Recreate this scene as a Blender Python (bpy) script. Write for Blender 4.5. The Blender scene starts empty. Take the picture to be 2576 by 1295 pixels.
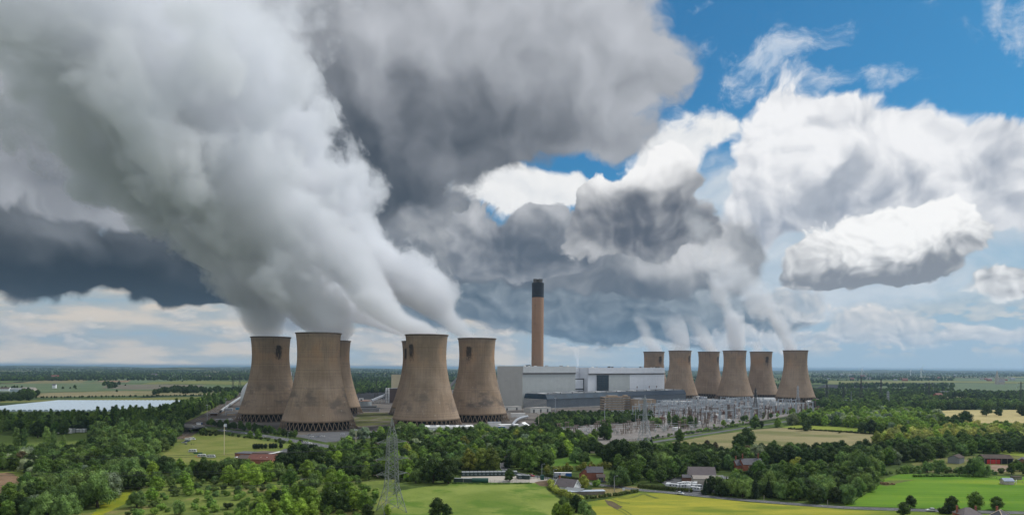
import bpy, bmesh, math, random
from mathutils import Vector, Matrix
from mathutils.noise import noise as mnoise, fractal
R = math.radians
SC = bpy.context.scene
COL = SC.collection
RNG = random.Random(11)

# ------------------------------------------------------------------ camera
FPX = 1741.0            # focal length in units of the 2576 wide survey grid
CX, EYE = 1288.0, 920.0
TH = 0.0055             # slight roll of the camera
H = 75.0                # height of the drone
cam = bpy.data.cameras.new('camera')
cam.sensor_width = 36.0
cam.lens = 36.0 * FPX / 2576.0
cam.shift_y = (EYE - 647.5) / 2576.0
cam.clip_start = 1.0
cam.clip_end = 60000.0
camo = bpy.data.objects.new('camera', cam)
COL.objects.link(camo)
ct, st = math.cos(TH), math.sin(TH)
camo.matrix_world = Matrix(((ct, -st, 0, 0), (0, 0, -1, 0), (st, ct, 0, H), (0, 0, 0, 1)))
SC.camera = camo

def ray(px, py):
    dx, dy = px - CX, EYE - py
    return (dx * ct - dy * st, FPX, dx * st + dy * ct)

def at(px, py, z=0.0):
    "ground point (at height z) seen at survey position px, py"
    u, f, v = ray(px, py)
    k = (z - H) / v
    return Vector((u * k, f * k, z))

def atd(px, D, z=0.0):
    "point at depth D in the column px"
    return Vector(((px - CX) / FPX * D, D, z))

# ------------------------------------------------------------------ node helpers
class S:
    "a node socket with arithmetic"
    def __init__(s, nt, sock): s.nt, s.k = nt, sock
    def _m(s, op, *a, clamp=False):
        n = s.nt.nodes.new('ShaderNodeMath'); n.operation = op; n.use_clamp = clamp
        for i, v in enumerate((s,) + a): s.nt.put(n.inputs[i], v)
        return S(s.nt, n.outputs[0])
    def __add__(s, o): return s._m('ADD', o)
    __radd__ = __add__
    def __sub__(s, o): return s._m('SUBTRACT', o)
    def __rsub__(s, o): return s._m('MULTIPLY_ADD', -1.0, o)
    def __mul__(s, o): return s._m('MULTIPLY', o)
    __rmul__ = __mul__
    def __truediv__(s, o): return s._m('DIVIDE', o)
    def __neg__(s): return s._m('MULTIPLY', -1.0)
    def madd(s, a, b): return s._m('MULTIPLY_ADD', a, b)
    def pw(s, e): return s._m('POWER', e)
    def sqrt(s): return s._m('SQRT')
    def mx(s, o): return s._m('MAXIMUM', o)
    def mn(s, o): return s._m('MINIMUM', o)
    def abs(s): return s._m('ABSOLUTE')
    def sin(s): return s._m('SINE')
    def frac(s): return s._m('FRACT')
    def gt(s, o): return s._m('GREATER_THAN', o)
    def clamp(s): return s._m('ADD', 0.0, clamp=True)
    def sstep(s, a, b, lo=0.0, hi=1.0):
        n = s.nt.nodes.new('ShaderNodeMapRange'); n.interpolation_type = 'SMOOTHSTEP'
        s.nt.put(n.inputs[0], s)
        for i, v in enumerate((a, b, lo, hi)): s.nt.put(n.inputs[i + 1], v)
        return S(s.nt, n.outputs[0])
    def lin(s, a, b, lo=0.0, hi=1.0):
        n = s.nt.nodes.new('ShaderNodeMapRange')
        s.nt.put(n.inputs[0], s)
        for i, v in enumerate((a, b, lo, hi)): s.nt.put(n.inputs[i + 1], v)
        return S(s.nt, n.outputs[0])

class NT:
    def __init__(s, tree):
        s.t = tree; s.nodes = tree.nodes; s.links = tree.links
    def put(s, sock, v):
        if isinstance(v, S): s.links.new(v.k, sock)
        elif v is not None:
            if hasattr(v, '__len__') and sock.type == 'RGBA' and len(v) == 3: v = (*v, 1.0)
            sock.default_value = v
    def val(s, v):
        n = s.nodes.new('ShaderNodeValue'); n.outputs[0].default_value = v
        return S(s, n.outputs[0])
    def coord(s, which='Object'):
        n = s.nodes.new('ShaderNodeTexCoord'); return S(s, n.outputs[which])
    def pos(s):
        n = s.nodes.new('ShaderNodeNewGeometry'); return S(s, n.outputs['Position'])
    def sep(s, v):
        n = s.nodes.new('ShaderNodeSeparateXYZ'); s.put(n.inputs[0], v)
        return [S(s, o) for o in n.outputs]
    def comb(s, x=0.0, y=0.0, z=0.0):
        n = s.nodes.new('ShaderNodeCombineXYZ')
        for i, v in enumerate((x, y, z)): s.put(n.inputs[i], v)
        return S(s, n.outputs[0])
    def vm(s, op, a, b=None, scale=None, out=0):
        n = s.nodes.new('ShaderNodeVectorMath'); n.operation = op
        s.put(n.inputs[0], a)
        if b is not None: s.put(n.inputs[1], b)
        if scale is not None: s.put(n.inputs['Scale'], scale)
        return S(s, n.outputs[out])
    def mapping(s, v, loc=(0, 0, 0), rot=(0, 0, 0), scale=(1, 1, 1), kind='TEXTURE'):
        n = s.nodes.new('ShaderNodeMapping'); n.vector_type = kind
        s.put(n.inputs[0], v); n.inputs[1].default_value = loc
        n.inputs[2].default_value = rot; n.inputs[3].default_value = scale
        return S(s, n.outputs[0])
    def noise(s, v, scale=1.0, detail=4.0, rough=0.5, color=False, lac=2.0, dist=0.0, dim='3D'):
        n = s.nodes.new('ShaderNodeTexNoise'); n.noise_dimensions = dim
        s.put(n.inputs['Vector'], v); n.inputs['Scale'].default_value = scale
        n.inputs['Detail'].default_value = detail; n.inputs['Roughness'].default_value = rough
        n.inputs['Lacunarity'].default_value = lac; n.inputs['Distortion'].default_value = dist
        return S(s, n.outputs[1 if color else 0])
    def voro(s, v, scale=1.0, rand=1.0, out='Distance', feature='F1', detail=0.0, rough=0.5, dim='3D', smooth=None):
        n = s.nodes.new('ShaderNodeTexVoronoi'); n.voronoi_dimensions = dim; n.feature = feature
        n.inputs['Detail'].default_value = detail; n.inputs['Roughness'].default_value = rough; n.normalize = True
        if smooth is not None: n.inputs['Smoothness'].default_value = smooth
        s.put(n.inputs['Vector'], v); n.inputs['Scale'].default_value = scale
        n.inputs['Randomness'].default_value = rand
        return S(s, n.outputs[out])
    def mix(s, f, a, b, mode='MIX'):
        n = s.nodes.new('ShaderNodeMix'); n.data_type = 'RGBA'; n.blend_type = mode
        s.put(n.inputs[0], f); s.put(n.inputs[6], a); s.put(n.inputs[7], b)
        return S(s, n.outputs[2])
    def ramp(s, f, stops, interp='LINEAR'):
        n = s.nodes.new('ShaderNodeValToRGB'); n.color_ramp.interpolation = interp
        e = n.color_ramp.elements
        while len(e) < len(stops): e.new(0.5)
        for k, (p, c) in enumerate(stops):
            e[k].position = p; e[k].color = (*c, 1.0)
        s.put(n.inputs[0], f)
        return S(s, n.outputs[0])
    def rnd(s):
        n = s.nodes.new('ShaderNodeObjectInfo'); return S(s, n.outputs['Random'])

def lin(c):
    return tuple(((x / 255.0) / 12.92 if x <= 10 else ((x / 255.0 + 0.055) / 1.055) ** 2.4) for x in c)
# ------------------------------------------------------------------ sky: clouds laid out by azimuth and elevation
SUN_EL, SUN_AZ = 48.0, 62.0      # sun: to the right of the view, a little ahead of the drone's side (azimuth from +Y to +X)
def azel(px, py):
    u, f, v = ray(px, py)
    return math.degrees(math.atan2(u, f)), math.degrees(math.atan2(v, math.hypot(u, f)))

def build_sky():
    w = bpy.data.worlds.new('World'); SC.world = w; w.use_nodes = True
    t = w.node_tree; t.nodes.clear(); N = NT(t)
    out = t.nodes.new('ShaderNodeOutputWorld')
    STR = 0.1
    sky = t.nodes.new('ShaderNodeTexSky'); sky.sky_type = 'NISHITA'; sky.sun_disc = False
    sky.sun_elevation = R(SUN_EL); sky.sun_rotation = R(SUN_AZ); sky.altitude = 100
    sky.air_density = 1.0; sky.dust_density = 0.6; sky.ozone_density = 2.0
    d = N.coord('Generated')
    x, y, z = N.sep(d)
    az = x._m('ARCTAN2', y) * (180 / math.pi)
    el = z._m('ARCSINE') * (180 / math.pi)
    P0 = N.comb(az, el, 0.0)
    # gentle warp shared by every cloud, then each layer has noise of its own
    wn = N.noise(P0, 0.16, 3.0, 0.5, color=True)
    P = N.vm('ADD', P0, N.vm('MULTIPLY', N.vm('SUBTRACT', wn, (0.5, 0.5, 0.5)), (6.0, 4.0, 0.0)))
    wn2 = N.noise(P0, 0.75, 4.0, 0.55, color=True)
    P = N.vm('ADD', P, N.vm('MULTIPLY', N.vm('SUBTRACT', wn2, (0.5, 0.5, 0.5)), (0.5, 0.5, 0.0)))

    def field(blobs, PP=P):
        acc = None
        for b in blobs:
            px, py, rx, ry = b[:4]; rot = b[4] if len(b) > 4 else 0.0; wt = b[5] if len(b) > 5 else 1.0
            a, e = azel(px, py)
            s = math.degrees(1 / FPX)
            s *= math.cos(R(a)) ** 1.5
            q = N.vm('DOT_PRODUCT', (m := N.mapping(PP, (a, e, 0), (0, 0, R(rot)), (rx * s, ry * s, 1.0))), m, out=1)
            k = (1.0 - q).mx(0.0)
            k = k * k
            acc = k * wt if acc is None else k.madd(wt, acc)
        return acc

    def cl(c, k=1.0): return tuple(v * k / STR for v in lin(c))

    def emit(col):
        b = t.nodes.new('ShaderNodeBackground'); N.put(b.inputs[0], col); b.inputs[1].default_value = STR
        return S(N, b.outputs[0])
    def over(res, mask, col):
        m = t.nodes.new('ShaderNodeMixShader'); N.put(m.inputs[0], mask)
        t.links.new(res.k, m.inputs[1]); t.links.new(emit(col).k, m.inputs[2])
        return S(N, m.outputs[0])

    tint = N.mix(1.0, S(N, sky.outputs[0]), (0.165, 0.60, 0.80), 'MULTIPLY')
    hz = el.sstep(0.0, 13.0)
    base = N.mix(hz, cl((158, 186, 204)), tint)
    # unseen sky beyond the view: broken cloud, brightened to add soft frontal light
    bn = N.noise(d, 2.2, 6.0, 0.55)
    broken = bn.sstep(0.44, 0.56)
    side = az.abs().sstep(46, 62)
    top = el.sstep(31, 40)
    behind = side.mx(top) * broken
    res = over(emit(base), behind, N.mix(bn.sstep(0.52, 0.70), cl((255, 254, 252), 1.25), cl((200, 204, 210))))

    def layer(res, blobs, nscale, namp, t0, t1, lo, hi, shade=None, samp=1.0, relief=1.0, fine=0.4, stretch=(1, 1, 1), off=0.0, opac=1.0, rough=0.55, billow=0.0, bscale=1.0, sscale=None, bias=0.5, mid=None):
        "one bank of cloud: coverage from blobs, torn by noise; lit on the side that faces the sun"
        Q = N.vm('MULTIPLY', N.vm('ADD', P, (off * 17.3, off * 23.1, 0.0)), stretch)
        def tex(QQ, det, sc):
            n = N.noise(QQ, sc, det, rough, dim='2D')
            if billow:
                b = N.voro(QQ, sc * 1.9 * bscale, detail=min(det - 1.0, 3.0), rough=0.5, dim='2D', feature='SMOOTH_F1', smooth=0.5)
                n = n.madd(1.0 - billow, (b * -0.9 + 0.95) * billow)
            return n
        n1 = tex(Q, 8.0, nscale)
        F = field(blobs)
        mask = (n1 - 0.5).madd(namp, F).sstep(t0, t1) * F.sstep(0.0, 0.12)
        if opac < 1.0: mask = mask * opac
        ss = sscale or nscale
        o = 0.20 / ss
        n0 = tex(Q, 3.0, ss)
        n2 = tex(N.vm('ADD', Q, (o * 0.75, o, 0.0)), 2.0, ss)
        sh = ((n0 - n2) * relief + bias) + (n1 - 0.5) * fine
        if shade is not None:
            sh = field(shade).madd(samp, sh)
        t_ = sh.sstep(-0.35, 1.35)
        col = N.mix(t_, cl(lo), cl(hi)) if mid is None else N.ramp(t_, [(0.0, cl(lo)), (0.5, cl(mid)), (1.0, cl(hi))])
        return over(res, mask, col)

    # a: cream haze and thin far cloud just above the horizon
    Q = N.vm('MULTIPLY', P0, (0.22, 1.0, 1.0))
    n = N.noise(Q, 0.75, 6.0, 0.55, dim='2D')
    leftness = az.sstep(18, -4)
    band = el.sstep(13.0, 4.5) * n.sstep(0.10, 0.46)
    res = over(res, band * leftness.lin(0, 1, 0.55, 0.97), N.mix(leftness, cl((166, 186, 200)), N.mix(n.sstep(.40, .66), cl((176, 184, 186)), cl((226, 212, 194)))))
    # small far cumulus near the horizon
    Qs = N.vm('MULTIPLY', P0, (0.55, 1.25, 1.0))
    nf = N.noise(Qs, 0.8, 6.0, 0.5, dim='2D')
    vb = N.voro(Qs, 1.5, detail=3.0, rough=0.5, dim='2D', feature='SMOOTH_F1', smooth=0.4)
    nf = nf * 0.6 + (vb * -0.9 + 0.95) * 0.4
    ng = N.noise(N.vm('ADD', Qs, (0.2, 0.3, 0)), 0.8, 3.0, 0.5, dim='2D') * 0.6 + 0.22
    clus = N.noise(N.vm('MULTIPLY', P0, (0.09, 0.35, 1.0)), 1.0, 2.0, 0.5, dim='2D')
    mk = (nf + (clus - 0.5) * 0.9).sstep(0.56, 0.66) * el.sstep(0.5, 1.6) * el.sstep(7.0, 3.0)
    res = over(res, mk * 0.6, N.mix(((nf - ng) * 3.0 + 0.45).clamp(), cl((150, 163, 174)), cl((236, 224, 210))))
    # b: veil of thin white on the right
    res = layer(res, [(2080, 700, 560, 190), (1900, 560, 420, 260), (2500, 560, 420, 130), (2480, 690, 300, 70, 0, .4)], 0.26, 1.4, 0.15, 1.0,
                (150, 176, 196), (230, 233, 236), stretch=(0.5, 1.3, 1), off=1.0, opac=0.92)
    # c: torn high cloud in the blue
    res = layer(res, [(1960, 150, 230, 110, 12, 1.4), (2200, 205, 280, 55, -8, 1.1), (2540, 90, 110, 190, 40, 1.0), (2350, 20, 80, 60, 60, .5), (2440, 60, 90, 80, 0, .5),
                      (1820, 220, 120, 120, 30, 0.45), (1750, 60, 90, 120, 0, .6)],
                0.30, 2.7, 0.45, 1.6, (150, 182, 214), (226, 229, 235), stretch=(1, 1.5, 1), off=2.2, opac=0.85, rough=0.66)
    # d: the big white cumulus
    res = layer(res, [(1985, 390, 190, 240, 0, 1.5), (2140, 370, 230, 170, 0, 1.3), (2330, 400, 260, 150, 0, 1.3), (2530, 420, 220, 190, 0, 1.3), (2110, 480, 300, 140, 0, 1.2), (2420, 510, 300, 130, 0, 1.2), (1900, 560, 160, 150, 0, .9)],
                0.26, 1.5, 0.42, 0.72, (142, 152, 168), (246, 246, 247),
                shade=[(1985, 320, 220, 190, 0, .5), (2300, 340, 300, 110, 0, .4), (2120, 520, 260, 150, 20, -.55), (2420, 540, 300, 90, 0, -.3), (2540, 370, 120, 120, 0, -.45), (1880, 600, 180, 120, 0, -.4), (2060, 300, 70, 40, 0, -.3)], relief=1.7, fine=.9, off=3.0, billow=.6, bias=.68)
    res = layer(res, [(2120, 420, 75, 110, -25, 1.5), (2070, 500, 95, 85, -20, 1.3), (2035, 305, 60, 35, 0, .8), (2330, 420, 110, 40, 30, .5), (2060, 560, 90, 60, 0, .7)], 0.4, 2.2, 0.35, 1.5, (128, 137, 152), (190, 196, 205), off=4.0, opac=0.9, billow=.3)
    # f: white cloud seen between the grey banks
    res = layer(res, [(1290, 480, 280, 110, 0, 1.4), (1660, 400, 150, 90, 0, 1.1), (1780, 320, 190, 100, 0, 1.0), (1460, 470, 90, 50, 0, .8)], 0.32, 1.8, 0.5, 1.0,
                (200, 206, 213), (252, 251, 249), off=5.0, billow=.3, bias=.7)
    # grey cumulus in the middle: a farther bank, then the two nearer heads
    res = layer(res, [(1500, 690, 460, 150, 0, 1.4), (1750, 660, 200, 190, 0, 1.2), (1250, 680, 300, 150, 0, 1.4), (1090, 620, 260, 190, 0, 1.3), (900, 700, 400, 200, 0, 1.4), (700, 640, 400, 200, 0, 1.2), (1850, 640, 140, 120, 0, .7), (1060, 520, 160, 90, 0, 1.0)],
                0.20, 1.9, 0.5, 1.0, (84, 93, 104), (222, 222, 223),
                shade=[(1790, 620, 150, 170, 0, .5), (1650, 660, 200, 60, 0, .35), (1560, 740, 420, 60, 0, -.3), (1120, 600, 200, 120, 0, .15), (1250, 740, 260, 70, 0, -.3)],
                relief=1.1, fine=.5, off=6.3, billow=.4, sscale=.2, bias=.10)
    res = layer(res, [(1360, 590, 150, 110, 0, 1.5), (1280, 660, 190, 100, 0, 1.2), (1180, 610, 120, 120, 0, 1.1), (1430, 640, 140, 80, 0, 1.0)], 0.30, 1.9, 0.48, 0.72, (82, 91, 103), (214, 215, 218),
                shade=[(1360, 500, 180, 50, 0, .5), (1180, 540, 120, 60, 0, .3), (1340, 640, 240, 90, 0, -.45)], relief=1.3, fine=.6, off=14.2, billow=.55, sscale=.26, bias=.20)
    res = layer(res, [(1650, 470, 130, 110, 0, 1.5), (1590, 545, 210, 120, 0, 1.5), (1520, 500, 90, 90, 0, 1.1), (1700, 580, 130, 110, 0, 1.3), (1490, 600, 150, 80, 0, 1.0), (1680, 400, 70, 60, 0, .9)], 0.30, 1.8, 0.46, 0.66, (84, 90, 101), (250, 249, 248),
                shade=[(1670, 390, 190, 80, 0, 1.1), (1510, 430, 130, 70, 0, .8), (1620, 570, 280, 120, 0, -.5), (1590, 500, 90, 60, 0, -.2)], relief=1.3, fine=.6, off=15.7, billow=.55, sscale=.26, bias=.26)
    # i: blue grey bases under them
    res = layer(res, [(1330, 780, 330, 70, 0, 1.3), (1560, 810, 320, 80, 0, 1.5), (1780, 800, 250, 90, 0, 1.2), (1230, 760, 140, 50, 0, .8), (1950, 790, 190, 70, 0, .7), (1000, 780, 260, 60, 0, 1.0)],
                0.36, 2.2, 0.45, 0.95, (50, 72, 90), (176, 184, 190), shade=[(1560, 845, 330, 40, 0, -.3), (1800, 760, 250, 60, 0, .35), (1300, 760, 200, 60, 0, .1)], relief=1.2, fine=.6, off=7.0, stretch=(0.7, 1.2, 1), billow=.6, bias=.14)
    # e: second cumulus, white on top and grey beneath
    res = layer(res, [(2110, 640, 150, 110, 0, 1.3), (2230, 610, 180, 130, 20, 1.5), (2370, 570, 150, 110, 30, 1.3), (2060, 690, 120, 70, 0, .9), (2440, 590, 110, 80, 0, .9), (2250, 690, 190, 60, 0, .7), (2540, 700, 110, 80, 0, .8), (2120, 715, 190, 40, 0, .7), (2300, 650, 170, 90, 0, .8), (2260, 560, 120, 90, 0, .8), (2180, 680, 200, 80, 0, .6)],
                0.40, 1.5, 0.34, 0.58, (132, 136, 143), (255, 254, 252),
                shade=[(2210, 560, 300, 170, 20, .75), (2400, 510, 220, 140, 20, .6), (2160, 730, 330, 110, 8, -.8), (2050, 710, 170, 110, 0, -.35), (2360, 670, 200, 90, 25, -.55)], relief=1.9, fine=1.0, off=8.0, billow=.6, bias=.46)
    # right edge low bank
    res = layer(res, [(2000, 770, 160, 60, 0, 1.0), (2200, 810, 180, 50, 0, 1.0), (2320, 850, 300, 60, 0, .8), (2500, 840, 120, 45, 0, .9), (2100, 850, 300, 50, 0, .8), (1850, 840, 200, 60, 0, .9)], 0.5, 2.4, 0.5, 1.1,
                (126, 148, 166), (242, 236, 230), shade=[(2200, 790, 160, 30, 0, .35), (2500, 825, 90, 25, 0, .4), (2000, 760, 140, 40, 0, -.2)], relief=1.4, fine=.6, off=9.0, stretch=(0.9, 1.4, 1), opac=0.92, billow=.5)
    # g: grey overcast across the top
    res = layer(res, [(1000, 60, 620, 330, 0, 1.6), (1400, 130, 380, 300, 0, 1.6), (1290, 330, 260, 170, 0, 1.1), (1080, 380, 330, 190, 0, 1.3), (1610, 150, 170, 270, 0, 1.1), (500, 250, 700, 520, 0, 1.8), (0, 250, 600, 520, 0, 1.9), (900, 500, 220, 190, 0, 1.2), (1560, 330, 180, 80, 0, .6), (640, 600, 380, 240, 0, 1.4), (-100, 500, 400, 300, 0, 1.6)],
                0.20, 2.0, 0.5, 1.05, (58, 66, 76), (204, 207, 213),
                shade=[(1250, -40, 700, 240, 0, .38), (1620, 100, 200, 260, 0, .35), (1000, 360, 560, 220, 0, -.42), (950, 500, 220, 150, 0, -.32), (1330, 320, 340, 100, 0, -.18), (860, 240, 260, 200, 0, -.12), (560, 60, 280, 320, 0, .32), (330, 160, 200, 260, 0, -.16), (100, 180, 260, 260, 0, .16), (480, 340, 260, 180, 0, .1), (600, 640, 300, 220, 0, -.2), (1420, 400, 150, 80, 0, .15)],
                relief=0.9, fine=0.30, sscale=.13, off=10.0, bias=.45)
    # j: dark bank low on the left
    res = layer(res, [(200, 640, 560, 180, -4, 1.7), (480, 690, 260, 110, -8, 1.3), (0, 640, 300, 170, 0, 1.3), (580, 730, 140, 60, -10, .9), (760, 700, 220, 110, 0, 1.0)],
                0.24, 1.7, 0.5, 0.95, (18, 26, 34), (140, 145, 151),
                shade=[(200, 540, 560, 100, 0, .42), (340, 730, 480, 110, -5, -.55), (90, 600, 220, 130, 0, .1), (700, 720, 200, 80, 0, -.3)], relief=0.8, fine=0.35, sscale=.18, off=11.0, bias=.06)
    # below the horizon: far blue land colour
    res = over(res, el.sstep(0.12, -0.16), N.mix(el.sstep(-0.6, -2.0), cl((104, 132, 152)), cl((78, 86, 70))))
    t.links.new(res.k, out.inputs[0])
    w.cycles.sampling_method = 'MANUAL'; w.cycles.sample_map_resolution = 512
    sd = bpy.data.lights.new('sun', 'SUN'); sd.energy = SUN_E; sd.angle = R(SUN_ANG); sd.color = (1.0, 0.96, 0.90)
    so = bpy.data.objects.new('sun', sd); COL.objects.link(so)
    az_, el_ = R(SUN_AZ), R(SUN_EL)
    dv = Vector((math.sin(az_) * math.cos(el_), math.cos(az_) * math.cos(el_), math.sin(el_)))
    so.rotation_euler = dv.to_track_quat('Z', 'Y').to_euler()
    so.location = dv * 2000
SUN_E, SUN_ANG = 2.7, 8.0
build_sky()
SC.view_settings.view_transform = 'Standard'
SC.view_settings.look = 'None'
SC.view_settings.exposure = 0.0
SC.view_settings.gamma = 1.0
SC.view_settings.use_curve_mapping = False
SC.render.engine = 'CYCLES'
SC.cycles.use_denoising = True
# ------------------------------------------------------------------ mesh helpers
class MB:
    "collects shapes and links them as ONE mesh object"
    def __init__(s): s.v, s.f, s.m = [], [], []
    def add(s, vs, fs, mat=0):
        o = len(s.v); s.v += [tuple(v) for v in vs]
        s.f += [tuple(i + o for i in f) for f in fs]; s.m += [mat] * len(fs)
        return s
    def box(s, c, sz, rz=0.0, mat=0, base=True):
        "box on its base centre c"
        a, b, h = sz[0] / 2, sz[1] / 2, sz[2]
        cr, sr = math.cos(rz), math.sin(rz); z0 = c[2] if base else c[2] - h / 2
        vs = []
        for z in (z0, z0 + h):
            for (x, y) in ((-a, -b), (a, -b), (a, b), (-a, b)):
                vs.append((c[0] + x * cr - y * sr, c[1] + x * sr + y * cr, z))
        return s.add(vs, [(3, 2, 1, 0), (4, 5, 6, 7), (0, 1, 5, 4), (1, 2, 6, 5), (2, 3, 7, 6), (3, 0, 4, 7)], mat)
    def bar(s, a, b, w, h=None, mat=0):
        "square bar from a to b"
        a, b = Vector(a), Vector(b); d = (b - a)
        if d.length < 1e-6: return s
        d.normalize(); h = h or w
        u = d.cross(Vector((0, 0, 1)))
        if u.length < 1e-3: u = Vector((1, 0, 0))
        u.normalize(); n = u.cross(d)
        vs = []
        for p in (a, b):
            for (i, j) in ((-1, -1), (1, -1), (1, 1), (-1, 1)):
                vs.append(p + u * (i * w / 2) + n * (j * h / 2))
        return s.add(vs, [(0, 1, 2, 3), (7, 6, 5, 4), (1, 0, 4, 5), (2, 1, 5, 6), (3, 2, 6, 7), (0, 3, 7, 4)], mat)
    def tube(s, pts, r, n=8, mat=0, caps=True):
        pts = [Vector(p) for p in pts]; o = []; vs = []
        for i, p in enumerate(pts):
            d = (pts[min(i + 1, len(pts) - 1)] - pts[max(i - 1, 0)]).normalized()
            u = d.cross(Vector((0.13, 0.07, 1))).normalized() if abs(d.z) < 0.99 else d.cross(Vector((0, 1, 0))).normalized()
            w = d.cross(u); rr = r[i] if hasattr(r, '__len__') else r
            vs += [p + (u * math.cos(k * 2 * math.pi / n) + w * math.sin(k * 2 * math.pi / n)) * rr for k in range(n)]
        fs = []
        for i in range(len(pts) - 1):
            for k in range(n):
                a, b = i * n + k, i * n + (k + 1) % n
                fs.append((a, b, b + n, a + n))
        if caps:
            fs.append(tuple(range(n))[::-1]); fs.append(tuple(range((len(pts) - 1) * n, len(pts) * n)))
        return s.add(vs, fs, mat)
    def lathe(s, prof, n=48, c=(0, 0, 0), mat=0, closed=False, cap=False):
        "prof: list of (r, z)"
        vs = [(c[0] + r * math.cos(2 * math.pi * k / n), c[1] + r * math.sin(2 * math.pi * k / n), c[2] + z) for r, z in prof for k in range(n)]
        fs = []; m = len(prof)
        for i in range(m if closed else m - 1):
            j = (i + 1) % m
            for k in range(n):
                fs.append((i * n + k, i * n + (k + 1) % n, j * n + (k + 1) % n, j * n + k))
        if cap:
            fs.append(tuple(range(n))[::-1]); fs.append(tuple(range((m - 1) * n, m * n)))
        return s.add(vs, fs, mat)
    def prism(s, poly, z0, z1, mat=0):
        "vertical prism over an xy polygon (counter-clockwise)"
        n = len(poly)
        vs = [(p[0], p[1], z0) for p in poly] + [(p[0], p[1], z1) for p in poly]
        fs = [tuple(range(n))[::-1], tuple(range(n, 2 * n))] + [(k, (k + 1) % n, (k + 1) % n + n, k + n) for k in range(n)]
        return s.add(vs, fs, mat)
    def ext(s, prof, a, b, mat=0):
        "profile (across, up) swept straight from a to b"
        a, b = Vector(a), Vector(b); d = (b - a).normalized(); u = Vector((0, 0, 1)).cross(d).normalized()
        n = len(prof)
        vs = [p + u * q[0] + Vector((0, 0, q[1])) for p in (a, b) for q in prof]
        fs = [tuple(range(n)), tuple(range(n, 2 * n))[::-1]] + [(k + n, (k + 1) % n + n, (k + 1) % n, k) for k in range(n)]
        return s.add(vs, fs, mat)
    def mesh(s, name, mats, smooth=False):
        me = bpy.data.meshes.new(name); me.from_pydata(s.v, [], s.f)
        for m in (mats if isinstance(mats, (list, tuple)) else [mats]): me.materials.append(m)
        if any(s.m): me.polygons.foreach_set('material_index', s.m)
        if smooth: me.polygons.foreach_set('use_smooth', [True] * len(me.polygons))
        me.update(); return me
    def build(s, name, mats, parent=None, loc=None, rz=0.0, smooth=False):
        return link(s.mesh(name, mats, smooth), name, parent, loc, rz)

def link(me, name, parent=None, loc=None, rz=0.0):
    o = bpy.data.objects.new(name, me); COL.objects.link(o)
    if parent is not None: o.parent = parent
    if loc is not None: o.location = loc
    if rz: o.rotation_euler = (0, 0, rz)
    return o

def tag(o, label=None, cat=None, group=None, kind=None):
    if label: o['label'] = label
    if cat: o['category'] = cat
    if group: o['group'] = group
    if kind: o['kind'] = kind
    return o

def empty(name, loc, rz=0.0, label=None, cat=None, group=None):
    o = bpy.data.objects.new(name, None); COL.objects.link(o)
    o.location = loc; o.rotation_euler = (0, 0, rz); o.empty_display_size = 1.0
    return tag(o, label, cat, group)

def kids(o): return [c for c in bpy.data.objects if c.parent == o]
CH = {}
def copy_tree(o, loc=None, rz=None, label=None, scale=None, parent=None, tree=None):
    "copies a thing with its parts and their sub-parts"
    c = o.copy(); COL.objects.link(c)
    if parent is not None: c.parent = parent
    if loc is not None: c.location = loc
    if rz is not None: c.rotation_euler = (0, 0, rz)
    if scale is not None: c.scale = scale
    if label: c['label'] = label
    if o.name not in CH: CH[o.name] = [k.name for k in kids(o)]
    for k in CH[o.name]: copy_tree(bpy.data.objects[k], parent=c)
    return c

# ------------------------------------------------------------------ materials
MATS = {}
def mat(name, col, rough=0.8, var=0.0, scale=1.0, metal=0.0, spec=0.3, bump=0.0, coord='Object'):
    if name in MATS: return MATS[name]
    m = bpy.data.materials.new(name); m.use_nodes = True; N = NT(m.node_tree)
    b = N.nodes['Principled BSDF']
    b.inputs['Roughness'].default_value = rough; b.inputs['Metallic'].default_value = metal
    b.inputs['Specular IOR Level'].default_value = spec
    if var:
        n = N.noise(N.coord(coord), scale, 5.0, 0.6)
        c = N.mix(n.sstep(0.3, 0.7), tuple(v * (1 - var) for v in col), tuple(min(1, v * (1 + var)) for v in col))
        N.put(b.inputs['Base Color'], c)
    else:
        b.inputs['Base Color'].default_value = (*col, 1)
    MATS[name] = m
    return m

def pmat(name):
    m = bpy.data.materials.new(name); m.use_nodes = True; N = NT(m.node_tree)
    return m, N, N.nodes['Principled BSDF']
# ------------------------------------------------------------------ cooling towers
TZ, TS = 111.5, 9.6     # rim height, lower edge of the shell
def tower_r(z):
    zt, rt = 88.0, 24.2
    b = 56.0 if z < zt else 62.0
    return rt * math.sqrt(1 + ((z - zt) / b) ** 2)

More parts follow.
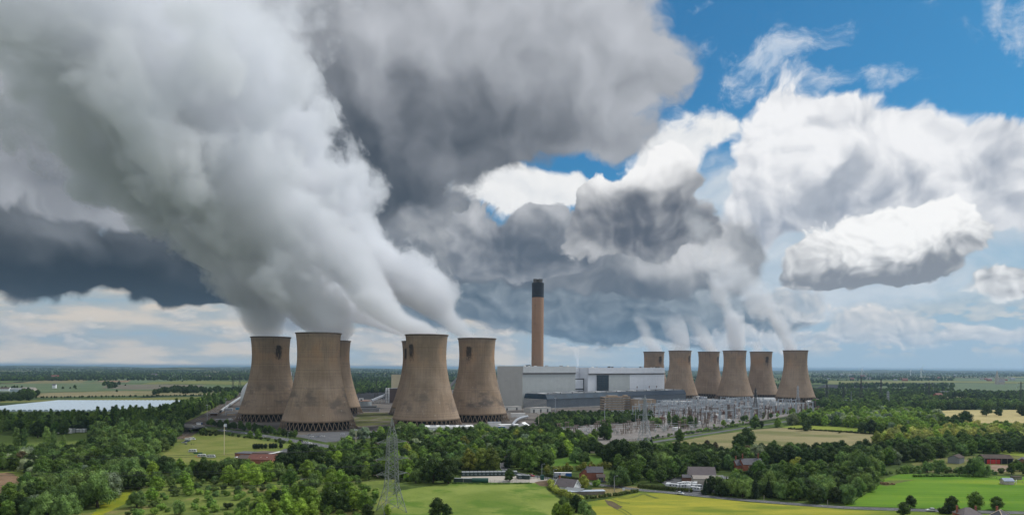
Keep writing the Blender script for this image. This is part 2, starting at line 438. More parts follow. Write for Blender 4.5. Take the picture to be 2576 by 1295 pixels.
def tower_concrete():
    m, N, b = pmat('weathered concrete')
    x, y, z = N.sep(N.coord('Object'))
    a = y._m('ARCTAN2', x)
    at_ = N.nodes.new('ShaderNodeAttribute'); at_.attribute_type = 'OBJECT'; at_.attribute_name = 'stain'
    stain = S(N, at_.outputs['Fac'])
    at2 = N.nodes.new('ShaderNodeAttribute'); at2.attribute_type = 'OBJECT'; at2.attribute_name = 'seed'
    seed = S(N, at2.outputs['Fac'])
    at3 = N.nodes.new('ShaderNodeAttribute'); at3.attribute_type = 'OBJECT'; at3.attribute_name = 'dirt'
    dirt = S(N, at3.outputs['Fac'])
    ac = N.comb(a.sin() * 30, (a + math.pi / 2).sin() * 30, z)          # position on a plain cylinder
    ac = N.vm('ADD', ac, N.comb(0.0, 0.0, seed * 91.7))
    big = N.noise(ac, 0.035, 4.0, 0.55)
    streak = N.noise(N.vm('MULTIPLY', ac, (1, 1, 0.06)), 0.55, 4.0, 0.65)
    fine = N.noise(ac, 1.6, 3.0, 0.6)
    base = N.mix(big.sstep(0.35, 0.65), (0.265, 0.192, 0.132), (0.325, 0.243, 0.175))
    up = z.sstep(60, 92) * z.sstep(112, 92)
    base = N.mix(up * big.sstep(0.42, 0.62) * 0.55, base, (0.36, 0.205, 0.105))
    base = N.mix(z.sstep(104, 110) * 0.45, base, (0.20, 0.155, 0.12))
    k = (streak - 0.5) * 0.58 + (fine - 0.5) * 0.35 + 1.0
    # lifts of the climbing formwork: a thin joint every 1.4 m, wider bands now and then, and upright panel joints
    fz = (z * 0.72).frac()
    joint = (fz - 0.5).abs().gt(0.42)
    row = N.noise(N.comb(0.0, 0.0, (z * 0.72)._m('FLOOR') + seed * 13), 0.93, 0.0)
    fa = (a * (96 / (2 * math.pi)) + 50)
    ujoint = (fa.frac() - 0.5).abs().gt(0.45)
    lines = joint.mx(ujoint * 0.8) * N.noise(ac, 0.08, 2.0).sstep(0.35, 0.6)
    k = k + (row - 0.5) * 0.35 - lines * 0.20
    # broad dark weather patches low on the shell, squared off by the panels
    blk = N.comb(fa._m('FLOOR') * 0.5, (z * 0.36)._m('FLOOR') * 1.0, seed * 7)
    bn = N.noise(blk, 0.35, 3.0, 0.5)
    pn = N.noise(N.vm('ADD', N.vm('MULTIPLY', ac, (1, 1, 1.6)), (3, 7, 1)), 0.035, 5.0, 0.6) * 0.72 + bn * 0.28
    patch = pn.sstep(0.48, 0.62) * z.sstep(14, 24) * z.sstep(58, 40) * dirt
    col = N.vm('SCALE', base, scale=k)
    col = N.mix(patch * 0.80, col, (0.135, 0.110, 0.092))
    # run marks under the rim and the black stain some towers carry
    run = N.noise(N.vm('MULTIPLY', ac, (1, 1, 0.035)), 0.9, 2.0, 0.5).sstep(0.60, 0.68) * z.lin(84, 110) * N.noise(ac, 0.05, 1.0).sstep(0.45, 0.6)
    col = N.mix(run * 0.75, col, (0.05, 0.043, 0.038))
    da = a - stain
    da = (da._m('ABSOLUTE')).mn((da + 2 * math.pi)._m('ABSOLUTE')).mn((da - 2 * math.pi)._m('ABSOLUTE'))
    drip = N.noise(N.vm('MULTIPLY', ac, (1, 1, 0.16)), 1.3, 4.0, 0.75)
    body = da.sstep(0.34, 0.03) * (z + (drip - 0.5) * 26).sstep(76, 90) * (z + (drip - 0.5) * 8).sstep(104, 98)
    st_ = (body * 0.9 + (drip - 0.5) * 2.6 + (fine - 0.5) * 0.9).sstep(0.38, 0.66) * body.sstep(0.03, 0.25) * (1.0 - joint * 0.45)
    col = N.mix(st_ * 0.92, col, (0.022, 0.021, 0.022))
    chip = N.voro(ac, 0.12, out='Distance').sstep(0.10, 0.06) * fine.gt(0.58) * z.sstep(66, 40)
    col = N.mix(chip * 0.8, col, (0.55, 0.50, 0.46))
    N.put(b.inputs['Base Color'], col)
    b.inputs['Roughness'].default_value = 0.92; b.inputs['Specular IOR Level'].default_value = 0.15
    return m

M_TOWER = tower_concrete()
M_STRUT = mat('strut concrete', (0.22, 0.16, 0.115), 0.9, 0.25, 0.3)
M_FILL = mat('shade black fill', (0.012, 0.011, 0.011), 0.9)  # darkness inside the tower is put into the packing's colour
M_RIM = mat('rim concrete', (0.16, 0.125, 0.10), 0.9, 0.3, 0.2)
M_BASIN = mat('basin wall', (0.13, 0.105, 0.085), 0.9, 0.3, 0.2)

def build_towers():
    sh = MB(); prof = []
    n = 40
    for i in range(n + 1):
        z = TS + (TZ - TS) * i / n; prof.append((tower_r(z), z))
    inner = [(r - 0.9, z) for r, z in prof][::-1]
    sh.lathe(prof + inner, 112, closed=True)
    shell_me = sh.mesh('shell', M_TOWER, smooth=True)
    rim = MB(); rt = tower_r(TZ)
    rim.lathe([(rt - 1.0, TZ), (rt + 0.7, TZ - 0.15), (rt + 0.9, TZ + 0.1), (rt + 0.9, TZ + 1.1), (rt - 1.0, TZ + 1.1)], 112, closed=True)
    rim_me = rim.mesh('rim', M_RIM)
    rs, rg = tower_r(TS) - 0.45, 44.6
    NV = 44
    st_ = MB(); da = math.pi / NV
    top = Vector((rs, 0, TS + 0.3))
    for s_ in (-1, 1):
        st_.tube([top, (rg * math.cos(s_ * da), rg * math.sin(s_ * da), 0.4)], [0.31, 0.42], 6)
    strut_me = st_.mesh('support_strut', M_STRUT)
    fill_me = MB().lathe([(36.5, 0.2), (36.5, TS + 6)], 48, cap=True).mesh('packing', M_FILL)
    bas_me = MB().lathe([(46.4, -0.5), (46.4, 1.3), (45.8, 1.3), (45.8, -0.5)], 64, closed=True).mesh('basin', M_BASIN)
    L = [  # px, depth, stain angle (None = none), dirt, label
        (681, 941, (.42, 1), .9, 'leftmost cooling tower of the near six, black streak right of its rim'),
        (801, 819, (9.0, 1), 1.0, 'largest and nearest cooling tower, dark smudges low on its face'),
        (839, 1075, (9.0, 1), .5, 'cooling tower mostly hidden behind the nearest and largest one'),
        (1053, 1075, (-.93, 1), .4, 'cooling tower only peeping out left behind the one by the white flat roof'),
        (1073, 850, (-.86, 1), .8, 'cooling tower standing behind the long white flat roof, streaked under its rim'),
        (1199.5, 951, (-.46, 1), 1.2, 'cooling tower beside the grey boiler house, black streak left of centre'),
        (1645, 1734, (.7, 1), .3, 'far cooling tower half hidden by the right end of the boiler house'),
        (1710.5, 1608, (1.05, 1), .2, 'far cooling tower just right of the boiler house and turbine hall'),
        (1783, 1701, (1.1, 1), .2, 'third of the far cooling towers, behind the row of silos'),
        (1848, 1579, (1.4, 1), .3, 'far cooling tower in front with the thickest steam column'),
        (1914.5, 1668, (.6, 1), .2, 'far cooling tower behind the white pitched shed, two black marks near its rim'),
        (2001, 1525, (9.0, 1), .2, 'rightmost of the far cooling towers, clean and unstained'),
    ]
    T = []
    for i, (px, D, (sa, _), dirt, label) in enumerate(L):
        p = atd(px, D)
        near = i < 6
        root = empty('cooling_tower', p, 0, label, 'cooling tower', 'cooling towers of the power station')
        s = link(shell_me, 'shell', root)
        face = math.atan2(-p.y, -p.x)                        # towards the drone
        s['stain'] = float(face + sa) if sa < 8 else 50.0
        if s['stain'] > math.pi and sa < 8: s['stain'] -= 2 * math.pi
        if s['stain'] < -math.pi: s['stain'] += 2 * math.pi
        s['seed'] = 0.37 * i + 0.11; s['dirt'] = dirt
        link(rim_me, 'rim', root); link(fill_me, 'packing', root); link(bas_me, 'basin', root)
        for k in range(NV):
            link(strut_me, 'support_strut', root, rz=2 * math.pi * k / NV)
        T.append(p)
    return T
TOWERS = build_towers()
# ------------------------------------------------------------------ steam
def steam_mat(name, cones, nscale, dens, edge, zfade, seed=0.0, k=1.0, soft=0.35, step=0.15):
    """cones: (x, y, z0, r0, lean1, lean2, grow, fade) in world metres. Density is real steam: highest inside each leaning
    column, torn at its edge by noise and thinning as it climbs."""
    m = bpy.data.materials.new(name); m.use_nodes = True; t = m.node_tree; t.nodes.clear(); N = NT(t)
    out = t.nodes.new('ShaderNodeOutputMaterial'); vol = t.nodes.new('ShaderNodeVolumePrincipled')
    t.links.new(vol.outputs[0], out.inputs['Volume'])
    vol.inputs['Color'].default_value = (0.942, 0.951, 0.974, 1); vol.inputs['Anisotropy'].default_value = 0.0  # greyed scatter colour holds the cloud shade lying on the steam
    P = N.coord('Object')
    wn = N.noise(P, nscale * 0.4, 1.0, 0.5, color=True)
    Pw = N.vm('ADD', P, N.vm('MULTIPLY', N.vm('SUBTRACT', wn, (0.5, 0.5, 0.5)), (110 * k, 110 * k, 80 * k)))
    x, y, z = N.sep(Pw); z_ = N.sep(P)[2]
    best = None
    for (cx, cy, z0, r0, l1, l2, ly, gr, fade) in cones:
        h = (z_ - z0).mx(0.0)
        w = h.lin(0, 30 * k)                                  # the warp starts at the rim
        hx = h * l1 + h * h * l2
        ax = (x - cx) + hx; ay = (y - cy) + h * ly
        rr = h.madd(gr, r0)
        q = 1.0 - (ax * ax + ay * ay).sqrt() / rr
        if fade: q = q - h * fade
        best = q if best is None else best.mx(q)
    n = N.noise(N.vm('ADD', P, N.vm('SCALE', wn, scale=30 * k)), nscale, 5.0, 0.63)
    hh = z_ - cones[0][2]
    f = (n - 0.5).madd(hh.lin(0, 50 * k, 0.3, edge), best)
    d = f.sstep(0.0, soft) * hh.lin(zfade[0], zfade[1], 1.0, zfade[2])
    N.put(vol.inputs['Density'], d * dens)
    m.cycles.volume_step_rate = step
    return m

def hull(name, cones, m, ztop, pad, vox, bulge=1.0):
    "closed skin round the columns of steam"
    mb = MB()
    bm = bmesh.new()
    for (cx, cy, z0, r0, l1, l2, ly, gr, fade) in cones:
        pts, rr = [], []
        nst = 14
        for i in range(nst + 1):
            h = (ztop - z0) * i / nst
            pts.append(Vector((cx - h * l1 - h * h * l2, cy - h * ly, z0 + h)))
            g = max(0.35, 1 - h * fade)
            rr.append((r0 + gr * h) * (1 + pad * min(1, h / 60.0)) * bulge * g)
        seg = 20
        rings = []
        for p, r in zip(pts, rr):
            rings.append([bm.verts.new((p.x + r * math.cos(2 * math.pi * k / seg), p.y + r * math.sin(2 * math.pi * k / seg), p.z)) for k in range(seg)])
        for a, b in zip(rings, rings[1:]):
            for k in range(seg):
                bm.faces.new((a[k], a[(k + 1) % seg], b[(k + 1) % seg], b[k]))
        bm.faces.new(rings[0][::-1]); bm.faces.new(rings[-1])
    me = bpy.data.meshes.new(name); bm.to_mesh(me); bm.free()
    o = bpy.data.objects.new(name, me); COL.objects.link(o)
    if len(cones) > 1:
        r = o.modifiers.new('skin', 'REMESH'); r.mode = 'VOXEL'; r.voxel_size = vox
        dg = bpy.context.evaluated_depsgraph_get()
        me2 = bpy.data.meshes.new_from_object(o.evaluated_get(dg)); o.modifiers.clear(); o.data = me2; me2.name = name
    o.data.materials.clear(); o.data.materials.append(m)
    return o

def build_steam():
    zr = TZ - 1.5
    # near six: one bank of steam, each column leaning with the wind
    near = []
    par = [  # lean1, lean2, toward, grow, fade
        (0.34, .0006, -.05, .43, .0001), (0.38, .0010, .0, .45, .0001), (0.62, .0004, .05, .43, .0002),
        (2.40, -.0032, .05, .48, .0003), (1.50, -.0010, .0, .46, .0003), (1.22, -.0002, .0, .40, .0003)]
    for p, (a, b, c, g, f) in zip(TOWERS[:6], par):
        near.append((p.x, p.y, zr, 24.0, a, b, c, g, f))
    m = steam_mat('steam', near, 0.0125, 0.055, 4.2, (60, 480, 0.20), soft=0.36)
    o = hull('steam_plume', near, m, 640, 0.36, 16.0)
    tag(o, 'great bank of grey white steam drifting left from the near cooling towers', 'steam', None, 'stuff')
    far = [(0.45, 0, 0, .22, .006), (0.25, 0, 0, .30, .006), (0.55, 0, 0, .28, .006), (0.16, .0004, 0, .16, .0014), (0.3, 0, 0, .2, .02), (0.65, .0006, 0, .30, .0022)]
    tops = [110, 110, 100, 340, 50, 230]
    for i, (p, (a, b, c, g, f)) in enumerate(zip(TOWERS[6:], far)):
        cone = [(p.x, p.y, zr, 23.5, a, b, c, g, f)]
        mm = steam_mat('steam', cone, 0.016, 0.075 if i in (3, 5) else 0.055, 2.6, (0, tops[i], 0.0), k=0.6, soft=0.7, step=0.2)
        o = hull('steam_plume', cone, mm, zr + tops[i], 0.15, 8.0)
        tag(o, ['faint steam over the tower behind the boiler house', 'pale steam over the tower right of the turbine hall', 'thin steam over the tower behind the silos',
                'tall steam column over the middle far tower', 'slight wisp of steam over the tower behind the white shed', 'leaning steam over the rightmost cooling tower'][i], 'steam', None, 'stuff')
    # thin vent steam above the boiler house roof
    p = Vector((0.0, 0.0, 0.0)) + atd(1452, 1400)
    cone = [(p.x, p.y, 73.5, 3.5, 0.12, 0, 0, .22, .008)]
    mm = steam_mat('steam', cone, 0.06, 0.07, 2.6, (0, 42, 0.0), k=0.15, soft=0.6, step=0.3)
    tag(hull('steam_plume', cone, mm, 118, 0.15, 4.0), 'small wisp of vent steam above the boiler house roof', 'steam', None, 'stuff')
build_steam()
SC.cycles.volume_step_rate = 1.0
SC.cycles.volume_max_steps = 256
SC.cycles.use_adaptive_sampling = True
SC.cycles.adaptive_threshold = 0.02
SC.cycles.adaptive_min_samples = 20
SC.cycles.volume_bounces = 7
SC.cycles.max_bounces = 9
SC.cycles.diffuse_bounces = 2
SC.cycles.glossy_bounces = 2
SC.cycles.transparent_max_bounces = 12
SC.cycles.sample_clamp_indirect = 4.0
# ------------------------------------------------------------------ ground, fields, roads
def field_mat(name, a, b, scale=0.05, c=None, cs=0.02, cth=(0.5, 0.6), rows=None, rough=0.95, fine=0.25, aniso=(1, 1, 1)):
    m, N, bs = pmat(name)
    P = N.pos()
    n = N.noise(N.vm('MULTIPLY', P, aniso), scale, 6.0, 0.62)
    col = N.mix(n.sstep(0.34, 0.66), a, b)
    if c is not None:
        col = N.mix(N.noise(N.vm('ADD', N.vm('MULTIPLY', P, aniso), (311, 77, 5)), cs, 5.0, 0.6).sstep(*cth), col, c)
    f = N.noise(P, 0.9, 3.0, 0.7)
    k = (f - 0.5) * fine * 2 + 1.0
    if rows:
        ang, per, amp = rows
        x, y, z = N.sep(P)
        wob = (N.noise(P, 0.012, 2.0) - 0.5) * per * 2.0
        u = (x * math.cos(ang) + y * math.sin(ang) + wob) * (1 / per)
        k = k - ((u.frac() - 0.5).abs().sstep(0.34, 0.5)) * amp
    col = N.vm('SCALE', col, scale=k)
    N.put(bs.inputs['Base Color'], col)
    bs.inputs['Roughness'].default_value = rough; bs.inputs['Specular IOR Level'].default_value = 0.08
    return m

def ground_mat():
    m, N, b = pmat('open country')
    P = N.pos(); x, y, z = N.sep(P)
    W = N.vm('ADD', P, N.vm('SCALE', N.vm('SUBTRACT', N.noise(P, 0.0016, 3.0, color=True), (0.5, 0.5, 0.5)), scale=420.0))
    W = N.vm('MULTIPLY', W, (0.0019, 0.0013, 0.0))
    cell = N.voro(W, 1.0, out='Color')
    r, g, bb = N.sep(cell)
    col = N.ramp(r, [(0.0, (.060, .085, .035)), (0.30, (.075, .105, .040)), (0.45, (.050, .080, .036)), (0.6, (.165, .150, .078)), (0.70, (.090, .125, .045)), (0.82, (.040, .062, .030)), (0.93, (.20, .19, .07))], 'CONSTANT')
    edge = N.voro(W, 1.0, out='Distance', feature='DISTANCE_TO_EDGE')
    col = N.mix(edge.sstep(0.035, 0.018), col, (.018, .028, .014))
    n = N.noise(P, 0.03, 5.0, 0.6)
    col = N.vm('SCALE', col, scale=(n - 0.5) * 0.5 + 1.0)
    near = N.mix(N.noise(P, 0.035, 5.0, 0.6).sstep(0.38, 0.62), (.040, .062, .018), (.095, .135, .034))
    near = N.vm('SCALE', near, scale=(N.noise(P, 0.7, 3.0, 0.7) - 0.5) * 0.9 + 1.0)
    d = N.vm('LENGTH', N.comb(x, y, 0.0), out=1)
    N.put(b.inputs['Base Color'], N.mix(d.sstep(1250, 1500), near, col))
    b.inputs['Roughness'].default_value = 1.0; b.inputs['Specular IOR Level'].default_value = 0.05
    return m

def sheet(name, pts, lvl, m, label=None, kind='structure', world=False):
    P = [(p if world else at(*p)) for p in pts]
    if any(k in name for k in ('patch', 'lawn', 'grass', 'pasture', 'camp')):      # worn and growing edges are never straight
        n = len(P); Q = []
        for i in range(n):
            p0, p1, p2, p3 = P[i - 1], P[i], P[(i + 1) % n], P[(i + 2) % n]
            cnt = max(2, min(14, int((p2 - p1).length / 3)))
            for k in range(cnt):
                t = k / cnt
                q = 0.5 * ((2 * p1) + (p2 - p0) * t * .8 + (2 * p0 - 5 * p1 + 4 * p2 - p3) * t * t + (3 * p1 - p0 - 3 * p2 + p3) * t ** 3) if 'patch' in name else p1.lerp(p2, t)
                w = 1.6
                Q.append(q + Vector((mnoise(q * .19) * w, mnoise(q * .19 + Vector((9, 4, 2))) * w, 0)))
        P = Q
    a = sum(P[i].x * P[(i + 1) % len(P)].y - P[(i + 1) % len(P)].x * P[i].y for i in range(len(P)))
    if a < 0: P = P[::-1]
    z = 0.004 + 0.02 * lvl
    o = MB().add([(p.x, p.y, z) for p in P], [tuple(range(len(P)))]).build(name, m)
    return tag(o, label, None, None, kind)

def spline(pts, n=6):
    "smooth path through points"
    P = [Vector(p) for p in pts]; out = []
    for i in range(len(P) - 1):
        p0, p1, p2, p3 = P[max(i - 1, 0)], P[i], P[i + 1], P[min(i + 2, len(P) - 1)]
        for k in range(n):
            t = k / n
            out.append(0.5 * ((2 * p1) + (p2 - p0) * t + (2 * p0 - 5 * p1 + 4 * p2 - p3) * t * t + (3 * p1 - p0 - 3 * p2 + p3) * t ** 3))
    out.append(P[-1]); return out

def ribbon_pts(path, w, off=0.0):
    L, Rr = [], []
    for i, p in enumerate(path):
        d = (path[min(i + 1, len(path) - 1)] - path[max(i - 1, 0)]); d.z = 0; d.normalize()
        n = Vector((-d.y, d.x, 0))
        L.append(p + n * (off + w / 2)); Rr.append(p + n * (off - w / 2))
    return L, Rr

def ribbon(mb, path, w, z, off=0.0, mat=0, dash=None):
    L, Rr = ribbon_pts(path, w, off)
    run = 0.0
    for i in range(len(path) - 1):
        seg = (path[i + 1] - path[i]).length
        if dash:
            n = max(1, int(seg / 2.0))
            for k in range(n):
                s0 = run + seg * k / n
                if (s0 % dash[1]) < dash[0]:
                    a, b = k / n, (k + 1) / n
                    q = [L[i].lerp(L[i + 1], a), Rr[i].lerp(Rr[i + 1], a), Rr[i].lerp(Rr[i + 1], b), L[i].lerp(L[i + 1], b)]
                    mb.add([(p.x, p.y, p.z + z) for p in q], [(0, 1, 2, 3)], mat)
        else:
            q = [L[i], Rr[i], Rr[i + 1], L[i + 1]]
            mb.add([(p.x, p.y, p.z + z) for p in q], [(0, 1, 2, 3)], mat)
        run += seg

GREEN = field_mat('pasture', (.130, .185, .034), (.215, .260, .062), 0.022, (.095, .165, .024), 0.03, (.50, .62), fine=.30)
YELLOW = field_mat('ripening barley', (.235, .245, .032), (.365, .335, .045), 0.022, (.145, .195, .026), 0.016, (.47, .60), rows=(math.pi / 2 - .12, 3.4, .20), aniso=(.45, 1.4, 1), fine=.22)
BRIGHT = field_mat('young crop', (.075, .175, .012), (.135, .245, .022), 0.018, (.19, .27, .026), 0.012, (.50, .64), rows=(math.pi / 2 + .04, 6.0, .14), aniso=(.35, 1.6, 1), fine=.18)
CAMP = field_mat('mown camp field', (.130, .165, .036), (.200, .205, .062), 0.03, (.255, .215, .095), 0.035, (.60, .70), fine=.2)
LAWN = field_mat('lawn', (.105, .160, .032), (.145, .190, .045), 0.03, fine=.25)
SOIL = field_mat('bare soil', (.165, .105, .062), (.235, .155, .098), 0.06, (.10, .10, .04), 0.05, (.55, .65), fine=.35)
STUBBLE = field_mat('pale crop', (.195, .180, .082), (.280, .240, .125), 0.014, (.15, .155, .06), 0.012, (.52, .66), rows=(1.2, 7.0, .12), fine=.2, aniso=(.5, 1.4, 1))
WHEAT = field_mat('sunlit wheat', (.36, .30, .13), (.43, .36, .17), 0.02, fine=.18)
MEADOW = field_mat('sunlit meadow', (.165, .215, .028), (.225, .255, .045), 0.02, fine=.25)
TEAL = field_mat('far green crop', (.085, .120, .062), (.110, .145, .075), 0.01, fine=.15)
TAN = field_mat('far tan crop', (.190, .165, .090), (.225, .195, .110), 0.008, (.13, .14, .06), 0.006, (.5, .6), fine=.15)
OLIVE = field_mat('far olive field', (.130, .140, .042), (.165, .170, .055), 0.01, fine=.15)
ROUGHG = field_mat('rough grass', (.085, .120, .028), (.165, .205, .046), 0.05, (.21, .19, .07), 0.03, (.56, .66), fine=.45)
BUTTER = field_mat('buttercup grass', (.16, .20, .02), (.30, .29, .02), 0.05, fine=.4)
YARD = field_mat('works yard', (.115, .100, .088), (.165, .148, .132), 0.02, (.075, .068, .062), 0.015, (.5, .6), fine=.35)
GRAVEL = field_mat('switchyard gravel', (.165, .150, .140), (.235, .215, .20), 0.06, fine=.4)
COAL = field_mat('coal stock', (.018, .018, .020), (.035, .034, .036), 0.02, fine=.5)
ASPH = field_mat('asphalt', (.105, .108, .115), (.140, .142, .148), 0.05, fine=.2)
PALEC = field_mat('pale concrete', (.36, .33, .28), (.44, .40, .35), 0.06, fine=.2)
BALLAST = field_mat('railway ballast', (.075, .062, .052), (.120, .098, .080), 0.06, (.16, .11, .07), 0.04, (.55, .65), fine=.4)
PAINT = mat('road paint', (.62, .62, .60), .7)
TRACKM = mat('flattened crop', (.11, .135, .016), .95, .2, .2)
LINE_M = [ASPH, PAINT]

def build_land():
    n = 96; Rr = 15000.0
    rings = [0.0, 300, 700, 1500, 4000, Rr]
    mb = MB(); vs = [(0, 0, 0)]
    for r in rings[1:]:
        vs += [(r * math.cos(2 * math.pi * k / n), r * math.sin(2 * math.pi * k / n), 0) for k in range(n)]
    fs = [(0, 1 + k, 1 + (k + 1) % n) for k in range(n)]
    for i in range(len(rings) - 2):
        a, b = 1 + i * n, 1 + (i + 1) * n
        fs += [(a + k, b + k, b + (k + 1) % n, a + (k + 1) % n) for k in range(n)]
    tag(mb.add(vs, fs).build('ground', ground_mat()), kind='structure')
    F = lambda nm, pts, lv, m: sheet(nm, pts, lv, m)
    # foreground
    F('rough_grass', [(0, 1130), (240, 1085), (440, 1085), (640, 1105), (860, 1130), (1000, 1170), (940, 1500), (-400, 1500), (-400, 1130)], 1, ROUGHG)
    F('pasture', [(905, 1500), (985, 1248), (1010, 1232), (1150, 1211), (1345, 1208), (1372, 1225), (1400, 1250), (1440, 1275), (1500, 1300), (1520, 1500)], 3, GREEN)
    F('barley_field', [(1475, 1262), (1545, 1252), (1608, 1238), (1660, 1239), (1720, 1246), (1880, 1262), (2138, 1281), (2280, 1286), (2420, 1291), (2430, 1500), (1550, 1500), (1500, 1290)], 3, YELLOW)
    F('barley_field', [(2430, 1291), (2576, 1294), (2900, 1300), (2900, 1500), (2436, 1500)], 3, YELLOW)
    F('crop_field', [(2125, 1271), (2180, 1235), (2225, 1203), (2262, 1192), (2300, 1191), (2480, 1197), (2860, 1204), (2900, 1288), (2576, 1284), (2300, 1277)], 3, BRIGHT)
    F('camp_field', [(380, 1162), (430, 1130), (480, 1095), (520, 1086), (600, 1098), (690, 1112), (700, 1125), (640, 1130), (632, 1145), (600, 1160), (570, 1172), (470, 1172)], 3, CAMP)
    F('lawn', [(-40, 1092), (90, 1098), (215, 1088), (262, 1096), (230, 1118), (180, 1134), (60, 1146), (-40, 1140)], 3, LAWN)
    F('bare_patch', [(-40, 1188), (20, 1187), (48, 1198), (58, 1212), (52, 1226), (20, 1240), (-40, 1246)], 3, SOIL)
    F('buttercup_patch', [(275, 1252), (310, 1232), (345, 1230), (330, 1258), (270, 1290), (200, 1330), (160, 1330), (235, 1290)], 3, BUTTER)
    F('buttercup_patch', [(470, 1225), (560, 1212), (640, 1218), (720, 1230), (700, 1262), (560, 1285), (440, 1275)], 3, ROUGHG)
    F('garden_lawn', [(1365, 1168), (1380, 1158), (1430, 1150), (1500, 1146), (1560, 1142), (1572, 1152), (1530, 1166), (1420, 1172)], 3, field_mat('garden grass', (.065, .135, .018), (.095, .170, .028), .03))
    F('garden_lawn', [(1490, 1228), (1560, 1222), (1612, 1224), (1606, 1234), (1540, 1246), (1490, 1252)], 3, field_mat('dry garden grass', (.17, .14, .06), (.22, .19, .08), .05))
    F('farm_grass', [(2290, 1165), (2380, 1150), (2576, 1140), (2700, 1140), (2700, 1195), (2480, 1192), (2330, 1186)], 2, field_mat('farm grass', (.115, .125, .038), (.165, .170, .055), .04, (.20, .17, .10), .03, (.55, .65)))
    F('farm_grass', [(2490, 1136), (2576, 1125), (2700, 1122), (2700, 1145), (2576, 1148)], 3, MEADOW)
    F('paddock', [(1960, 1190), (2050, 1172), (2150, 1170), (2170, 1185), (2120, 1200), (2000, 1200)], 2, field_mat('paddock grass', (.10, .11, .032), (.14, .145, .045), .04))
    # beyond the woods on the right
    F('wheat_strip', [(1690, 1112), (1790, 1094), (1900, 1080), (1960, 1075), (2080, 1082), (2250, 1093), (2230, 1108), (2150, 1122), (1960, 1128), (1760, 1130), (1700, 1125)], 3, STUBBLE)
    F('meadow', [(1965, 1074), (2010, 1068), (2130, 1074), (2260, 1084), (2250, 1092), (2100, 1083), (1990, 1077)], 4, MEADOW)
    F('wheat_field', [(2300, 1036), (2400, 1031), (2840, 1029), (2840, 1063), (2480, 1064), (2330, 1060)], 3, WHEAT)
    F('far_field', [(2420, 1014), (2480, 1003), (2640, 997), (2640, 1019), (2480, 1021)], 3, field_mat('grey green crop', (.15, .19, .105), (.18, .22, .125), .01, rows=(.4, 16, .25)))
    F('far_field', [(2320, 1008), (2360, 998), (2440, 995), (2462, 1001), (2430, 1010)], 4, field_mat('pale ripe crop', (.27, .25, .12), (.31, .28, .15), .01))
    F('far_field', [(2060, 985), (2120, 968), (2300, 962), (2640, 966), (2640, 993), (2400, 990), (2260, 984)], 2, TEAL)
    F('far_field', [(2060, 963), (2100, 957), (2400, 957), (2640, 961), (2640, 965), (2300, 961), (2120, 966)], 3, OLIVE)
    F('far_field', [(2390, 955), (2480, 950), (2640, 952), (2640, 959), (2420, 958)], 3, TEAL)
    # left distance
    F('far_field', [(-60, 1010), (85, 1006), (380, 1000), (640, 994), (640, 1002), (520, 1012), (380, 1010), (200, 1008), (-60, 1014)], 3, OLIVE)
    F('far_field', [(60, 996), (100, 988), (240, 984), (480, 980), (560, 984), (660, 984), (650, 992), (380, 994), (80, 999)], 3, TAN)
    F('far_field', [(-60, 985), (-60, 966), (200, 963), (420, 966), (640, 972), (660, 983), (560, 983), (480, 979), (240, 983), (90, 987)], 3, TEAL)
    F('far_field', [(255, 975), (270, 968), (420, 966), (520, 968), (480, 978), (320, 979)], 4, field_mat('far fallow', (.125, .115, .085), (.15, .135, .10), .01))
    F('far_field', [(205, 962), (225, 955), (330, 952), (520, 954), (500, 961), (330, 963)], 4, TEAL)
    F('far_field', [(355, 966), (380, 961), (480, 957), (640, 960), (640, 967), (480, 965)], 5, OLIVE)
    F('far_field', [(235, 960), (260, 957), (330, 956), (320, 961)], 6, SOIL)
    # works
    F('works_yard', [(470, 1066), (540, 1030), (608, 985), (760, 975), (1000, 972), (1250, 985), (1700, 985), (2130, 1000), (2300, 1008), (2320, 1020), (2150, 1030), (1990, 1045), (1760, 1086), (1660, 1100), (1330, 1092), (1200, 1085), (1000, 1086), (900, 1105), (840, 1112), (700, 1092), (560, 1076)], 2, YARD)
    F('works_grass', [(880, 1060), (905, 1038), (1000, 1036), (1003, 1046), (985, 1066), (900, 1072)], 3, field_mat('works grass', (.085, .095, .034), (.12, .125, .045), .04, (.17, .15, .11), .03, (.52, .6)))
    F('coal_yard', [(880, 992), (960, 975), (1010, 976), (1020, 990), (1000, 1003), (900, 1004)], 3, COAL)
    F('coal_yard', [(2040, 980), (2075, 967), (2150, 968), (2190, 974), (2120, 985), (2050, 989)], 3, COAL)
    F('switchyard_gravel', [(1590, 1056), (1640, 1028), (1800, 1008), (2100, 1016), (2090, 1032), (1990, 1044), (1900, 1058), (1800, 1074), (1660, 1070)], 3, GRAVEL)
    F('switchyard_gravel', [(1400, 1085), (1470, 1072), (1640, 1076), (1770, 1072), (1765, 1088), (1640, 1104), (1500, 1120), (1425, 1106)], 3, GRAVEL)
    F('car_park', [(690, 1140), (716, 1128), (800, 1128), (860, 1140), (830, 1158), (760, 1150)], 4, ASPH)
    F('car_park', [(740, 1096), (800, 1088), (1000, 1080), (1010, 1094), (900, 1104), (820, 1112)], 4, ASPH)
    F('storage_yard', [(1160, 1198), (1330, 1196), (1400, 1205), (1360, 1214), (1160, 1212)], 4, PALEC)
    F('cottage_yard', [(1396, 1206), (1440, 1203), (1490, 1213), (1460, 1226), (1408, 1224)], 5, ASPH)
    F('caravan_yard', [(1650, 1205), (1760, 1195), (1900, 1200), (1950, 1215), (1900, 1232), (1760, 1244), (1700, 1236)], 4, ASPH)
    F('farm_yard', [(2440, 1178), (2500, 1168), (2560, 1172), (2556, 1184), (2480, 1188)], 4, field_mat('farm yard dirt', (.22, .15, .10), (.32, .25, .19), .1))
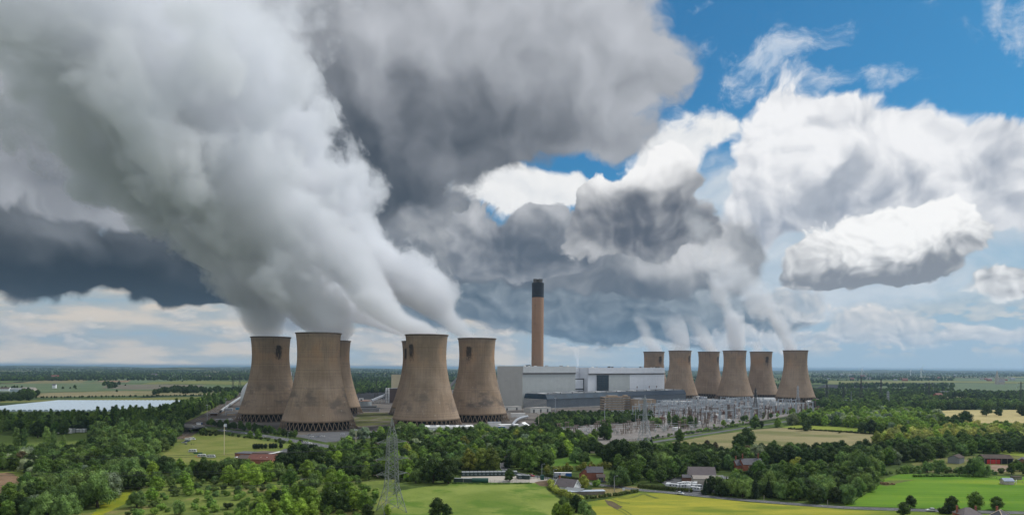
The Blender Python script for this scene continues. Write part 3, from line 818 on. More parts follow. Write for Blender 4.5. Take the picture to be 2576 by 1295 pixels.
    F('dirt_patch', [(1345, 1213), (1372, 1207), (1396, 1213), (1390, 1222), (1362, 1222)], 5, field_mat('trodden earth', (.10, .072, .045), (.14, .10, .065), .2))
    F('dirt_patch', [(1522, 1256), (1540, 1261), (1564, 1274), (1556, 1281), (1530, 1270)], 6, field_mat('flattened earth', (.09, .075, .04), (.14, .11, .07), .3))
    F('dirt_patch', [(2212, 1217), (2240, 1208), (2300, 1206), (2270, 1213), (2230, 1222)], 5, field_mat('thin crop', (.10, .13, .03), (.13, .14, .045), .2))
    # wheel tracks in the barley
    mb = MB(); zt = .09
    for pts, w in (([(1535, 1247), (1570, 1252), (1592, 1250), (1622, 1240)], 2.2), ([(1538, 1244), (1572, 1249), (1596, 1246), (1626, 1238)], .9), ([(1617, 1240), (1632, 1246), (1654, 1253)], 3.0),
                   ([(1556, 1276), (1580, 1288), (1604, 1310)], .9), ([(1550, 1280), (1572, 1291), (1594, 1312)], .9), ([(1536, 1254), (1560, 1262), (1584, 1266)], 1.2), ([(2370, 1288), (2390, 1292), (2400, 1305)], .9), ([(2376, 1287), (2400, 1291), (2412, 1305)], .9)):
        zt += .012; ribbon(mb, spline([at(*p) for p in pts]), w, zt)
    tag(mb.build('wheel_tracks', TRACKM), kind='structure')
    # roads
    def road(name, pts, w, lines, lvl=.14):
        path = spline([at(*p) if len(p) == 2 else at(p[0], p[1], p[2]) for p in pts], 8)
        mb = MB(); ribbon(mb, path, w, lvl)
        for off, ww, dash in lines: ribbon(mb, path, ww, lvl + .02, off, 1, dash)
        return tag(mb.build(name, LINE_M), kind='structure'), path
    road('main_road', [(530, 1078.5), (611, 1088), (702, 1102), (775, 1114), (817, 1121), (870, 1128), (940, 1136), (1010, 1140)], 12.5, [(0.15, .18, (4, 9)), (5.6, .2, None), (-5.6, .2, None), (-.15, .18, (4, 9))])
    road('lane', [(1275, 1140), (1273, 1152), (1268, 1170), (1275, 1182), (1300, 1190), (1336, 1196), (1377, 1202), (1420, 1209), (1480, 1216), (1545, 1223), (1604, 1231), (1703, 1240), (1788, 1249), (1887, 1258), (2010, 1268), (2138, 1276.5), (2284, 1281.5), (2405, 1285.5), (2600, 1290), (2750, 1294)], 6.5, [(0, .15, (3, 9)), (3.0, .12, None), (-3.0, .12, None)])
    road('access_road', [(1615, 1118), (1647, 1111), (1770, 1092), (1897, 1072), (1960, 1062.5), (2030, 1050)], 7.0, [])
    road('site_road', [(740, 1093), (840, 1099), (960, 1086), (1060, 1086)], 7.0, [])
    road('farm_track', [(690, 1196), (740, 1205), (790, 1200), (840, 1188)], 3.5, [])
build_land()

# distant hills
def hill(name, px0, px1, D, h, m, seed, step=40, depth=900.0, base=-2.0):
    "a low ridge with real depth"
    x0, x1 = (px0 - CX) / FPX * D, (px1 - CX) / FPX * D
    n = max(8, int((px1 - px0) / 6)); rows = 9
    vs, fs = [], []
    for j in range(rows):
        v = j / (rows - 1)
        for i in range(n + 1):
            u = i / n
            env = math.sin(math.pi * min(1, max(0, u))) ** .6 * math.sin(math.pi * v)
            e = fractal(Vector((u * (px1 - px0) / 60.0 + seed, v * 2, seed)), 1.0, 2.0, 5) * .28 + .8
            vs.append((x0 + (x1 - x0) * u, D + depth * v + 40 * math.sin(u * 9 + seed), base + h * env * max(.1, e)))
    for j in range(rows - 1):
        for i in range(n):
            a = j * (n + 1) + i; fs.append((a, a + 1, a + n + 2, a + n + 1))
    return tag(MB().add(vs, fs).build(name, m, smooth=True), kind='structure')
HILLM = field_mat('wooded hill', (.022, .034, .018), (.036, .050, .024), .01, (.09, .10, .04), .003, (.55, .6), fine=.6)
hill('hill', 318, 520, 8200, 44, HILLM, 3.1)
hill('hill', -200, 330, 12500, 40, HILLM, 5.7, depth=1500)
hill('hill', 330, 1000, 13200, 34, HILLM, 8.2, depth=1200)
hill('hill', 1950, 2800, 13000, 44, HILLM, 1.4, depth=1500)
hill('hill', 1150, 1700, 13600, 24, HILLM, 9.9, depth=900)
# ------------------------------------------------------------------ air
def build_haze():
    m = bpy.data.materials.new('air'); m.use_nodes = True; t = m.node_tree; t.nodes.clear()
    out = t.nodes.new('ShaderNodeOutputMaterial'); v = t.nodes.new('ShaderNodeVolumePrincipled')
    v.inputs['Color'].default_value = HAZE_COL; v.inputs['Density'].default_value = HAZE_D; v.inputs['Anisotropy'].default_value = 0.3
    t.links.new(v.outputs[0], out.inputs['Volume'])
    o = MB().box((0, 0, -3.0), (31000, 31000, 720)).build('haze', m)
    tag(o, kind='stuff')
HAZE_COL, HAZE_D = (0.48, 0.70, 0.98, 1), 3.4e-5
build_haze()
# ------------------------------------------------------------------ trees
def leaf_mat(name, col, var=0.35, trans=0.25):
    m = bpy.data.materials.new(name); m.use_nodes = True; N = NT(m.node_tree)
    b = N.nodes['Principled BSDF']
    rn = N.rnd()
    P = N.coord('Object')
    n = N.noise(N.vm('ADD', P, N.comb(rn * 40.0, 0.0, 0.0)), 0.45, 3.0, 0.6)
    f = N.noise(P, 2.3, 2.0, 0.6)
    c = N.mix(n.sstep(0.36, 0.64), tuple(v * (1 - var) for v in col), (col[0] * (1 + var * 1.1), col[1] * (1 + var), col[2] * (1 + var * .6)))
    hue = N.mix((rn * 7.31).frac(), (0.82, 0.94, 0.98), (1.12, 1.06, 0.95))
    c = N.mix(1.0, c, hue, 'MULTIPLY')
    c = N.vm('SCALE', c, scale=((f - 0.5) * 0.8 + 1.0) * ((rn * 3.77).frac() * 0.75 + 0.66))
    N.put(b.inputs['Base Color'], c)
    b.inputs['Roughness'].default_value = 0.75; b.inputs['Specular IOR Level'].default_value = 0.2
    tr = N.nodes.new('ShaderNodeBsdfTranslucent'); N.put(tr.inputs[0], N.mix(1.0, c, (1.25, 1.25, .7), 'MULTIPLY'))
    mx = N.nodes.new('ShaderNodeMixShader'); mx.inputs[0].default_value = trans
    N.links.new(b.outputs[0], mx.inputs[1]); N.links.new(tr.outputs[0], mx.inputs[2])
    N.links.new(mx.outputs[0], N.nodes['Material Output'].inputs['Surface'])
    return m

BARK = mat('bark', (.060, .046, .034), .95, .3, 1.0)
LEAF = {
    'dark': leaf_mat('oak leaves', (.046, .078, .022)), 'mid': leaf_mat('ash leaves', (.092, .155, .032)), 'olive': leaf_mat('willow leaves', (.140, .215, .070)),
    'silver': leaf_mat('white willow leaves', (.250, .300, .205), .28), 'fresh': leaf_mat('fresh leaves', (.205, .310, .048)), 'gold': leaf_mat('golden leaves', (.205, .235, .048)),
    'copper': leaf_mat('copper leaves', (.095, .075, .042)), 'pine': leaf_mat('pine needles', (.026, .042, .022)), 'lit': leaf_mat('sunlit tone leaves', (.40, .42, .13)),  # the 'lit' leaves have sunlight put into their colour
    'scrub': leaf_mat('scrub leaves', (.165, .260, .055)), 'hedge': leaf_mat('hedge leaves', (.065, .090, .028)),
}

def lump(mb, c, r, rng, seg=7, rings=5):
    "small closed lumpy ball that keeps a crown from being see-through"
    vs = []; 
    for i in range(1, rings):
        th = math.pi * i / rings
        for k in range(seg):
            ph = 2 * math.pi * k / seg + i * .4
            w = rng.uniform(.82, 1.1)
            vs.append((c[0] + r[0] * w * math.sin(th) * math.cos(ph), c[1] + r[1] * w * math.sin(th) * math.sin(ph), c[2] + r[2] * w * math.cos(th)))
    t, b = len(vs), len(vs) + 1
    vs += [(c[0], c[1], c[2] + r[2]), (c[0], c[1], c[2] - r[2])]
    fs = []
    for i in range(rings - 2):
        for k in range(seg):
            a, a2 = i * seg + k, i * seg + (k + 1) % seg
            fs.append((a, a + seg, a2 + seg, a2))
    fs += [(t, k, (k + 1) % seg) for k in range(seg)]
    o = (rings - 2) * seg
    fs += [(b, o + (k + 1) % seg, o + k) for k in range(seg)]
    mb.add(vs, fs)

def leaves(mb, lobes, rng, per_area, size, droop=0.0, core=.74):
    "leaf sprays scattered over and inside each lobe"
    for (c, r) in lobes:
        lump(mb, c, (r[0] * core, r[1] * core, r[2] * core), rng)
        area = 4 * math.pi * ((r[0] * r[1]) ** .8 + (r[0] * r[2]) ** .8 + (r[1] * r[2]) ** .8) ** 1.0 / 3
        n = max(10, int(area * per_area))
        for _ in range(n):
            z = rng.uniform(-0.85, 1.0); a = rng.uniform(0, 2 * math.pi); s = math.sqrt(max(0, 1 - z * z))
            d = Vector((s * math.cos(a), s * math.sin(a), z))
            k = rng.uniform(.74, 1.10)
            p = Vector((c[0] + d.x * r[0] * k, c[1] + d.y * r[1] * k, c[2] + d.z * r[2] * k))
            nn = (d + Vector((rng.gauss(0, .45), rng.gauss(0, .45), rng.gauss(0, .45) + .25))).normalized()
            u = nn.cross(Vector((rng.gauss(0, 1), rng.gauss(0, 1), rng.gauss(0, 1)))).normalized()
            w = nn.cross(u)
            sz = size * rng.uniform(.55, 1.25)
            if droop: w = (w * .5 + Vector((0, 0, -droop))).normalized(); a2 = sz * .55; b2 = sz * 1.5
            else: a2 = sz; b2 = sz * rng.uniform(.6, 1.0)
            mb.add([p - u * a2 * .5 - w * b2 * .3, p + u * a2 * .5 - w * b2 * .35, p + u * a2 * .22 + w * b2 * .65 + nn * sz * .1, p - u * a2 * .3 + w * b2 * .55], [(0, 1, 2, 3)])

def trunk_mesh(h, r, lobes, rng, lean=0.0):
    mb = MB()
    top = h
    pts = [Vector((lean * t * t + rng.gauss(0, .04), rng.gauss(0, .04), -0.3 + top * t)) for t in (0, .25, .5, .75, 1)]
    mb.tube(pts, [r * 1.5, r, r * .8, r * .6, r * .3], 7)
    for (c, rr) in lobes[:7]:
        b = pts[2].lerp(pts[3], rng.random())
        e = Vector(c)
        mid = b.lerp(e, .5) + Vector((0, 0, -.3))
        mb.tube([b, mid, e], [r * .45, r * .3, r * .12], 5)
    return mb

def shape(kind, rng):
    "lobes of a unit-like tree (metres); returns lobes, trunk height, trunk radius, height"
    L = []
    if kind == 'broad':
        W = rng.uniform(4.6, 5.8); Hh = rng.uniform(10, 12.5)
        for i in range(15):
            t = i / 14; z = 1.7 + (Hh - 2.7) * t
            env = math.sin(math.pi * (0.22 + .70 * t)) ** .8
            a = i * 2.4 + rng.gauss(0, .3); d = W * env * rng.uniform(.35, .72) * (0.3 if i > 12 else 1)
            q = rng.uniform(1.5, 2.4) * (.75 + .35 * env)
            L.append(((d * math.cos(a), d * math.sin(a), z), (q, q, q * rng.uniform(.7, .9))))
        L.append(((0, 0, Hh * .58), (W * .52, W * .52, Hh * .28)))
        return L, Hh * .55, .32, Hh
    if kind == 'willow':
        W = rng.uniform(5, 6.4); Hh = rng.uniform(9.5, 12)
        for i in range(18):
            t = rng.random(); a = i * 2.4 + rng.gauss(0, .3)
            z = 1.5 + (Hh - 3.1) * t; env = math.sqrt(max(.05, 1 - (max(0, t - .35) / .68) ** 2))
            d = W * env * rng.uniform(.45, .75); q = rng.uniform(1.4, 2.1)
            L.append(((d * math.cos(a), d * math.sin(a), z), (q, q, q * 1.15)))
        L.append(((0, 0, Hh * .52), (W * .58, W * .58, Hh * .36)))
        return L, Hh * .5, .38, Hh
    if kind == 'tall':
        W = rng.uniform(2.7, 3.5); Hh = rng.uniform(14, 17)
        for i in range(15):
            t = i / 14; a = i * 2.4; z = 1.6 + (Hh - 2.8) * t
            env = math.sin(math.pi * (.2 + .72 * t)) ** .7
            d = W * env * rng.uniform(.25, .55); q = rng.uniform(1.25, 1.8) * (.6 + .5 * env)
            L.append(((d * math.cos(a), d * math.sin(a), z), (q, q, q * 1.35)))
        L.append(((0, 0, Hh * .5), (W * .5, W * .5, Hh * .38)))
        return L, Hh * .6, .28, Hh
    if kind == 'bush':
        W = rng.uniform(2.2, 3.0); Hh = rng.uniform(3.6, 4.8)
        for i in range(10):
            a = i * 2.4; d = W * rng.uniform(.3, .75); q = rng.uniform(.8, 1.35)
            L.append(((d * math.cos(a), d * math.sin(a), rng.uniform(.7, Hh - q)), (q, q, q * .95)))
        L.append(((0, 0, Hh * .42), (W * .62, W * .62, Hh * .42)))
        return L, Hh * .4, .12, Hh
    if kind == 'conifer':
        Hh = rng.uniform(10, 12)
        for i in range(9):
            t = i / 8; q = 2.3 * (1 - t) + .35
            for k in range(4 if i < 7 else 1):
                a = k * math.pi / 2 + i * .7
                d = q * .5 if i < 7 else 0
                L.append(((d * math.cos(a), d * math.sin(a), 1.2 + (Hh - 1.9) * t), (q * .55, q * .55, .75)))
        L.append(((0, 0, Hh * .42), (1.0, 1.0, Hh * .38)))
        return L, Hh * .8, .22, Hh
    if kind == 'pine':                       # dark flat-topped pines with bare stems
        Hh = rng.uniform(10, 11.5)
        for i in range(9):
            a = i * 2.4; d = rng.uniform(.6, 2.2); q = rng.uniform(1.1, 1.7)
            L.append(((d * math.cos(a), d * math.sin(a), Hh * rng.uniform(.55, .9)), (q, q, q * .7)))
        return L, Hh * .85, .2, Hh

SPEC = {  # species: (shape, leaf key, spray size, density, droop, variants, words)
    'oak': ('broad', 'dark', .82, 2.9, 0, 3, 'dark green broad-crowned tree'),
    'ash': ('broad', 'mid', .78, 2.9, 0, 3, 'mid green rounded tree'),
    'willow': ('willow', 'olive', .62, 4.2, .6, 3, 'grey-green willow'),
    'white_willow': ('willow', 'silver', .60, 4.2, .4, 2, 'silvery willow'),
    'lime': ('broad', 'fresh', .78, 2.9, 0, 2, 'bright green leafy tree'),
    'poplar': ('tall', 'mid', .72, 3.0, 0, 2, 'tall narrow green tree'),
    'poplar_grey': ('tall', 'olive', .64, 3.6, .3, 2, 'tall narrow grey-green tree'),
    'golden': ('broad', 'gold', .74, 2.9, 0, 2, 'yellowish green tree'),
    'copper': ('broad', 'copper', .74, 2.9, 0, 1, 'reddish brown tree'),
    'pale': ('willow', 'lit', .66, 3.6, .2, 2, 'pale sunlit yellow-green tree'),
    'scrub': ('bush', 'scrub', .52, 5.0, 0, 3, 'light green bush'),
    'dark_bush': ('bush', 'hedge', .52, 5.0, 0, 2, 'dark green bush'),
    'grey_bush': ('bush', 'olive', .46, 5.6, 0, 2, 'grey-green bush'),
    'spruce': ('conifer', 'pine', .60, 5.0, .5, 2, 'dark pointed conifer'),
    'pine': ('pine', 'pine', .66, 4.0, 0, 2, 'dark bare-stemmed pine'),
}
TPL = {}
def template(sp):
    if sp in TPL: return TPL[sp]
    kind, lk, size, dens, droop, nv, words = SPEC[sp]
    out = []
    rng = random.Random(sum(map(ord, sp)) * 7)
    for v in range(nv):
        L, th, tr, Hh = shape(kind, rng)
        mb = MB(); leaves(mb, L, rng, dens * .88, size * .82, droop)
        cme = mb.mesh('crown', LEAF[lk])
        tme = trunk_mesh(th, tr, L, rng).mesh('trunk', BARK, smooth=True)
        out.append((cme, tme, Hh))
    TPL[sp] = out
    return out

TREES = []    # (species, x, y, scale, region words, hero)
def inside(p, poly):
    c = False; n = len(poly)
    for i in range(n):
        a, b = poly[i], poly[(i + 1) % n]
        if (a[1] > p[1]) != (b[1] > p[1]) and p[0] < (b[0] - a[0]) * (p[1] - a[1]) / (b[1] - a[1]) + a[0]: c = not c
    return c
KEEP = []      # ground kept clear of trees: (polygon in world)
def clear(pts): KEEP.append([(at(*p).x, at(*p).y) for p in pts])
GRIDC = {}
def free(x, y, r):
    g = 8.0; i, j = int(x // g), int(y // g)
    for a in range(i - 2, i + 3):
        for b in range(j - 2, j + 3):
            for (px, py, pr) in GRIDC.get((a, b), ()):
                if (px - x) ** 2 + (py - y) ** 2 < (.5 * (pr + r)) ** 2: return False
    return True
def put(sp, x, y, s, where, hero=False, r=6.0):
    GRIDC.setdefault((int(x // 8), int(y // 8)), []).append((x, y, r))
    TREES.append((sp, x, y, s, where, hero))
def region(pts, mix, gap, s0, s1, where, n=None, seed=1):
    "fills a patch of ground with trees; mix = [(species, share)]"
    poly = [(at(*p).x, at(*p).y) for p in pts]
    rng = random.Random(seed * 77 + len(pts))
    xs = [p[0] for p in poly]; ys = [p[1] for p in poly]
    area = abs(sum(poly[i][0] * poly[(i + 1) % len(poly)][1] - poly[(i + 1) % len(poly)][0] * poly[i][1] for i in range(len(poly)))) / 2
    tries = int(area / (gap * gap) * 5)
    tot = sum(w for _, w in mix)
    for _ in range(tries):
        x, y = rng.uniform(min(xs), max(xs)), rng.uniform(min(ys), max(ys))
        if not inside((x, y), poly) or any(inside((x, y), k) for k in KEEP): continue
        # kinds of tree grow in drifts
        pick = (mnoise(Vector((x * .021 + seed, y * .021, seed * 3.3))) * .9 + .5 + rng.gauss(0, .16)) % 1.0 * tot
        acc = 0
        for sp, w in mix:
            acc += w
            if pick <= acc: break
        g = gap * (rng.uniform(.8, 1.25)) * (.62 if SPEC[sp][0] == 'bush' else .85 if SPEC[sp][0] in ('tall', 'conifer', 'pine') else 1)
        if not free(x, y, g): continue
        put(sp, x, y, rng.uniform(s0, s1), where, False, g)
def hero(sp, px, py, h, where):
    "a tree of height h with its foot at survey position px, py"
    p = at(px, py)
    hh = template(sp)[0][2]
    put(sp, p.x, p.y, h / hh, where, True, h * .7)

def plant():
    # ground that stays open
    for poly in ([(905, 1300), (985, 1243), (1150, 1206), (1345, 1206), (1400, 1245), (1385, 1300)], [(1475, 1262), (1545, 1248), (1608, 1234), (1720, 1240), (2138, 1274), (2576, 1284), (2576, 1400), (1500, 1400)],
                 [(2125, 1274), (2180, 1235), (2225, 1200), (2300, 1190), (2640, 1197), (2640, 1290)], [(380, 1162), (430, 1130), (480, 1093), (640, 1103), (705, 1118), (712, 1125), (860, 1130), (860, 1150), (770, 1164), (632, 1168), (570, 1174), (470, 1174)],
                 [(520, 1070), (611, 1083), (702, 1097), (817, 1116), (1010, 1134), (1010, 1147), (817, 1128), (700, 1108), (600, 1094), (520, 1083)],
                 [(1264, 1140), (1278, 1140), (1276, 1178), (1305, 1188), (1420, 1205), (1610, 1228), (1800, 1247), (2140, 1272), (2140, 1284), (1700, 1247), (1420, 1222), (1290, 1198), (1255, 1184)],
                 [(1150, 1214), (1150, 1189), (1330, 1190), (1400, 1204), (1400, 1222)], [(1390, 1228), (1430, 1202), (1560, 1225), (1600, 1234), (1500, 1256)],
                 [(1690, 1112), (1900, 1077), (1965, 1068), (2250, 1084), (2240, 1108), (2150, 1124), (1700, 1124)],
                 [(1600, 1122), (1647, 1105), (1897, 1066), (1960, 1056), (1968, 1066), (1900, 1080), (1650, 1120)],
                 [(1660, 1210), (1830, 1196), (1900, 1204), (1830, 1232), (1720, 1244)], [(1440, 1208), (1450, 1190), (1520, 1186), (1540, 1206), (1500, 1216)],
                 [(1365, 1170), (1380, 1158), (1470, 1148), (1480, 1162), (1420, 1174)], [(2040, 1180), (2050, 1168), (2130, 1168), (2130, 1182)], [(585, 1140), (730, 1140), (730, 1186), (585, 1190)], [(465, 1150), (590, 1155), (590, 1188), (465, 1184)]):
        clear(poly)
    # ---- single trees and shrubs that stand out
    for a in [('oak', 2291, 1276, 6.6, 'alone beside the lane below the bright green field'), ('oak', 2272, 1296, 7, 'at the edge of the barley by the lane'), ('oak', 2396, 1289, 8.8, 'left of the brick house by the lane'),
              ('ash', 2454, 1287, 9.5, 'right behind the brick house by the lane'), ('ash', 2507, 1281, 7.0, 'behind the slate roofed house in the corner'), ('dark_bush', 2372, 1291, 4.0, 'left of the brick house by the lane'), ('spruce', 2386, 1292, 6.0, 'left of the brick house by the lane'),
              ('oak', 1281, 1210, 7.6, 'alone in front of the green container store'), ('oak', 1128, 1216, 15.0, 'left of the green container store'), ('oak', 1090, 1214, 16.0, 'left of the green container store'), ('oak', 1062, 1206, 14.0, 'left of the green container store'),
              ('golden', 1178, 1189, 16.0, 'behind the green container store'), ('golden', 1235, 1187, 16.5, 'behind the green container store'), ('golden', 1208, 1186, 15.5, 'behind the green container store'),
              ('ash', 1332, 1186, 17.0, 'beside the bend in the lane'), ('ash', 1316, 1180, 16.0, 'beside the bend in the lane'), ('ash', 1375, 1183, 13.0, 'beside the bend in the lane'), ('oak', 1354, 1184, 9.0, 'beside the bend in the lane'),
              ('willow', 1448, 1163, 11.5, 'on the small green lawn'), ('willow', 1470, 1165, 10.0, 'on the small green lawn'), ('golden', 1534, 1165, 11.5, 'at the right end of the small green lawn'),
              ('golden', 1467, 1228, 8.5, 'between the white cottage and the brick house'), ('willow', 1558, 1223, 13.5, 'in the garden right of the white cottage'), ('ash', 1592, 1216, 14.0, 'behind the garden of the white cottage'), ('scrub', 1501, 1222, 4.5, 'in the garden right of the white cottage'),
              ('lime', 975, 1293, 5.0, 'by the foot of the near pylon'), ('oak', 1100, 1300, 9.0, 'at the lower edge of the pasture'), ('oak', 1122, 1302, 6.5, 'at the lower edge of the pasture'),
              ('willow', 1418, 1280, 7.2, 'in the clump below the white cottage'), ('oak', 1450, 1288, 8.6, 'in the clump below the white cottage'), ('lime', 1400, 1302, 7.5, 'in the clump below the white cottage'), ('willow', 1470, 1297, 7.5, 'in the clump below the white cottage'), ('lime', 1425, 1305, 8.0, 'in the clump below the white cottage'),
              ('ash', 1898, 1078, 15.0, 'where the access road meets the pale crop'), ('oak', 1915, 1076, 9.0, 'where the access road meets the pale crop'), ('lime', 1956, 1075, 12, 'beside the access road by the sunlit meadow'),
              ('oak', 2027, 1083, 14.5, 'in the hedge below the sunlit meadow'), ('oak', 2192, 1090, 15.0, 'at the right end of the sunlit meadow'), ('oak', 2170, 1089, 13, 'at the right end of the sunlit meadow'), ('ash', 2214, 1091, 11.0, 'at the right end of the sunlit meadow'), ('dark_bush', 2112, 1089, 4.5, 'in the hedge below the sunlit meadow'), ('dark_bush', 2095, 1086, 3, 'in the hedge below the sunlit meadow'),
              ('oak', 2430, 1074, 21.0, 'at the near edge of the sunlit wheat'), ('oak', 2404, 1077, 16, 'at the near edge of the sunlit wheat'), ('oak', 2382, 1079, 16, 'at the near edge of the sunlit wheat'), ('oak', 2481, 1045, 17, 'alone in the sunlit wheat'), ('oak', 2512, 1045, 13, 'alone in the sunlit wheat'), ('oak', 2570, 1045, 16, 'alone in the sunlit wheat'),
              ('willow', 2170, 1206, 18, 'left of the bright green field'), ('willow', 2150, 1196, 20, 'left of the bright green field'), ('willow', 2190, 1200, 16, 'left of the bright green field'), ('willow', 2125, 1192, 17, 'left of the bright green field'), ('golden', 2006, 1192, 12.0, 'beside the white riding arena'),
              ('willow', 2458, 1197, 13.0, 'behind the bright green field'), ('willow', 2472, 1198, 11.5, 'behind the bright green field'), ('willow', 2444, 1196, 11.5, 'behind the bright green field'), ('oak', 2325, 1168, 6, 'left of the grey metal barn'),
              ('white_willow', 270, 1252, 15, 'in the lower left foreground'), ('willow', 215, 1268, 19, 'in the lower left foreground'), ('willow', 245, 1275, 18, 'in the lower left foreground'), ('willow', 190, 1255, 17, 'in the lower left foreground'), ('willow', 145, 1298, 15, 'in the lower left foreground'), ('willow', 120, 1305, 14, 'in the lower left foreground'), ('willow', 168, 1305, 13, 'in the lower left foreground'),
              ('willow', 300, 1212, 15, 'on the bank left of the scrub'), ('willow', 330, 1218, 16, 'on the bank left of the scrub'), ('willow', 285, 1222, 14, 'on the bank left of the scrub'), ('willow', 345, 1228, 13, 'on the bank left of the scrub'),
              ('white_willow', 245, 1168, 11, 'above the foreground wood'), ('ash', 355, 1182, 12, 'at the lower edge of the camp field'),
              ('poplar_grey', 42, 1128, 19, 'on the mown lawn at the far left'), ('poplar_grey', 60, 1127, 18, 'on the mown lawn at the far left'), ('poplar_grey', 118, 1129, 20, 'on the mown lawn at the far left'), ('poplar_grey', 135, 1131, 17, 'on the mown lawn at the far left'), ('poplar_grey', 160, 1132, 14, 'on the mown lawn at the far left'),
              ('oak', 95, 1101, 16, 'on the mown lawn at the far left'), ('ash', 75, 1096, 13, 'on the mown lawn at the far left'), ('oak', 160, 1093, 12, 'on the mown lawn at the far left'), ('ash', 140, 1091, 12, 'on the mown lawn at the far left'),
              ('willow', 248, 1112, 19, 'right of the mown lawn'), ('willow', 268, 1113, 17, 'right of the mown lawn'), ('poplar_grey', 305, 1104, 22, 'right of the mown lawn'), ('poplar_grey', 318, 1103, 19, 'right of the mown lawn'),
              ('willow', 700, 1207, 10.5, 'beside the farm track in the scrub'), ('ash', 730, 1225, 11, 'beside the farm track in the scrub'), ('lime', 640, 1222, 14, 'in the scrub below the brick club house'), ('lime', 665, 1215, 13, 'in the scrub below the brick club house'), ('lime', 610, 1217, 12, 'in the scrub below the brick club house'), ('lime', 575, 1219, 12, 'in the scrub below the brick club house'),
              ('willow', 560, 1196, 12, 'below the brick club house'), ('willow', 585, 1199, 12, 'below the brick club house'), ('oak', 520, 1207, 11.5, 'below the white caravans'), ('oak', 505, 1204, 11, 'below the white caravans'), ('oak', 540, 1207, 11, 'below the white caravans'),
              ('oak', 735, 1176, 16, 'right of the brick club house'), ('oak', 765, 1182, 17, 'right of the brick club house'), ('oak', 795, 1184, 16, 'right of the brick club house'), ('oak', 710, 1187, 14, 'right of the brick club house'), ('oak', 750, 1190, 15, 'right of the brick club house'), ('ash', 752, 1146, 11, 'by the car park of the brick club house'),
              ('willow', 785, 1235, 10, 'beside the farm track'), ('lime', 855, 1236, 13, 'left of the near pylon'), ('lime', 835, 1240, 12, 'left of the near pylon'), ('lime', 870, 1242, 11, 'left of the near pylon'), ('poplar', 760, 1283, 15, 'at the lower edge left of the near pylon'), ('poplar', 742, 1286, 14, 'at the lower edge left of the near pylon'), ('lime', 780, 1290, 13, 'at the lower edge left of the near pylon'), ('lime', 720, 1297, 11, 'at the lower edge left of the near pylon'), ('lime', 690, 1302, 9, 'at the lower edge left of the near pylon'),
              ('oak', 860, 1285, 11, 'left of the foot of the near pylon'), ('lime', 890, 1282, 12, 'left of the foot of the near pylon'), ('oak', 830, 1280, 11, 'left of the foot of the near pylon'), ('lime', 915, 1288, 10, 'left of the foot of the near pylon'),
              ('white_willow', 888, 1104, 13, 'beside the works road below the towers'), ('white_willow', 902, 1103, 12, 'beside the works road below the towers'), ('white_willow', 918, 1102, 12, 'beside the works road below the towers'), ('ash', 940, 1105, 9, 'beside the works road below the towers'),
              ('willow', 1010, 1098, 17, 'in front of the white flat roof'), ('willow', 1035, 1100, 17, 'in front of the white flat roof'), ('willow', 1060, 1102, 14, 'in front of the white flat roof'), ('white_willow', 1085, 1104, 12, 'in front of the white flat roof'), ('white_willow', 1110, 1106, 11, 'in front of the white flat roof'),
              ('willow', 1208, 1094, 16, 'right of the white flat roof'), ('willow', 1222, 1096, 14, 'right of the white flat roof'), ('willow', 1245, 1099, 12, 'right of the white flat roof'), ('white_willow', 1322, 1122, 12, 'right of the white flat roof'),
              ('spruce', 1297, 1093, 9, 'below the small white marquee'), ('spruce', 1318, 1093, 8, 'below the small white marquee'), ('spruce', 1308, 1094, 9.5, 'below the small white marquee'), ('copper', 1340, 1090, 10, 'below the small white marquee'),
              ('oak', 1520, 1105, 16, 'before the small switchyard'), ('poplar', 1533, 1106, 18, 'before the small switchyard'), ('ash', 1495, 1108, 11, 'before the small switchyard'),
              ('poplar_grey', 1683, 1072, 19, 'in the clump between the two switchyards'), ('willow', 1655, 1074, 13, 'in the clump between the two switchyards'), ('ash', 1700, 1075, 14, 'in the clump between the two switchyards'), ('ash', 1720, 1076, 14, 'in the clump between the two switchyards'), ('poplar', 1750, 1076, 14, 'in the clump between the two switchyards'), ('oak', 1735, 1073, 14, 'in the clump between the two switchyards'), ('willow', 1643, 1072, 13, 'in the clump between the two switchyards'),
              ('pine', 181, 1088, 9.5, 'in the dark row on the mown lawn'), ('pine', 190, 1089, 9.0, 'in the dark row on the mown lawn'), ('pine', 199, 1088.5, 9.6, 'in the dark row on the mown lawn'), ('pine', 207, 1089, 9.2, 'in the dark row on the mown lawn'), ('pine', 215, 1088, 9.4, 'in the dark row on the mown lawn'), ('pine', 224, 1089, 9.0, 'in the dark row on the mown lawn'),
              ('white_willow', 2085, 1066, 17, 'in the silvery group behind the sunlit meadow'), ('white_willow', 2105, 1068, 18, 'in the silvery group behind the sunlit meadow'), ('white_willow', 2125, 1070, 17, 'in the silvery group behind the sunlit meadow'), ('white_willow', 2140, 1068, 16, 'in the silvery group behind the sunlit meadow'), ('white_willow', 2160, 1072, 16, 'in the silvery group behind the sunlit meadow'), ('white_willow', 2115, 1061, 17, 'in the silvery group behind the sunlit meadow'),  # silvery kind: sunlight on this group is given by leaf colour
              ('spruce', 1638, 1137, 15, 'beside the middle pylon'), ('ash', 1710, 1113, 12, 'below the access road'), ('oak', 1878, 1128, 18, 'at the lower edge of the pale crop'), ('oak', 1860, 1132, 15, 'at the lower edge of the pale crop'),
              ('copper', 1778, 1128, 8, 'at the lower edge of the pale crop'), ('copper', 1800, 1130, 7, 'at the lower edge of the pale crop'), ('oak', 1572, 1172, 19, 'in the dark group behind the houses'), ('oak', 1550, 1168, 18, 'in the dark group behind the houses'), ('oak', 1596, 1174, 17, 'in the dark group behind the houses'), ('oak', 1530, 1172, 16, 'in the dark group behind the houses'), ('oak', 1620, 1172, 18, 'in the dark group behind the houses')]:
        hero(*a)
    # ---- woods
    G = region
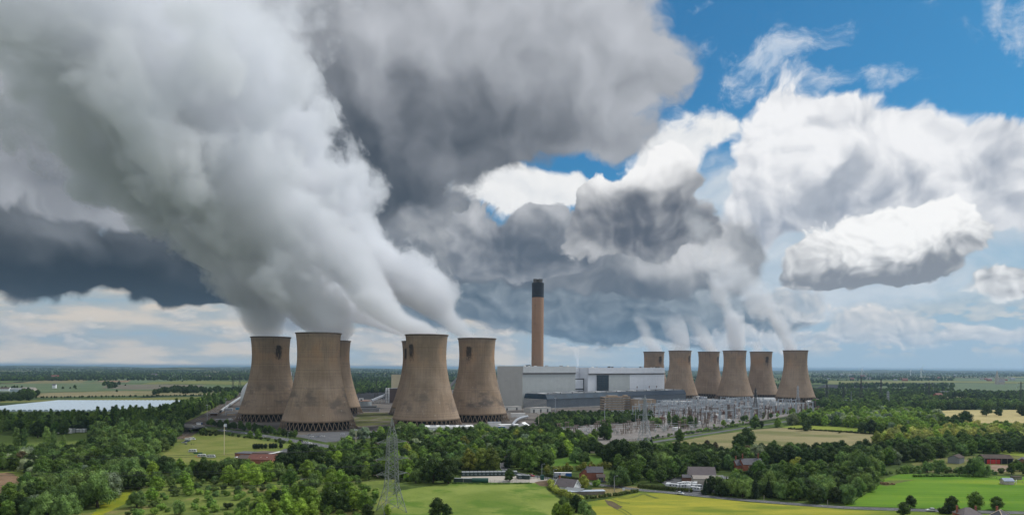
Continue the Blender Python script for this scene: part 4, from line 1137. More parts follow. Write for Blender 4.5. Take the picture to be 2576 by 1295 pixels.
    G([(-60, 1058), (130, 1058), (250, 1056), (380, 1046), (470, 1022), (560, 1000), (600, 990), (590, 1002), (520, 1034), (462, 1060), (445, 1082), (300, 1078), (240, 1082), (-60, 1090)],
      [('oak', 2), ('ash', 2), ('willow', 2), ('poplar', 2), ('poplar_grey', 1.5), ('lime', 1)], 7.5, .9, 1.25, 'in the wood between the polytunnels and the lawn', seed=2)
    G([(240, 1090), (445, 1082), (456, 1092), (440, 1112), (410, 1134), (360, 1160), (290, 1166), (195, 1152), (235, 1122)], [('willow', 3), ('oak', 2), ('ash', 1.5), ('poplar_grey', 1)], 6.0, .9, 1.3, 'in the wood left of the camp field', seed=3)
    G([(-80, 1140), (60, 1150), (190, 1140), (290, 1166), (400, 1172), (410, 1180), (300, 1205), (360, 1235), (250, 1240), (180, 1300), (-80, 1310), (70, 1240), (80, 1205), (40, 1184), (-80, 1180)], [('oak', 3), ('willow', 3), ('ash', 1.5), ('copper', .1), ('white_willow', .5), ('dark_bush', .8)], 5.6, .75, 1.15, 'in the lower left wood', seed=4)
    G([(370, 1172), (470, 1176), (600, 1174), (700, 1170), (840, 1165), (960, 1150), (960, 1200), (880, 1215), (770, 1200), (560, 1205), (440, 1200), (360, 1190)], [('ash', 2), ('oak', 2), ('willow', 1.3), ('scrub', 2), ('lime', .7)], 5.8, .65, 1.05, 'in the belt below the camp field', seed=5)
    G([(360, 1192), (560, 1205), (770, 1200), (900, 1215), (960, 1240), (930, 1300), (300, 1300), (345, 1265), (370, 1240)], [('scrub', 4), ('grey_bush', 2), ('dark_bush', .8), ('lime', 1.2), ('willow', .5)], 9.2, .55, 1.1, 'in the scrub of the lower left', seed=6)
    G([(600, 1262), (720, 1255), (940, 1262), (930, 1320), (560, 1320)], [('lime', 3), ('scrub', 3), ('oak', 1)], 6, .6, .95, 'in the scrub left of the near pylon', seed=7)
    G([(508, 1066), (560, 1068), (640, 1078), (748, 1096), (742, 1104), (640, 1090), (530, 1074)], [('ash', 3), ('oak', 2), ('dark_bush', 1)], 5.5, .5, .75, 'in the belt between the main road and the towers', seed=8)
    G([(470, 1086), (530, 1084), (640, 1100), (730, 1110), (840, 1126), (838, 1130), (700, 1116), (640, 1108), (500, 1094)], [('dark_bush', 3), ('ash', 1), ('scrub', 1)], 5, .5, .9, 'on the verge below the main road', seed=9)
    G([(745, 1130), (850, 1128), (1000, 1142), (1000, 1165), (1240, 1172), (1285, 1175), (1255, 1190), (1160, 1190), (1130, 1212), (1000, 1216), (960, 1200), (840, 1170), (770, 1160)], [('ash', 2), ('oak', 2.5), ('willow', 1.5), ('lime', 1), ('dark_bush', .6)], 6.0, .75, 1.2, 'in the wood left of the container store', seed=10)
    G([(960, 1098), (1130, 1104), (1290, 1096), (1370, 1092), (1430, 1106), (1490, 1122), (1500, 1140), (1420, 1148), (1370, 1160), (1300, 1176), (1278, 1150), (1250, 1168), (1010, 1160), (940, 1128)], [('ash', 3), ('oak', 2.4), ('willow', 1.3), ('lime', 1), ('white_willow', .35), ('golden', .35)], 6.4, .8, 1.25, 'in the wood below the white flat roof', seed=11)
    G([(1352, 1072), (1362, 1052), (1420, 1046), (1530, 1046), (1640, 1044), (1640, 1056), (1560, 1066), (1500, 1068), (1440, 1078), (1370, 1090)], [('ash', 2), ('oak', 3), ('willow', .7)], 7.0, .7, 1.0, 'in the wood before the turbine hall', seed=12)
    G([(1755, 1084), (1850, 1066), (1960, 1048), (2060, 1036), (2056, 1028), (1990, 1036), (1900, 1052), (1800, 1070)], [('lime', 2), ('scrub', 2), ('ash', 1)], 6, .45, .75, 'on the green bank of the large switchyard', seed=13)
    G([(1640, 1110), (1760, 1090), (1880, 1068), (1870, 1064), (1760, 1084), (1660, 1098), (1600, 1110)], [('scrub', 2), ('grey_bush', 1)], 4, .5, .9, 'on the verge of the access road', seed=14)
    G([(1965, 1076), (1990, 1066), (2060, 1050), (2160, 1042), (2260, 1042), (2360, 1050), (2370, 1066), (2340, 1084), (2250, 1086), (2130, 1074), (2010, 1068)], [('ash', 2.4), ('lime', 4.5), ('white_willow', 2.2), ('willow', .8)], 8.0, 1.0, 1.45, 'in the sunlit wood by the meadow', seed=15)  # paler kinds stand in for a patch of sunlight on this wood
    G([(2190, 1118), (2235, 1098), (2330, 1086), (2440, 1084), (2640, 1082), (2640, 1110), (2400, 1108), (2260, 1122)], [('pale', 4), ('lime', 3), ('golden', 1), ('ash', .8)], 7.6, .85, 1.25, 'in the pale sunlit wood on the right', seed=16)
    G([(1500, 1142), (1600, 1141), (1700, 1142), (1850, 1149), (2000, 1146), (2160, 1142), (2300, 1132), (2450, 1118), (2660, 1112), (2660, 1138), (2480, 1140), (2380, 1150), (2300, 1164), (2200, 1172), (2130, 1190), (2050, 1166), (1900, 1168), (1800, 1194), (1660, 1196), (1560, 1190), (1530, 1160)],
      [('oak', 3.5), ('ash', 1.6), ('willow', 1.5), ('copper', .1), ('white_willow', .3)], 6.6, .85, 1.25, 'in the dark belt across the right', seed=17)
    G([(1540, 1196), (1660, 1198), (1800, 1196), (1800, 1204), (1660, 1214), (1560, 1210)], [('ash', 2), ('oak', 1), ('poplar', .8)], 6.4, .6, .95, 'between the brick house and the caravan yard', seed=18)
    G([(1600, 1222), (1760, 1240), (1800, 1246), (1800, 1240), (1700, 1230), (1620, 1216)], [('dark_bush', 2), ('ash', 1)], 4.5, .5, .8, 'along the lane before the caravan yard', seed=19)
    G([(1805, 1232), (1850, 1212), (1900, 1204), (2000, 1196), (2120, 1200), (2215, 1186), (2222, 1196), (2180, 1232), (2128, 1268), (2050, 1266), (1900, 1254), (1810, 1246)], [('willow', 2.6), ('oak', 1.2), ('ash', 1.6), ('grey_bush', .8), ('spruce', .4)], 5.8, .8, 1.15, 'in the wood between the arena and the lane', seed=20)
    G([(1740, 1250), (1800, 1236), (1880, 1244), (1880, 1252), (1800, 1250)], [('spruce', 3), ('oak', 1)], 4, .7, 1.0, 'in the dark screen beside the caravan yard', seed=24)
    G([(2228, 1194), (2290, 1176), (2420, 1180), (2500, 1188), (2510, 1198), (2300, 1194)], [('willow', 1), ('grey_bush', 3), ('dark_bush', 1)], 5.5, .55, .8, 'in the hedge behind the bright green field', seed=21)
    G([(2500, 1190), (2560, 1170), (2640, 1160), (2640, 1196)], [('dark_bush', 2), ('ash', 1)], 6, .6, 1.0, 'by the farm at the right edge', seed=22)
    G([(2000, 1192), (2040, 1184), (2130, 1186), (2120, 1196)], [('grey_bush', 2), ('willow', 1)], 5.5, .6, 1.0, 'beside the white riding arena', seed=23)
    G([(2680, 1070), (3100, 1060), (3100, 1190), (2680, 1160)], [('oak', 3), ('ash', 2), ('willow', 1)], 9, .85, 1.3, 'in the wood beyond the right edge', seed=41)
    G([(-500, 1060), (-90, 1060), (-90, 1300), (-500, 1260)], [('oak', 3), ('ash', 2), ('willow', 2)], 9, .85, 1.3, 'in the wood beyond the left edge', seed=42)
    # beyond the works
    G([(2040, 1024), (2090, 1008), (2200, 1000), (2320, 1002), (2400, 1012), (2640, 1016), (2640, 1030), (2400, 1030), (2300, 1034), (2280, 1044), (2150, 1040)], [('oak', 2), ('ash', 2), ('willow', 1)], 10, .9, 1.4, 'in the far wood behind the sunlit wheat', seed=31)
    G([(2040, 996), (2120, 985), (2280, 985), (2330, 990), (2300, 1000), (2180, 998), (2060, 1006)], [('oak', 2), ('ash', 1)], 12, .9, 1.3, 'in the far wood right of the last tower', seed=32)
    G([(2300, 993), (2420, 991), (2640, 994), (2640, 999), (2480, 1000), (2330, 999)], [('oak', 2), ('ash', 1)], 12, .9, 1.4, 'in the far wood at the right edge', seed=33)
    G([(860, 1000), (880, 975), (980, 965), (1010, 968), (1010, 985), (900, 990)], [('oak', 1), ('ash', 1)], 12, .9, 1.4, 'behind the coal yard between the towers', seed=34)
    G([(-60, 1012), (70, 1008), (90, 1000), (100, 990), (60, 986), (40, 1000), (-60, 1004)], [('oak', 1), ('ash', .6)], 11, .8, 1.3, 'around the far left farm', seed=35)
    G([(400, 984), (470, 978), (520, 984), (640, 984), (640, 988), (500, 989), (420, 988)], [('oak', 1)], 13, .9, 1.4, 'in the far hedgerow left of the towers', seed=36)
plant()

def far_woods():
    "woods, hedges and scattered trees of the plain, out to the horizon"
    rng = random.Random(9); far = []
    def ok(x, y):
        px = CX + x / y * FPX
        return -80 < px < 2660
    def add(x, y, s):
        px = CX + x / y * FPX; py = EYE + H / y * FPX + (px - CX) * TH
        for (x0, x1, y0, y1) in OPEN:
            if x0 < px < x1 and y0 < py < y1: return
        far.append((rng.choice(('oak', 'oak', 'ash', 'dark_bush' if s < .8 else 'oak')), x, y, s, '', False))
    OPEN = [(-80, 640, 957, 1012), (600, 1300, 968, 1100), (1300, 2120, 975, 1100), (2040, 2660, 966, 984), (2080, 2660, 958, 967), (2400, 2640, 950, 959)]
    # hedges: along the edges of a loose field grid
    for k in range(240):
        y = 1500 * math.exp(rng.uniform(0, 2.0)); x = rng.uniform(-.82, .82) * y
        a = rng.choice((.1, .18, 1.35, 1.6)) + rng.gauss(0, .12); L = rng.uniform(200, 700)
        n = int(L / (9 if y < 4000 else 16))
        for i in range(n):
            if rng.random() < .12: continue
            t = i / n * L
            add(x + math.cos(a) * t, y + math.sin(a) * t, rng.uniform(.3, .55) if rng.random() < .8 else rng.uniform(.8, 1.2))
    # woods where the land noise says so
    for k in range(60000):
        y = 1500 * math.exp(rng.random() ** .8 * 2.2); x = rng.uniform(-.80, .80) * y
        v = mnoise(Vector((x * .0011, y * .00055, 3.7))) + .45 * mnoise(Vector((x * .004, y * .002, 9.1)))
        px = CX + x / y * FPX
        lim = .14 if px < 1250 else .20
        if y > 3200: lim -= .16
        if y > 7000: lim -= .10
        if v > lim and len(far) < 16000: add(x, y, rng.uniform(.9, 1.35))
        elif rng.random() < .012: add(x, y, rng.uniform(.7, 1.2))
    # named blocks of wood in the photograph
    for (px0, px1, py0, py1, n) in ((-60, 172, 948, 958, 420), (160, 640, 938, 950, 900), (500, 640, 950, 956, 160), (880, 1010, 950, 972, 300), (2110, 2400, 968, 976, 260), (2040, 2260, 984, 1000, 500), (2280, 2400, 980, 990, 160), (2040, 2576, 938, 948, 500), (640, 1260, 938, 946, 700), (260, 300, 966, 970, 14)):
        for k in range(n):
            p = at(rng.uniform(px0, px1), rng.uniform(py0, py1)); far.append((rng.choice(('oak', 'ash', 'oak')), p.x, p.y, rng.uniform(.9, 1.3), '', False))
    for (px, py, s) in ((190, 976, 1.0), (150, 978, .8), (282, 976, 1.5), (280, 975, 1.4), (310, 970, .6), (408, 972, .6), (440, 972, .6), (465, 990, 1.6), (545, 986, 1.7), (625, 980, 1.5), (430, 958, 1.3), (456, 960, .9), (500, 958, 1.2), (300, 985, .6), (180, 977, .6), (200, 978, .5), (240, 956, 1.0), (250, 958, .9), (265, 957, .9)):
        p = at(px, py)
        for k in range(3 if s > 1 else 1): far.append(('oak', p.x + rng.uniform(-9, 9), p.y + rng.uniform(-9, 9), s * rng.uniform(.8, 1.1), '', False))
    # the long hedge above the polytunnels, then strips of wood by the left fields
    for (pts, gap, s0, s1) in (([(88, 1001), (300, 998), (640, 993)], 5, .3, .45), ([(-60, 976), (70, 975)], 9, .5, .8), ([(385, 993), (420, 985), (460, 984), (640, 982)], 11, .9, 1.3), ([(2030, 1025), (2300, 1008)], 14, .4, .9)):
        P = spline([at(*p) for p in pts], 4)
        for a, b in zip(P, P[1:]):
            n = max(1, int((b - a).length / gap))
            for i in range(n):
                q = a.lerp(b, i / n); far.append(('oak', q.x + rng.gauss(0, 2), q.y + rng.gauss(0, 2), rng.uniform(s0, s1), '', False))
    base = len(TREES); TREES.extend(far)
    groups = {}
    for i in range(base, len(TREES)): groups.setdefault(TREES[i][0], []).append(i)
    mass(groups, rng, 'far_woodland')
    print('far', len(far))

def words_n(k):
    ones = ['', 'first', 'second', 'third', 'fourth', 'fifth', 'sixth', 'seventh', 'eighth', 'ninth', 'tenth', 'eleventh', 'twelfth', 'thirteenth', 'fourteenth', 'fifteenth', 'sixteenth', 'seventeenth', 'eighteenth', 'nineteenth']
    if k < 20: return ones[k]
    t = {2: 'twent', 3: 'thirt', 4: 'fort', 5: 'fift', 6: 'sixt', 7: 'sevent', 8: 'eight', 9: 'ninet'}[k // 10]
    return t + ('ieth' if k % 10 == 0 else 'y-' + ones[k % 10])

TREE_N = 292
def grow():
    vis = []
    for i, (sp, x, y, s, where, hr) in enumerate(TREES):
        hh = template(sp)[0][2] * s
        px, py = CX + x / y * FPX, EYE + (H - hh) / y * FPX
        onscreen = -20 < px < 2596 and py < 1300
        vis.append((hh / y * (1.25 if hr else 1.0) * (1 if onscreen else 0), i))
    vis.sort(reverse=True)
    chosen = [i for v, i in vis[:TREE_N] if v > 0]
    rest = [i for v, i in vis[TREE_N:]]
    rng = random.Random(5)
    # names: kind, place, and rank from the left among its like
    kinds = {}
    for i in chosen: kinds.setdefault((TREES[i][0], TREES[i][4]), []).append(i)
    for (sp, where), ids in kinds.items():
        ids.sort(key=lambda i: TREES[i][1] / TREES[i][2])
        T = template(sp); bush = SPEC[sp][0] == 'bush'
        for k, i in enumerate(ids):
            _, x, y, s, _, _ = TREES[i]
            v = rng.randrange(len(T))
            nm = {'broad': 'broadleaf_tree', 'willow': 'willow_tree', 'tall': 'poplar_tree', 'bush': 'bush', 'conifer': 'conifer_tree', 'pine': 'pine_tree'}[SPEC[sp][0]]
            lab = SPEC[sp][6] + ' ' + where
            if len(ids) > 1: lab = f'{SPEC[sp][6]} {where}, {words_n(k + 1)} of these from the left'
            w = lab.split()
            if len(w) > 16: lab = f'{SPEC[sp][6]} {where}, {words_n(k + 1)} from left'
            root = empty(nm, (x, y, 0), rng.uniform(0, 6.28), lab, 'bush' if bush else 'tree', ('bushes ' if bush else 'trees ') + where)
            q = rng.uniform(.92, 1.1)
            root.scale = (s * q, s * q, s)
            link(T[v][0], 'crown', root); link(T[v][1], 'trunk', root)
    # the rest of the woods: one mass
    groups = {}
    for i in rest: groups.setdefault(TREES[i][0], []).append(i)
    mass(groups, rng)
    print('trees', len(TREES), 'single', len(chosen))
    far_woods()

def mass(groups, rng, name='woodland', extra=None):
    ng = bpy.data.node_groups.new('stand of trees', 'GeometryNodeTree')
    ng.interface.new_socket('Geometry', in_out='INPUT', socket_type='NodeSocketGeometry')
    ng.interface.new_socket('Geometry', in_out='OUTPUT', socket_type='NodeSocketGeometry')
    gi = ng.nodes.new('NodeGroupInput'); go = ng.nodes.new('NodeGroupOutput')
    keys = []
    vs, idx, sc, rot = [], [], [], []
    for sp, ids in groups.items():
        T = template(sp)
        for v in range(len(T)): keys.append((sp, v))
        for i in ids:
            _, x, y, s, _, _ = TREES[i]
            vs.append((x, y, 0.0)); idx.append(keys.index((sp, rng.randrange(len(T)))))
            sc.append(s); rot.append(rng.uniform(0, 6.28))
    me = bpy.data.meshes.new(name); me.from_pydata(vs, [], [])
    for nm, ty, data in (('pick', 'INT', idx), ('size', 'FLOAT', sc), ('turn', 'FLOAT', rot)):
        a = me.attributes.new(nm, ty, 'POINT'); a.data.foreach_set('value', data)
    o = bpy.data.objects.new(name, me); COL.objects.link(o)
    # joined meshes crown + trunk, one per kind, kept inside the node tree through hidden-from-nothing source objects placed in no collection
    g2i = ng.nodes.new('GeometryNodeGeometryToInstance')
    for (sp, v) in keys[::-1]:
        T = template(sp)[v]
        src = bpy.data.objects.new('tree_form', joined(T)); 
        oi = ng.nodes.new('GeometryNodeObjectInfo'); oi.inputs['Object'].default_value = src; oi.transform_space = 'ORIGINAL'
        ng.links.new(oi.outputs['Geometry'], g2i.inputs[0])
    def attr(nm, ty):
        n = ng.nodes.new('GeometryNodeInputNamedAttribute'); n.data_type = ty; n.inputs['Name'].default_value = nm; return n.outputs[0]
    iop = ng.nodes.new('GeometryNodeInstanceOnPoints')
    iop.inputs['Pick Instance'].default_value = True
    ng.links.new(gi.outputs[0], iop.inputs['Points']); ng.links.new(g2i.outputs[0], iop.inputs['Instance'])
    ng.links.new(attr('pick', 'INT'), iop.inputs['Instance Index'])
    ng.links.new(attr('size', 'FLOAT'), iop.inputs['Scale'])
    cx = ng.nodes.new('ShaderNodeCombineXYZ'); ng.links.new(attr('turn', 'FLOAT'), cx.inputs[2])
    e2r = ng.nodes.new('FunctionNodeEulerToRotation'); ng.links.new(cx.outputs[0], e2r.inputs[0])
    ng.links.new(e2r.outputs[0], iop.inputs['Rotation'])
    ng.links.new(iop.outputs[0], go.inputs[0])
    md = o.modifiers.new('stand', 'NODES'); md.node_group = ng
    tag(o, kind='stuff')
    return o

JOIN = {}
def joined(T):
    c, t, _ = T
    if c.name in JOIN: return JOIN[c.name]
    bm = bmesh.new(); bm.from_mesh(c); n = len(bm.faces)
    bm.from_mesh(t); bm.faces.ensure_lookup_table()
    for f in bm.faces[n:]: f.material_index = 1
    me = bpy.data.meshes.new('tree_form'); bm.to_mesh(me); bm.free()
    me.materials.append(c.materials[0]); me.materials.append(BARK)
    JOIN[c.name] = me
    return me
grow()
# ------------------------------------------------------------------ the works
UX, UY = Vector((.746, .667, 0)).normalized(), Vector((-.667, .746, 0)).normalized()
ROT = math.atan2(UX.y, UX.x)
P0 = Vector((60.8, 1203, 0))
def loc(a, b, z=0.0): return P0 + UX * a + UY * b + Vector((0, 0, z))

def clad(name, col, per=1.1, amp=.08, stain=.2, horiz=False, rough=.55, spec=.35):
    "profiled sheet cladding with panel joints and rain marks"
    if name in MATS: return MATS[name]
    m, N, b = pmat(name)
    P = N.coord('Object'); x, y, z = N.sep(P)
    run = z if horiz else x + y
    rib = (run * (1 / per)).frac()
    k = (rib - 0.5).abs().lin(.3, .5, 1.0, 1.0 - amp)
    pan = N.noise(N.comb(((x + y) * (1 / 7.0))._m('FLOOR'), (z * (1 / 5.0))._m('FLOOR'), 0.0), .73, 0.0)
    st_ = N.noise(N.vm('MULTIPLY', P, (1, 1, .08)), .22, 4.0, .6)
    big = N.noise(P, .04, 4.0, .6)
    k = k + (pan - .5) * .14 + (st_ - .5) * stain + (big - .5) * stain
    N.put(b.inputs['Base Color'], N.vm('SCALE', N.comb(*col), scale=k))
    b.inputs['Roughness'].default_value = rough; b.inputs['Specular IOR Level'].default_value = spec
    MATS[name] = m
    return m
C_GREY = clad('grey green cladding', (.40, .42, .415), 1.6, .05, .12)
C_PALE = clad('pale end cladding', (.47, .465, .44), 1.6, .05, .14)
C_WHITE = clad('white cladding', (.62, .64, .68), 1.8, .05, .14)
C_BAND = clad('parapet cladding', (.50, .52, .53), 6, .04, .12)
C_BLUE = clad('slate blue cladding', (.034, .048, .070), 2.0, .1, .2, rough=.7, spec=.15)
C_ROOF = mat('felt roof', (.16, .17, .18), .8, .3, .05)
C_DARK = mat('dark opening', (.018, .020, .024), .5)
C_LINE = mat('dark flashing', (.075, .060, .055), .7, .3, .1)
C_RUST = mat('rust streak', (.20, .12, .09), .8)
GLASSD = mat('dark glass', (.030, .052, .072), .12, spec=.6)
GLASS = mat('window glass', (.045, .055, .065), .10, spec=.6)
STEEL = mat('galvanised steel', (.36, .38, .41), .5, .15, .3, metal=.3)
STEELW = mat('pale painted steel', (.40, .44, .48), .5, .1, .2)
STEELB = mat('brown painted steel', (.155, .115, .092), .7, .2, .3)
STEELD = mat('dark steel', (.060, .062, .066), .6, .2, .3)
WHITE = mat('white paint', (.72, .72, .71), .5, .08, .1)
CREAM = mat('cream cladding', (.56, .49, .33), .7, .08, .05)
BROWNC = mat('brown cladding', (.105, .072, .062), .7, .15, .06)
CONC = mat('grey concrete', (.30, .285, .265), .85, .2, .1)
TANC = mat('tan concrete panels', (.37, .285, .205), .85, .14, .07)
TAND = mat('dark tan concrete', (.24, .18, .13), .85, .14, .07)
MEMB = mat('white roof membrane', (.76, .76, .75), .6, .08, .08)

def louvre_mat():
    m, N, b = pmat('louvred cladding')
    x, y, z = N.sep(N.coord('Object'))
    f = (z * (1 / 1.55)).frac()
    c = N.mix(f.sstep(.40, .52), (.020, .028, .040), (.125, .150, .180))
    n = N.noise(N.coord('Object'), .05, 4.0, .6)
    seg = N.noise(N.comb(((x + y) * (1 / 8.2))._m('FLOOR'), 0.0, 0.0), .73, 0.0)
    N.put(b.inputs['Base Color'], N.vm('SCALE', c, scale=(n - .5) * .5 + 1.0 + (seg - .5) * .25))
    b.inputs['Roughness'].default_value = .5
    return m
LOUV = louvre_mat()
def louvre_light():
    m, N, b = pmat('pale louvred cladding')
    x, y, z = N.sep(N.coord('Object'))
    f = (z * (1 / 2.1)).frac()
    N.put(b.inputs['Base Color'], N.mix(f.sstep(.50, .58), (.075, .085, .10), (.50, .50, .49)))
    b.inputs['Roughness'].default_value = .55
    return m
LOUVL = louvre_light()

def boiler_house():
    root = empty('boiler_house', loc(0, 62), ROT, 'huge grey and white boiler house with a dark glazed slot, beneath the tall chimney', 'power station building')
    HT = 74.5
    a = MB(); a.box((69.5, 35, 0), (139, 70, HT)); a.build('left_block', C_GREY, root)
    e = MB(); e.box((-.25, 35, 0), (.5, 70.4, HT + .2)); e.build('end_wall', C_PALE, root)
    b = MB(); b.box((301.5, 35.5, 0), (251, 69, 72.6)); b.build('right_block', C_WHITE, root)
    r = MB(); r.box((157.5, 47, 0), (37, 46, 73.0)); r.build('recess_wall', C_WHITE, root)
    q = MB(); q.box((157.0, 17.5, 27), (33, 13, 23)); q.build('recess_annexe', C_WHITE, root)
    g = MB(); g.box((157.0, 10.9, 49.2), (33.6, .5, 1.6)); g.box((174.5, 11.5, 27), (1.2, 2, 24)); g.box((157, 10.8, 29), (33.6, .4, 2.2)); g.build('recess_dark_edge', C_DARK, root)  # near-black strips along the edges of the annexe
    # upper band with its dark string courses
    for (x0, x1, z0, z1) in ((0, 139, 60.2, 74.3), (176, 427, 58.6, 72.4)):
        k = MB(); k.box(((x0 + x1) / 2, -.5, z0 + 2.4), (x1 - x0 - .2, 1.0, z1 - z0 - 2.4)); k.build('parapet_band', C_BAND if x0 < 10 else C_WHITE, root)
        l = MB(); l.box(((x0 + x1) / 2, -.7, z0), (x1 - x0, 1.3, .9)); l.box(((x0 + x1) / 2, -.72, z0 + 1.6), (x1 - x0, 1.35, .5)); l.build('string_course', C_LINE, root)
    for (x0, x1, m) in ((237.4, 305, C_GREY), (305.6, 427, C_WHITE)):
        MB().box(((x0 + x1) / 2, -.14, 0), (x1 - x0, .28, 58.2)).build('wall_panel', m, root)
    w = MB(); w.box((219.5, -.25, 24), (35, .9, 33.6)); wo = w.build('tall_window', GLASSD, root)
    mm = MB()
    for i in range(9): mm.box((202.2 + i * 4.3, -.95, 24), (.35, .5, 33.6))
    for j in range(8): mm.box((219.5, -.98, 24.2 + j * 4.7), (35, .55, .35))
    mm.build('glazing_bars', STEELD, wo)
    c = MB()
    rng = random.Random(3)
    for i in range(26):
        x = rng.uniform(6, 420); 
        if 139 < x < 178: continue
        z = HT if x < 139 else 72.6
        c = MB().box((x, rng.uniform(2, 12), z), (rng.uniform(1.5, 6), rng.uniform(1.5, 4), rng.uniform(.8, 2.6)))
        c.build('roof_vent', [STEEL, WHITE, STEELD][i % 3], root)
    for x in (330, 372, 398):                        # weather marks left by relief vents
        MB().add([(x - 2, -.32, 33), (x, -.32, 27.5), (x + 2.6, -.32, 33.5), (x + .4, -.32, 30)], [(0, 1, 2), (2, 3, 0)]).build('rust_mark', C_RUST, root)
    # turbine hall
    root = empty('turbine_hall', loc(0, 0), ROT, 'long low slate blue turbine hall with louvred front, before the boiler house', 'power station building')
    L, W, HH = 418, 58, 27.0
    MB().box((L / 2, W / 2, 0), (L, W, 17.5)).build('louvred_wall', LOUV, root)
    MB().box((-.3, W / 2, 3), (.6, W - .5, 14.0)).build('louvred_end', LOUVL, root)
    # sloping glazed upper storey
    prof = [(-.8, 17.5), (3.4, 25.6), (W - 3, 25.6), (W + .4, 17.5)]
    def along(x0, x1, m, nm):
        vs = [(x0, y, z) for y, z in prof] + [(x1, y, z) for y, z in prof]
        MB().add(vs, [(3, 2, 1, 0), (4, 5, 6, 7), (0, 1, 5, 4), (1, 2, 6, 5), (2, 3, 7, 6), (3, 0, 4, 7)]).build(nm, m, root)
    along(0, 196, mat('blue glazing', (.014, .036, .060), .5, .35, .06, spec=.3), 'upper_glazing')
    along(196.05, 418, C_BLUE, 'upper_cladding')
    MB().box((L / 2 + 1, W / 2 + 1, 25.6), (L - 3, W - 9, .8)).build('roof', C_ROOF, root)
    rng = random.Random(8)
    for i in range(24):
        MB().box((8 + i * 17, rng.uniform(14, 40), 26.4), (10, 12, .8)).build('roof_light', [WHITE, STEEL, C_ROOF][i % 3], root)
    for i in range(14):
        MB().box((6 + i * 31, 3, 25.9), (.9, .9, 2.6)).build('roof_vent', STEELD, root)
    MB().box((L / 2, -1.2, 0), (L - 1, 2.2, 1.8)).build('plinth', CONC, root)

def chimney():
    p = atd(1352, 1509)
    root = empty('chimney', p, 0, 'very tall brown concrete chimney with a black top band and flue mouths', 'chimney')
    m, N, b = pmat('brown chimney concrete')
    P = N.coord('Object'); x, y, z = N.sep(P)
    n = N.noise(N.vm('MULTIPLY', P, (1, 1, .15)), .12, 4.0, .6)
    row = N.noise(N.comb(0.0, 0.0, (z * .45)._m('FLOOR')), .93, 0.0)
    c = N.mix(n.sstep(.3, .7), (.30, .170, .100), (.365, .215, .130))
    c = N.mix(z.sstep(120, 60), c, (.31, .205, .135))
    N.put(b.inputs['Base Color'], N.vm('SCALE', c, scale=(row - .5) * .22 + 1.0)); b.inputs['Roughness'].default_value = .9
    MB().lathe([(13.6, 0), (13.2, 60), (13.0, 224)], 48, cap=True).build('shaft', m, root, smooth=False)
    MB().lathe([(13.05, 223.9), (13.05, 249), (13.2, 249.2), (13.2, 255.6), (12.2, 255.8)], 48, cap=True).build('black_band', mat('black paint', (.014, .017, .024), .6, .2, .1), root)
    fl = mat('flue steel', (.10, .092, .085), .6, .4, .3)
    for i in range(3):
        a = math.pi / 2 + i * 2 * math.pi / 3
        f = MB().lathe([(4.7, 250), (4.7, 261.5), (4.9, 261.6), (4.9, 264), (3.9, 264), (3.9, 250)], 24, c=(6.2 * math.cos(a), 6.2 * math.sin(a), 0), closed=True)
        f.build('flue', fl, root)
    for z in (205, 166, 128):
        MB().box((-6.2, -11.9, z), (1.0, .9, 1.4), .48).build('inspection_hatch', C_DARK, root)

def hip_or_gable(root, w, d, hw, hr, wall, roof, over=.35, rz=0.0, c=(0, 0, 0), name='roof'):
    "box of walls with a pitched roof, ridge along the local x axis"
    x, y = w / 2, d / 2
    def P(a, b, z):
        cr, sr = math.cos(rz), math.sin(rz); return (c[0] + a * cr - b * sr, c[1] + a * sr + b * cr, c[2] + z)
    v = [P(-x, -y, 0), P(x, -y, 0), P(x, y, 0), P(-x, y, 0), P(-x, -y, hw), P(x, -y, hw), P(x, y, hw), P(-x, y, hw), P(-x, 0, hw + hr), P(x, 0, hw + hr)]
    wo = MB().add(v, [(0, 1, 5, 4), (2, 3, 7, 6), (1, 2, 6, 9, 5), (3, 0, 4, 8, 7)]).build('wall', wall, root)
    o, t = over, .18
    s = hr / y
    rv = [P(-x - o, -y - o, hw - o * s + .05), P(x + o, -y - o, hw - o * s + .05), P(x + o, 0, hw + hr + .05), P(-x - o, 0, hw + hr + .05), P(x + o, y + o, hw - o * s + .05), P(-x - o, y + o, hw - o * s + .05)]
    rv += [(a, b, z + t) for a, b, z in rv]
    ro = MB().add(rv, [(6, 7, 8, 9), (9, 8, 10, 11), (3, 2, 1, 0), (5, 4, 2, 3), (0, 1, 7, 6), (10, 4, 5, 11), (1, 2, 8, 7), (2, 4, 10, 8), (0, 6, 9, 3), (3, 9, 11, 5)]).build(name, roof, root)
    return wo, ro

def window(root, x, y, z, w, h, rz=0.0, fm=None, gm=None, name='window', bars=1):
    "frame on the wall with a pane behind it; the outside is towards local -y before rz"
    cr, sr = math.cos(rz), math.sin(rz)
    def box(mb, cx, cz, ww, hh, dp, oy):
        a, b = cx, oy
        mb.box((x + a * cr - b * sr, y + a * sr + b * cr, z + cz), (ww, dp, hh), rz)
    f = MB(); t = min(.12, w * .08)
    box(f, -w / 2 + t / 2, 0, t, h, .12, -.07); box(f, w / 2 - t / 2, 0, t, h, .12, -.07)
    box(f, 0, 0, w - 2 * t, t, .12, -.07); box(f, 0, h - t, w - 2 * t, t, .12, -.07)
    for i in range(bars):
        box(f, -w / 2 + w * (i + 1) / (bars + 1), t, t * .8, h - 2 * t, .10, -.065)
    fo = f.build(name, fm or WHITE, root)
    p = MB(); box(p, 0, t * .5, w - t, h - t, .05, -.03); p.build('pane', gm or GLASS, fo)
    return fo

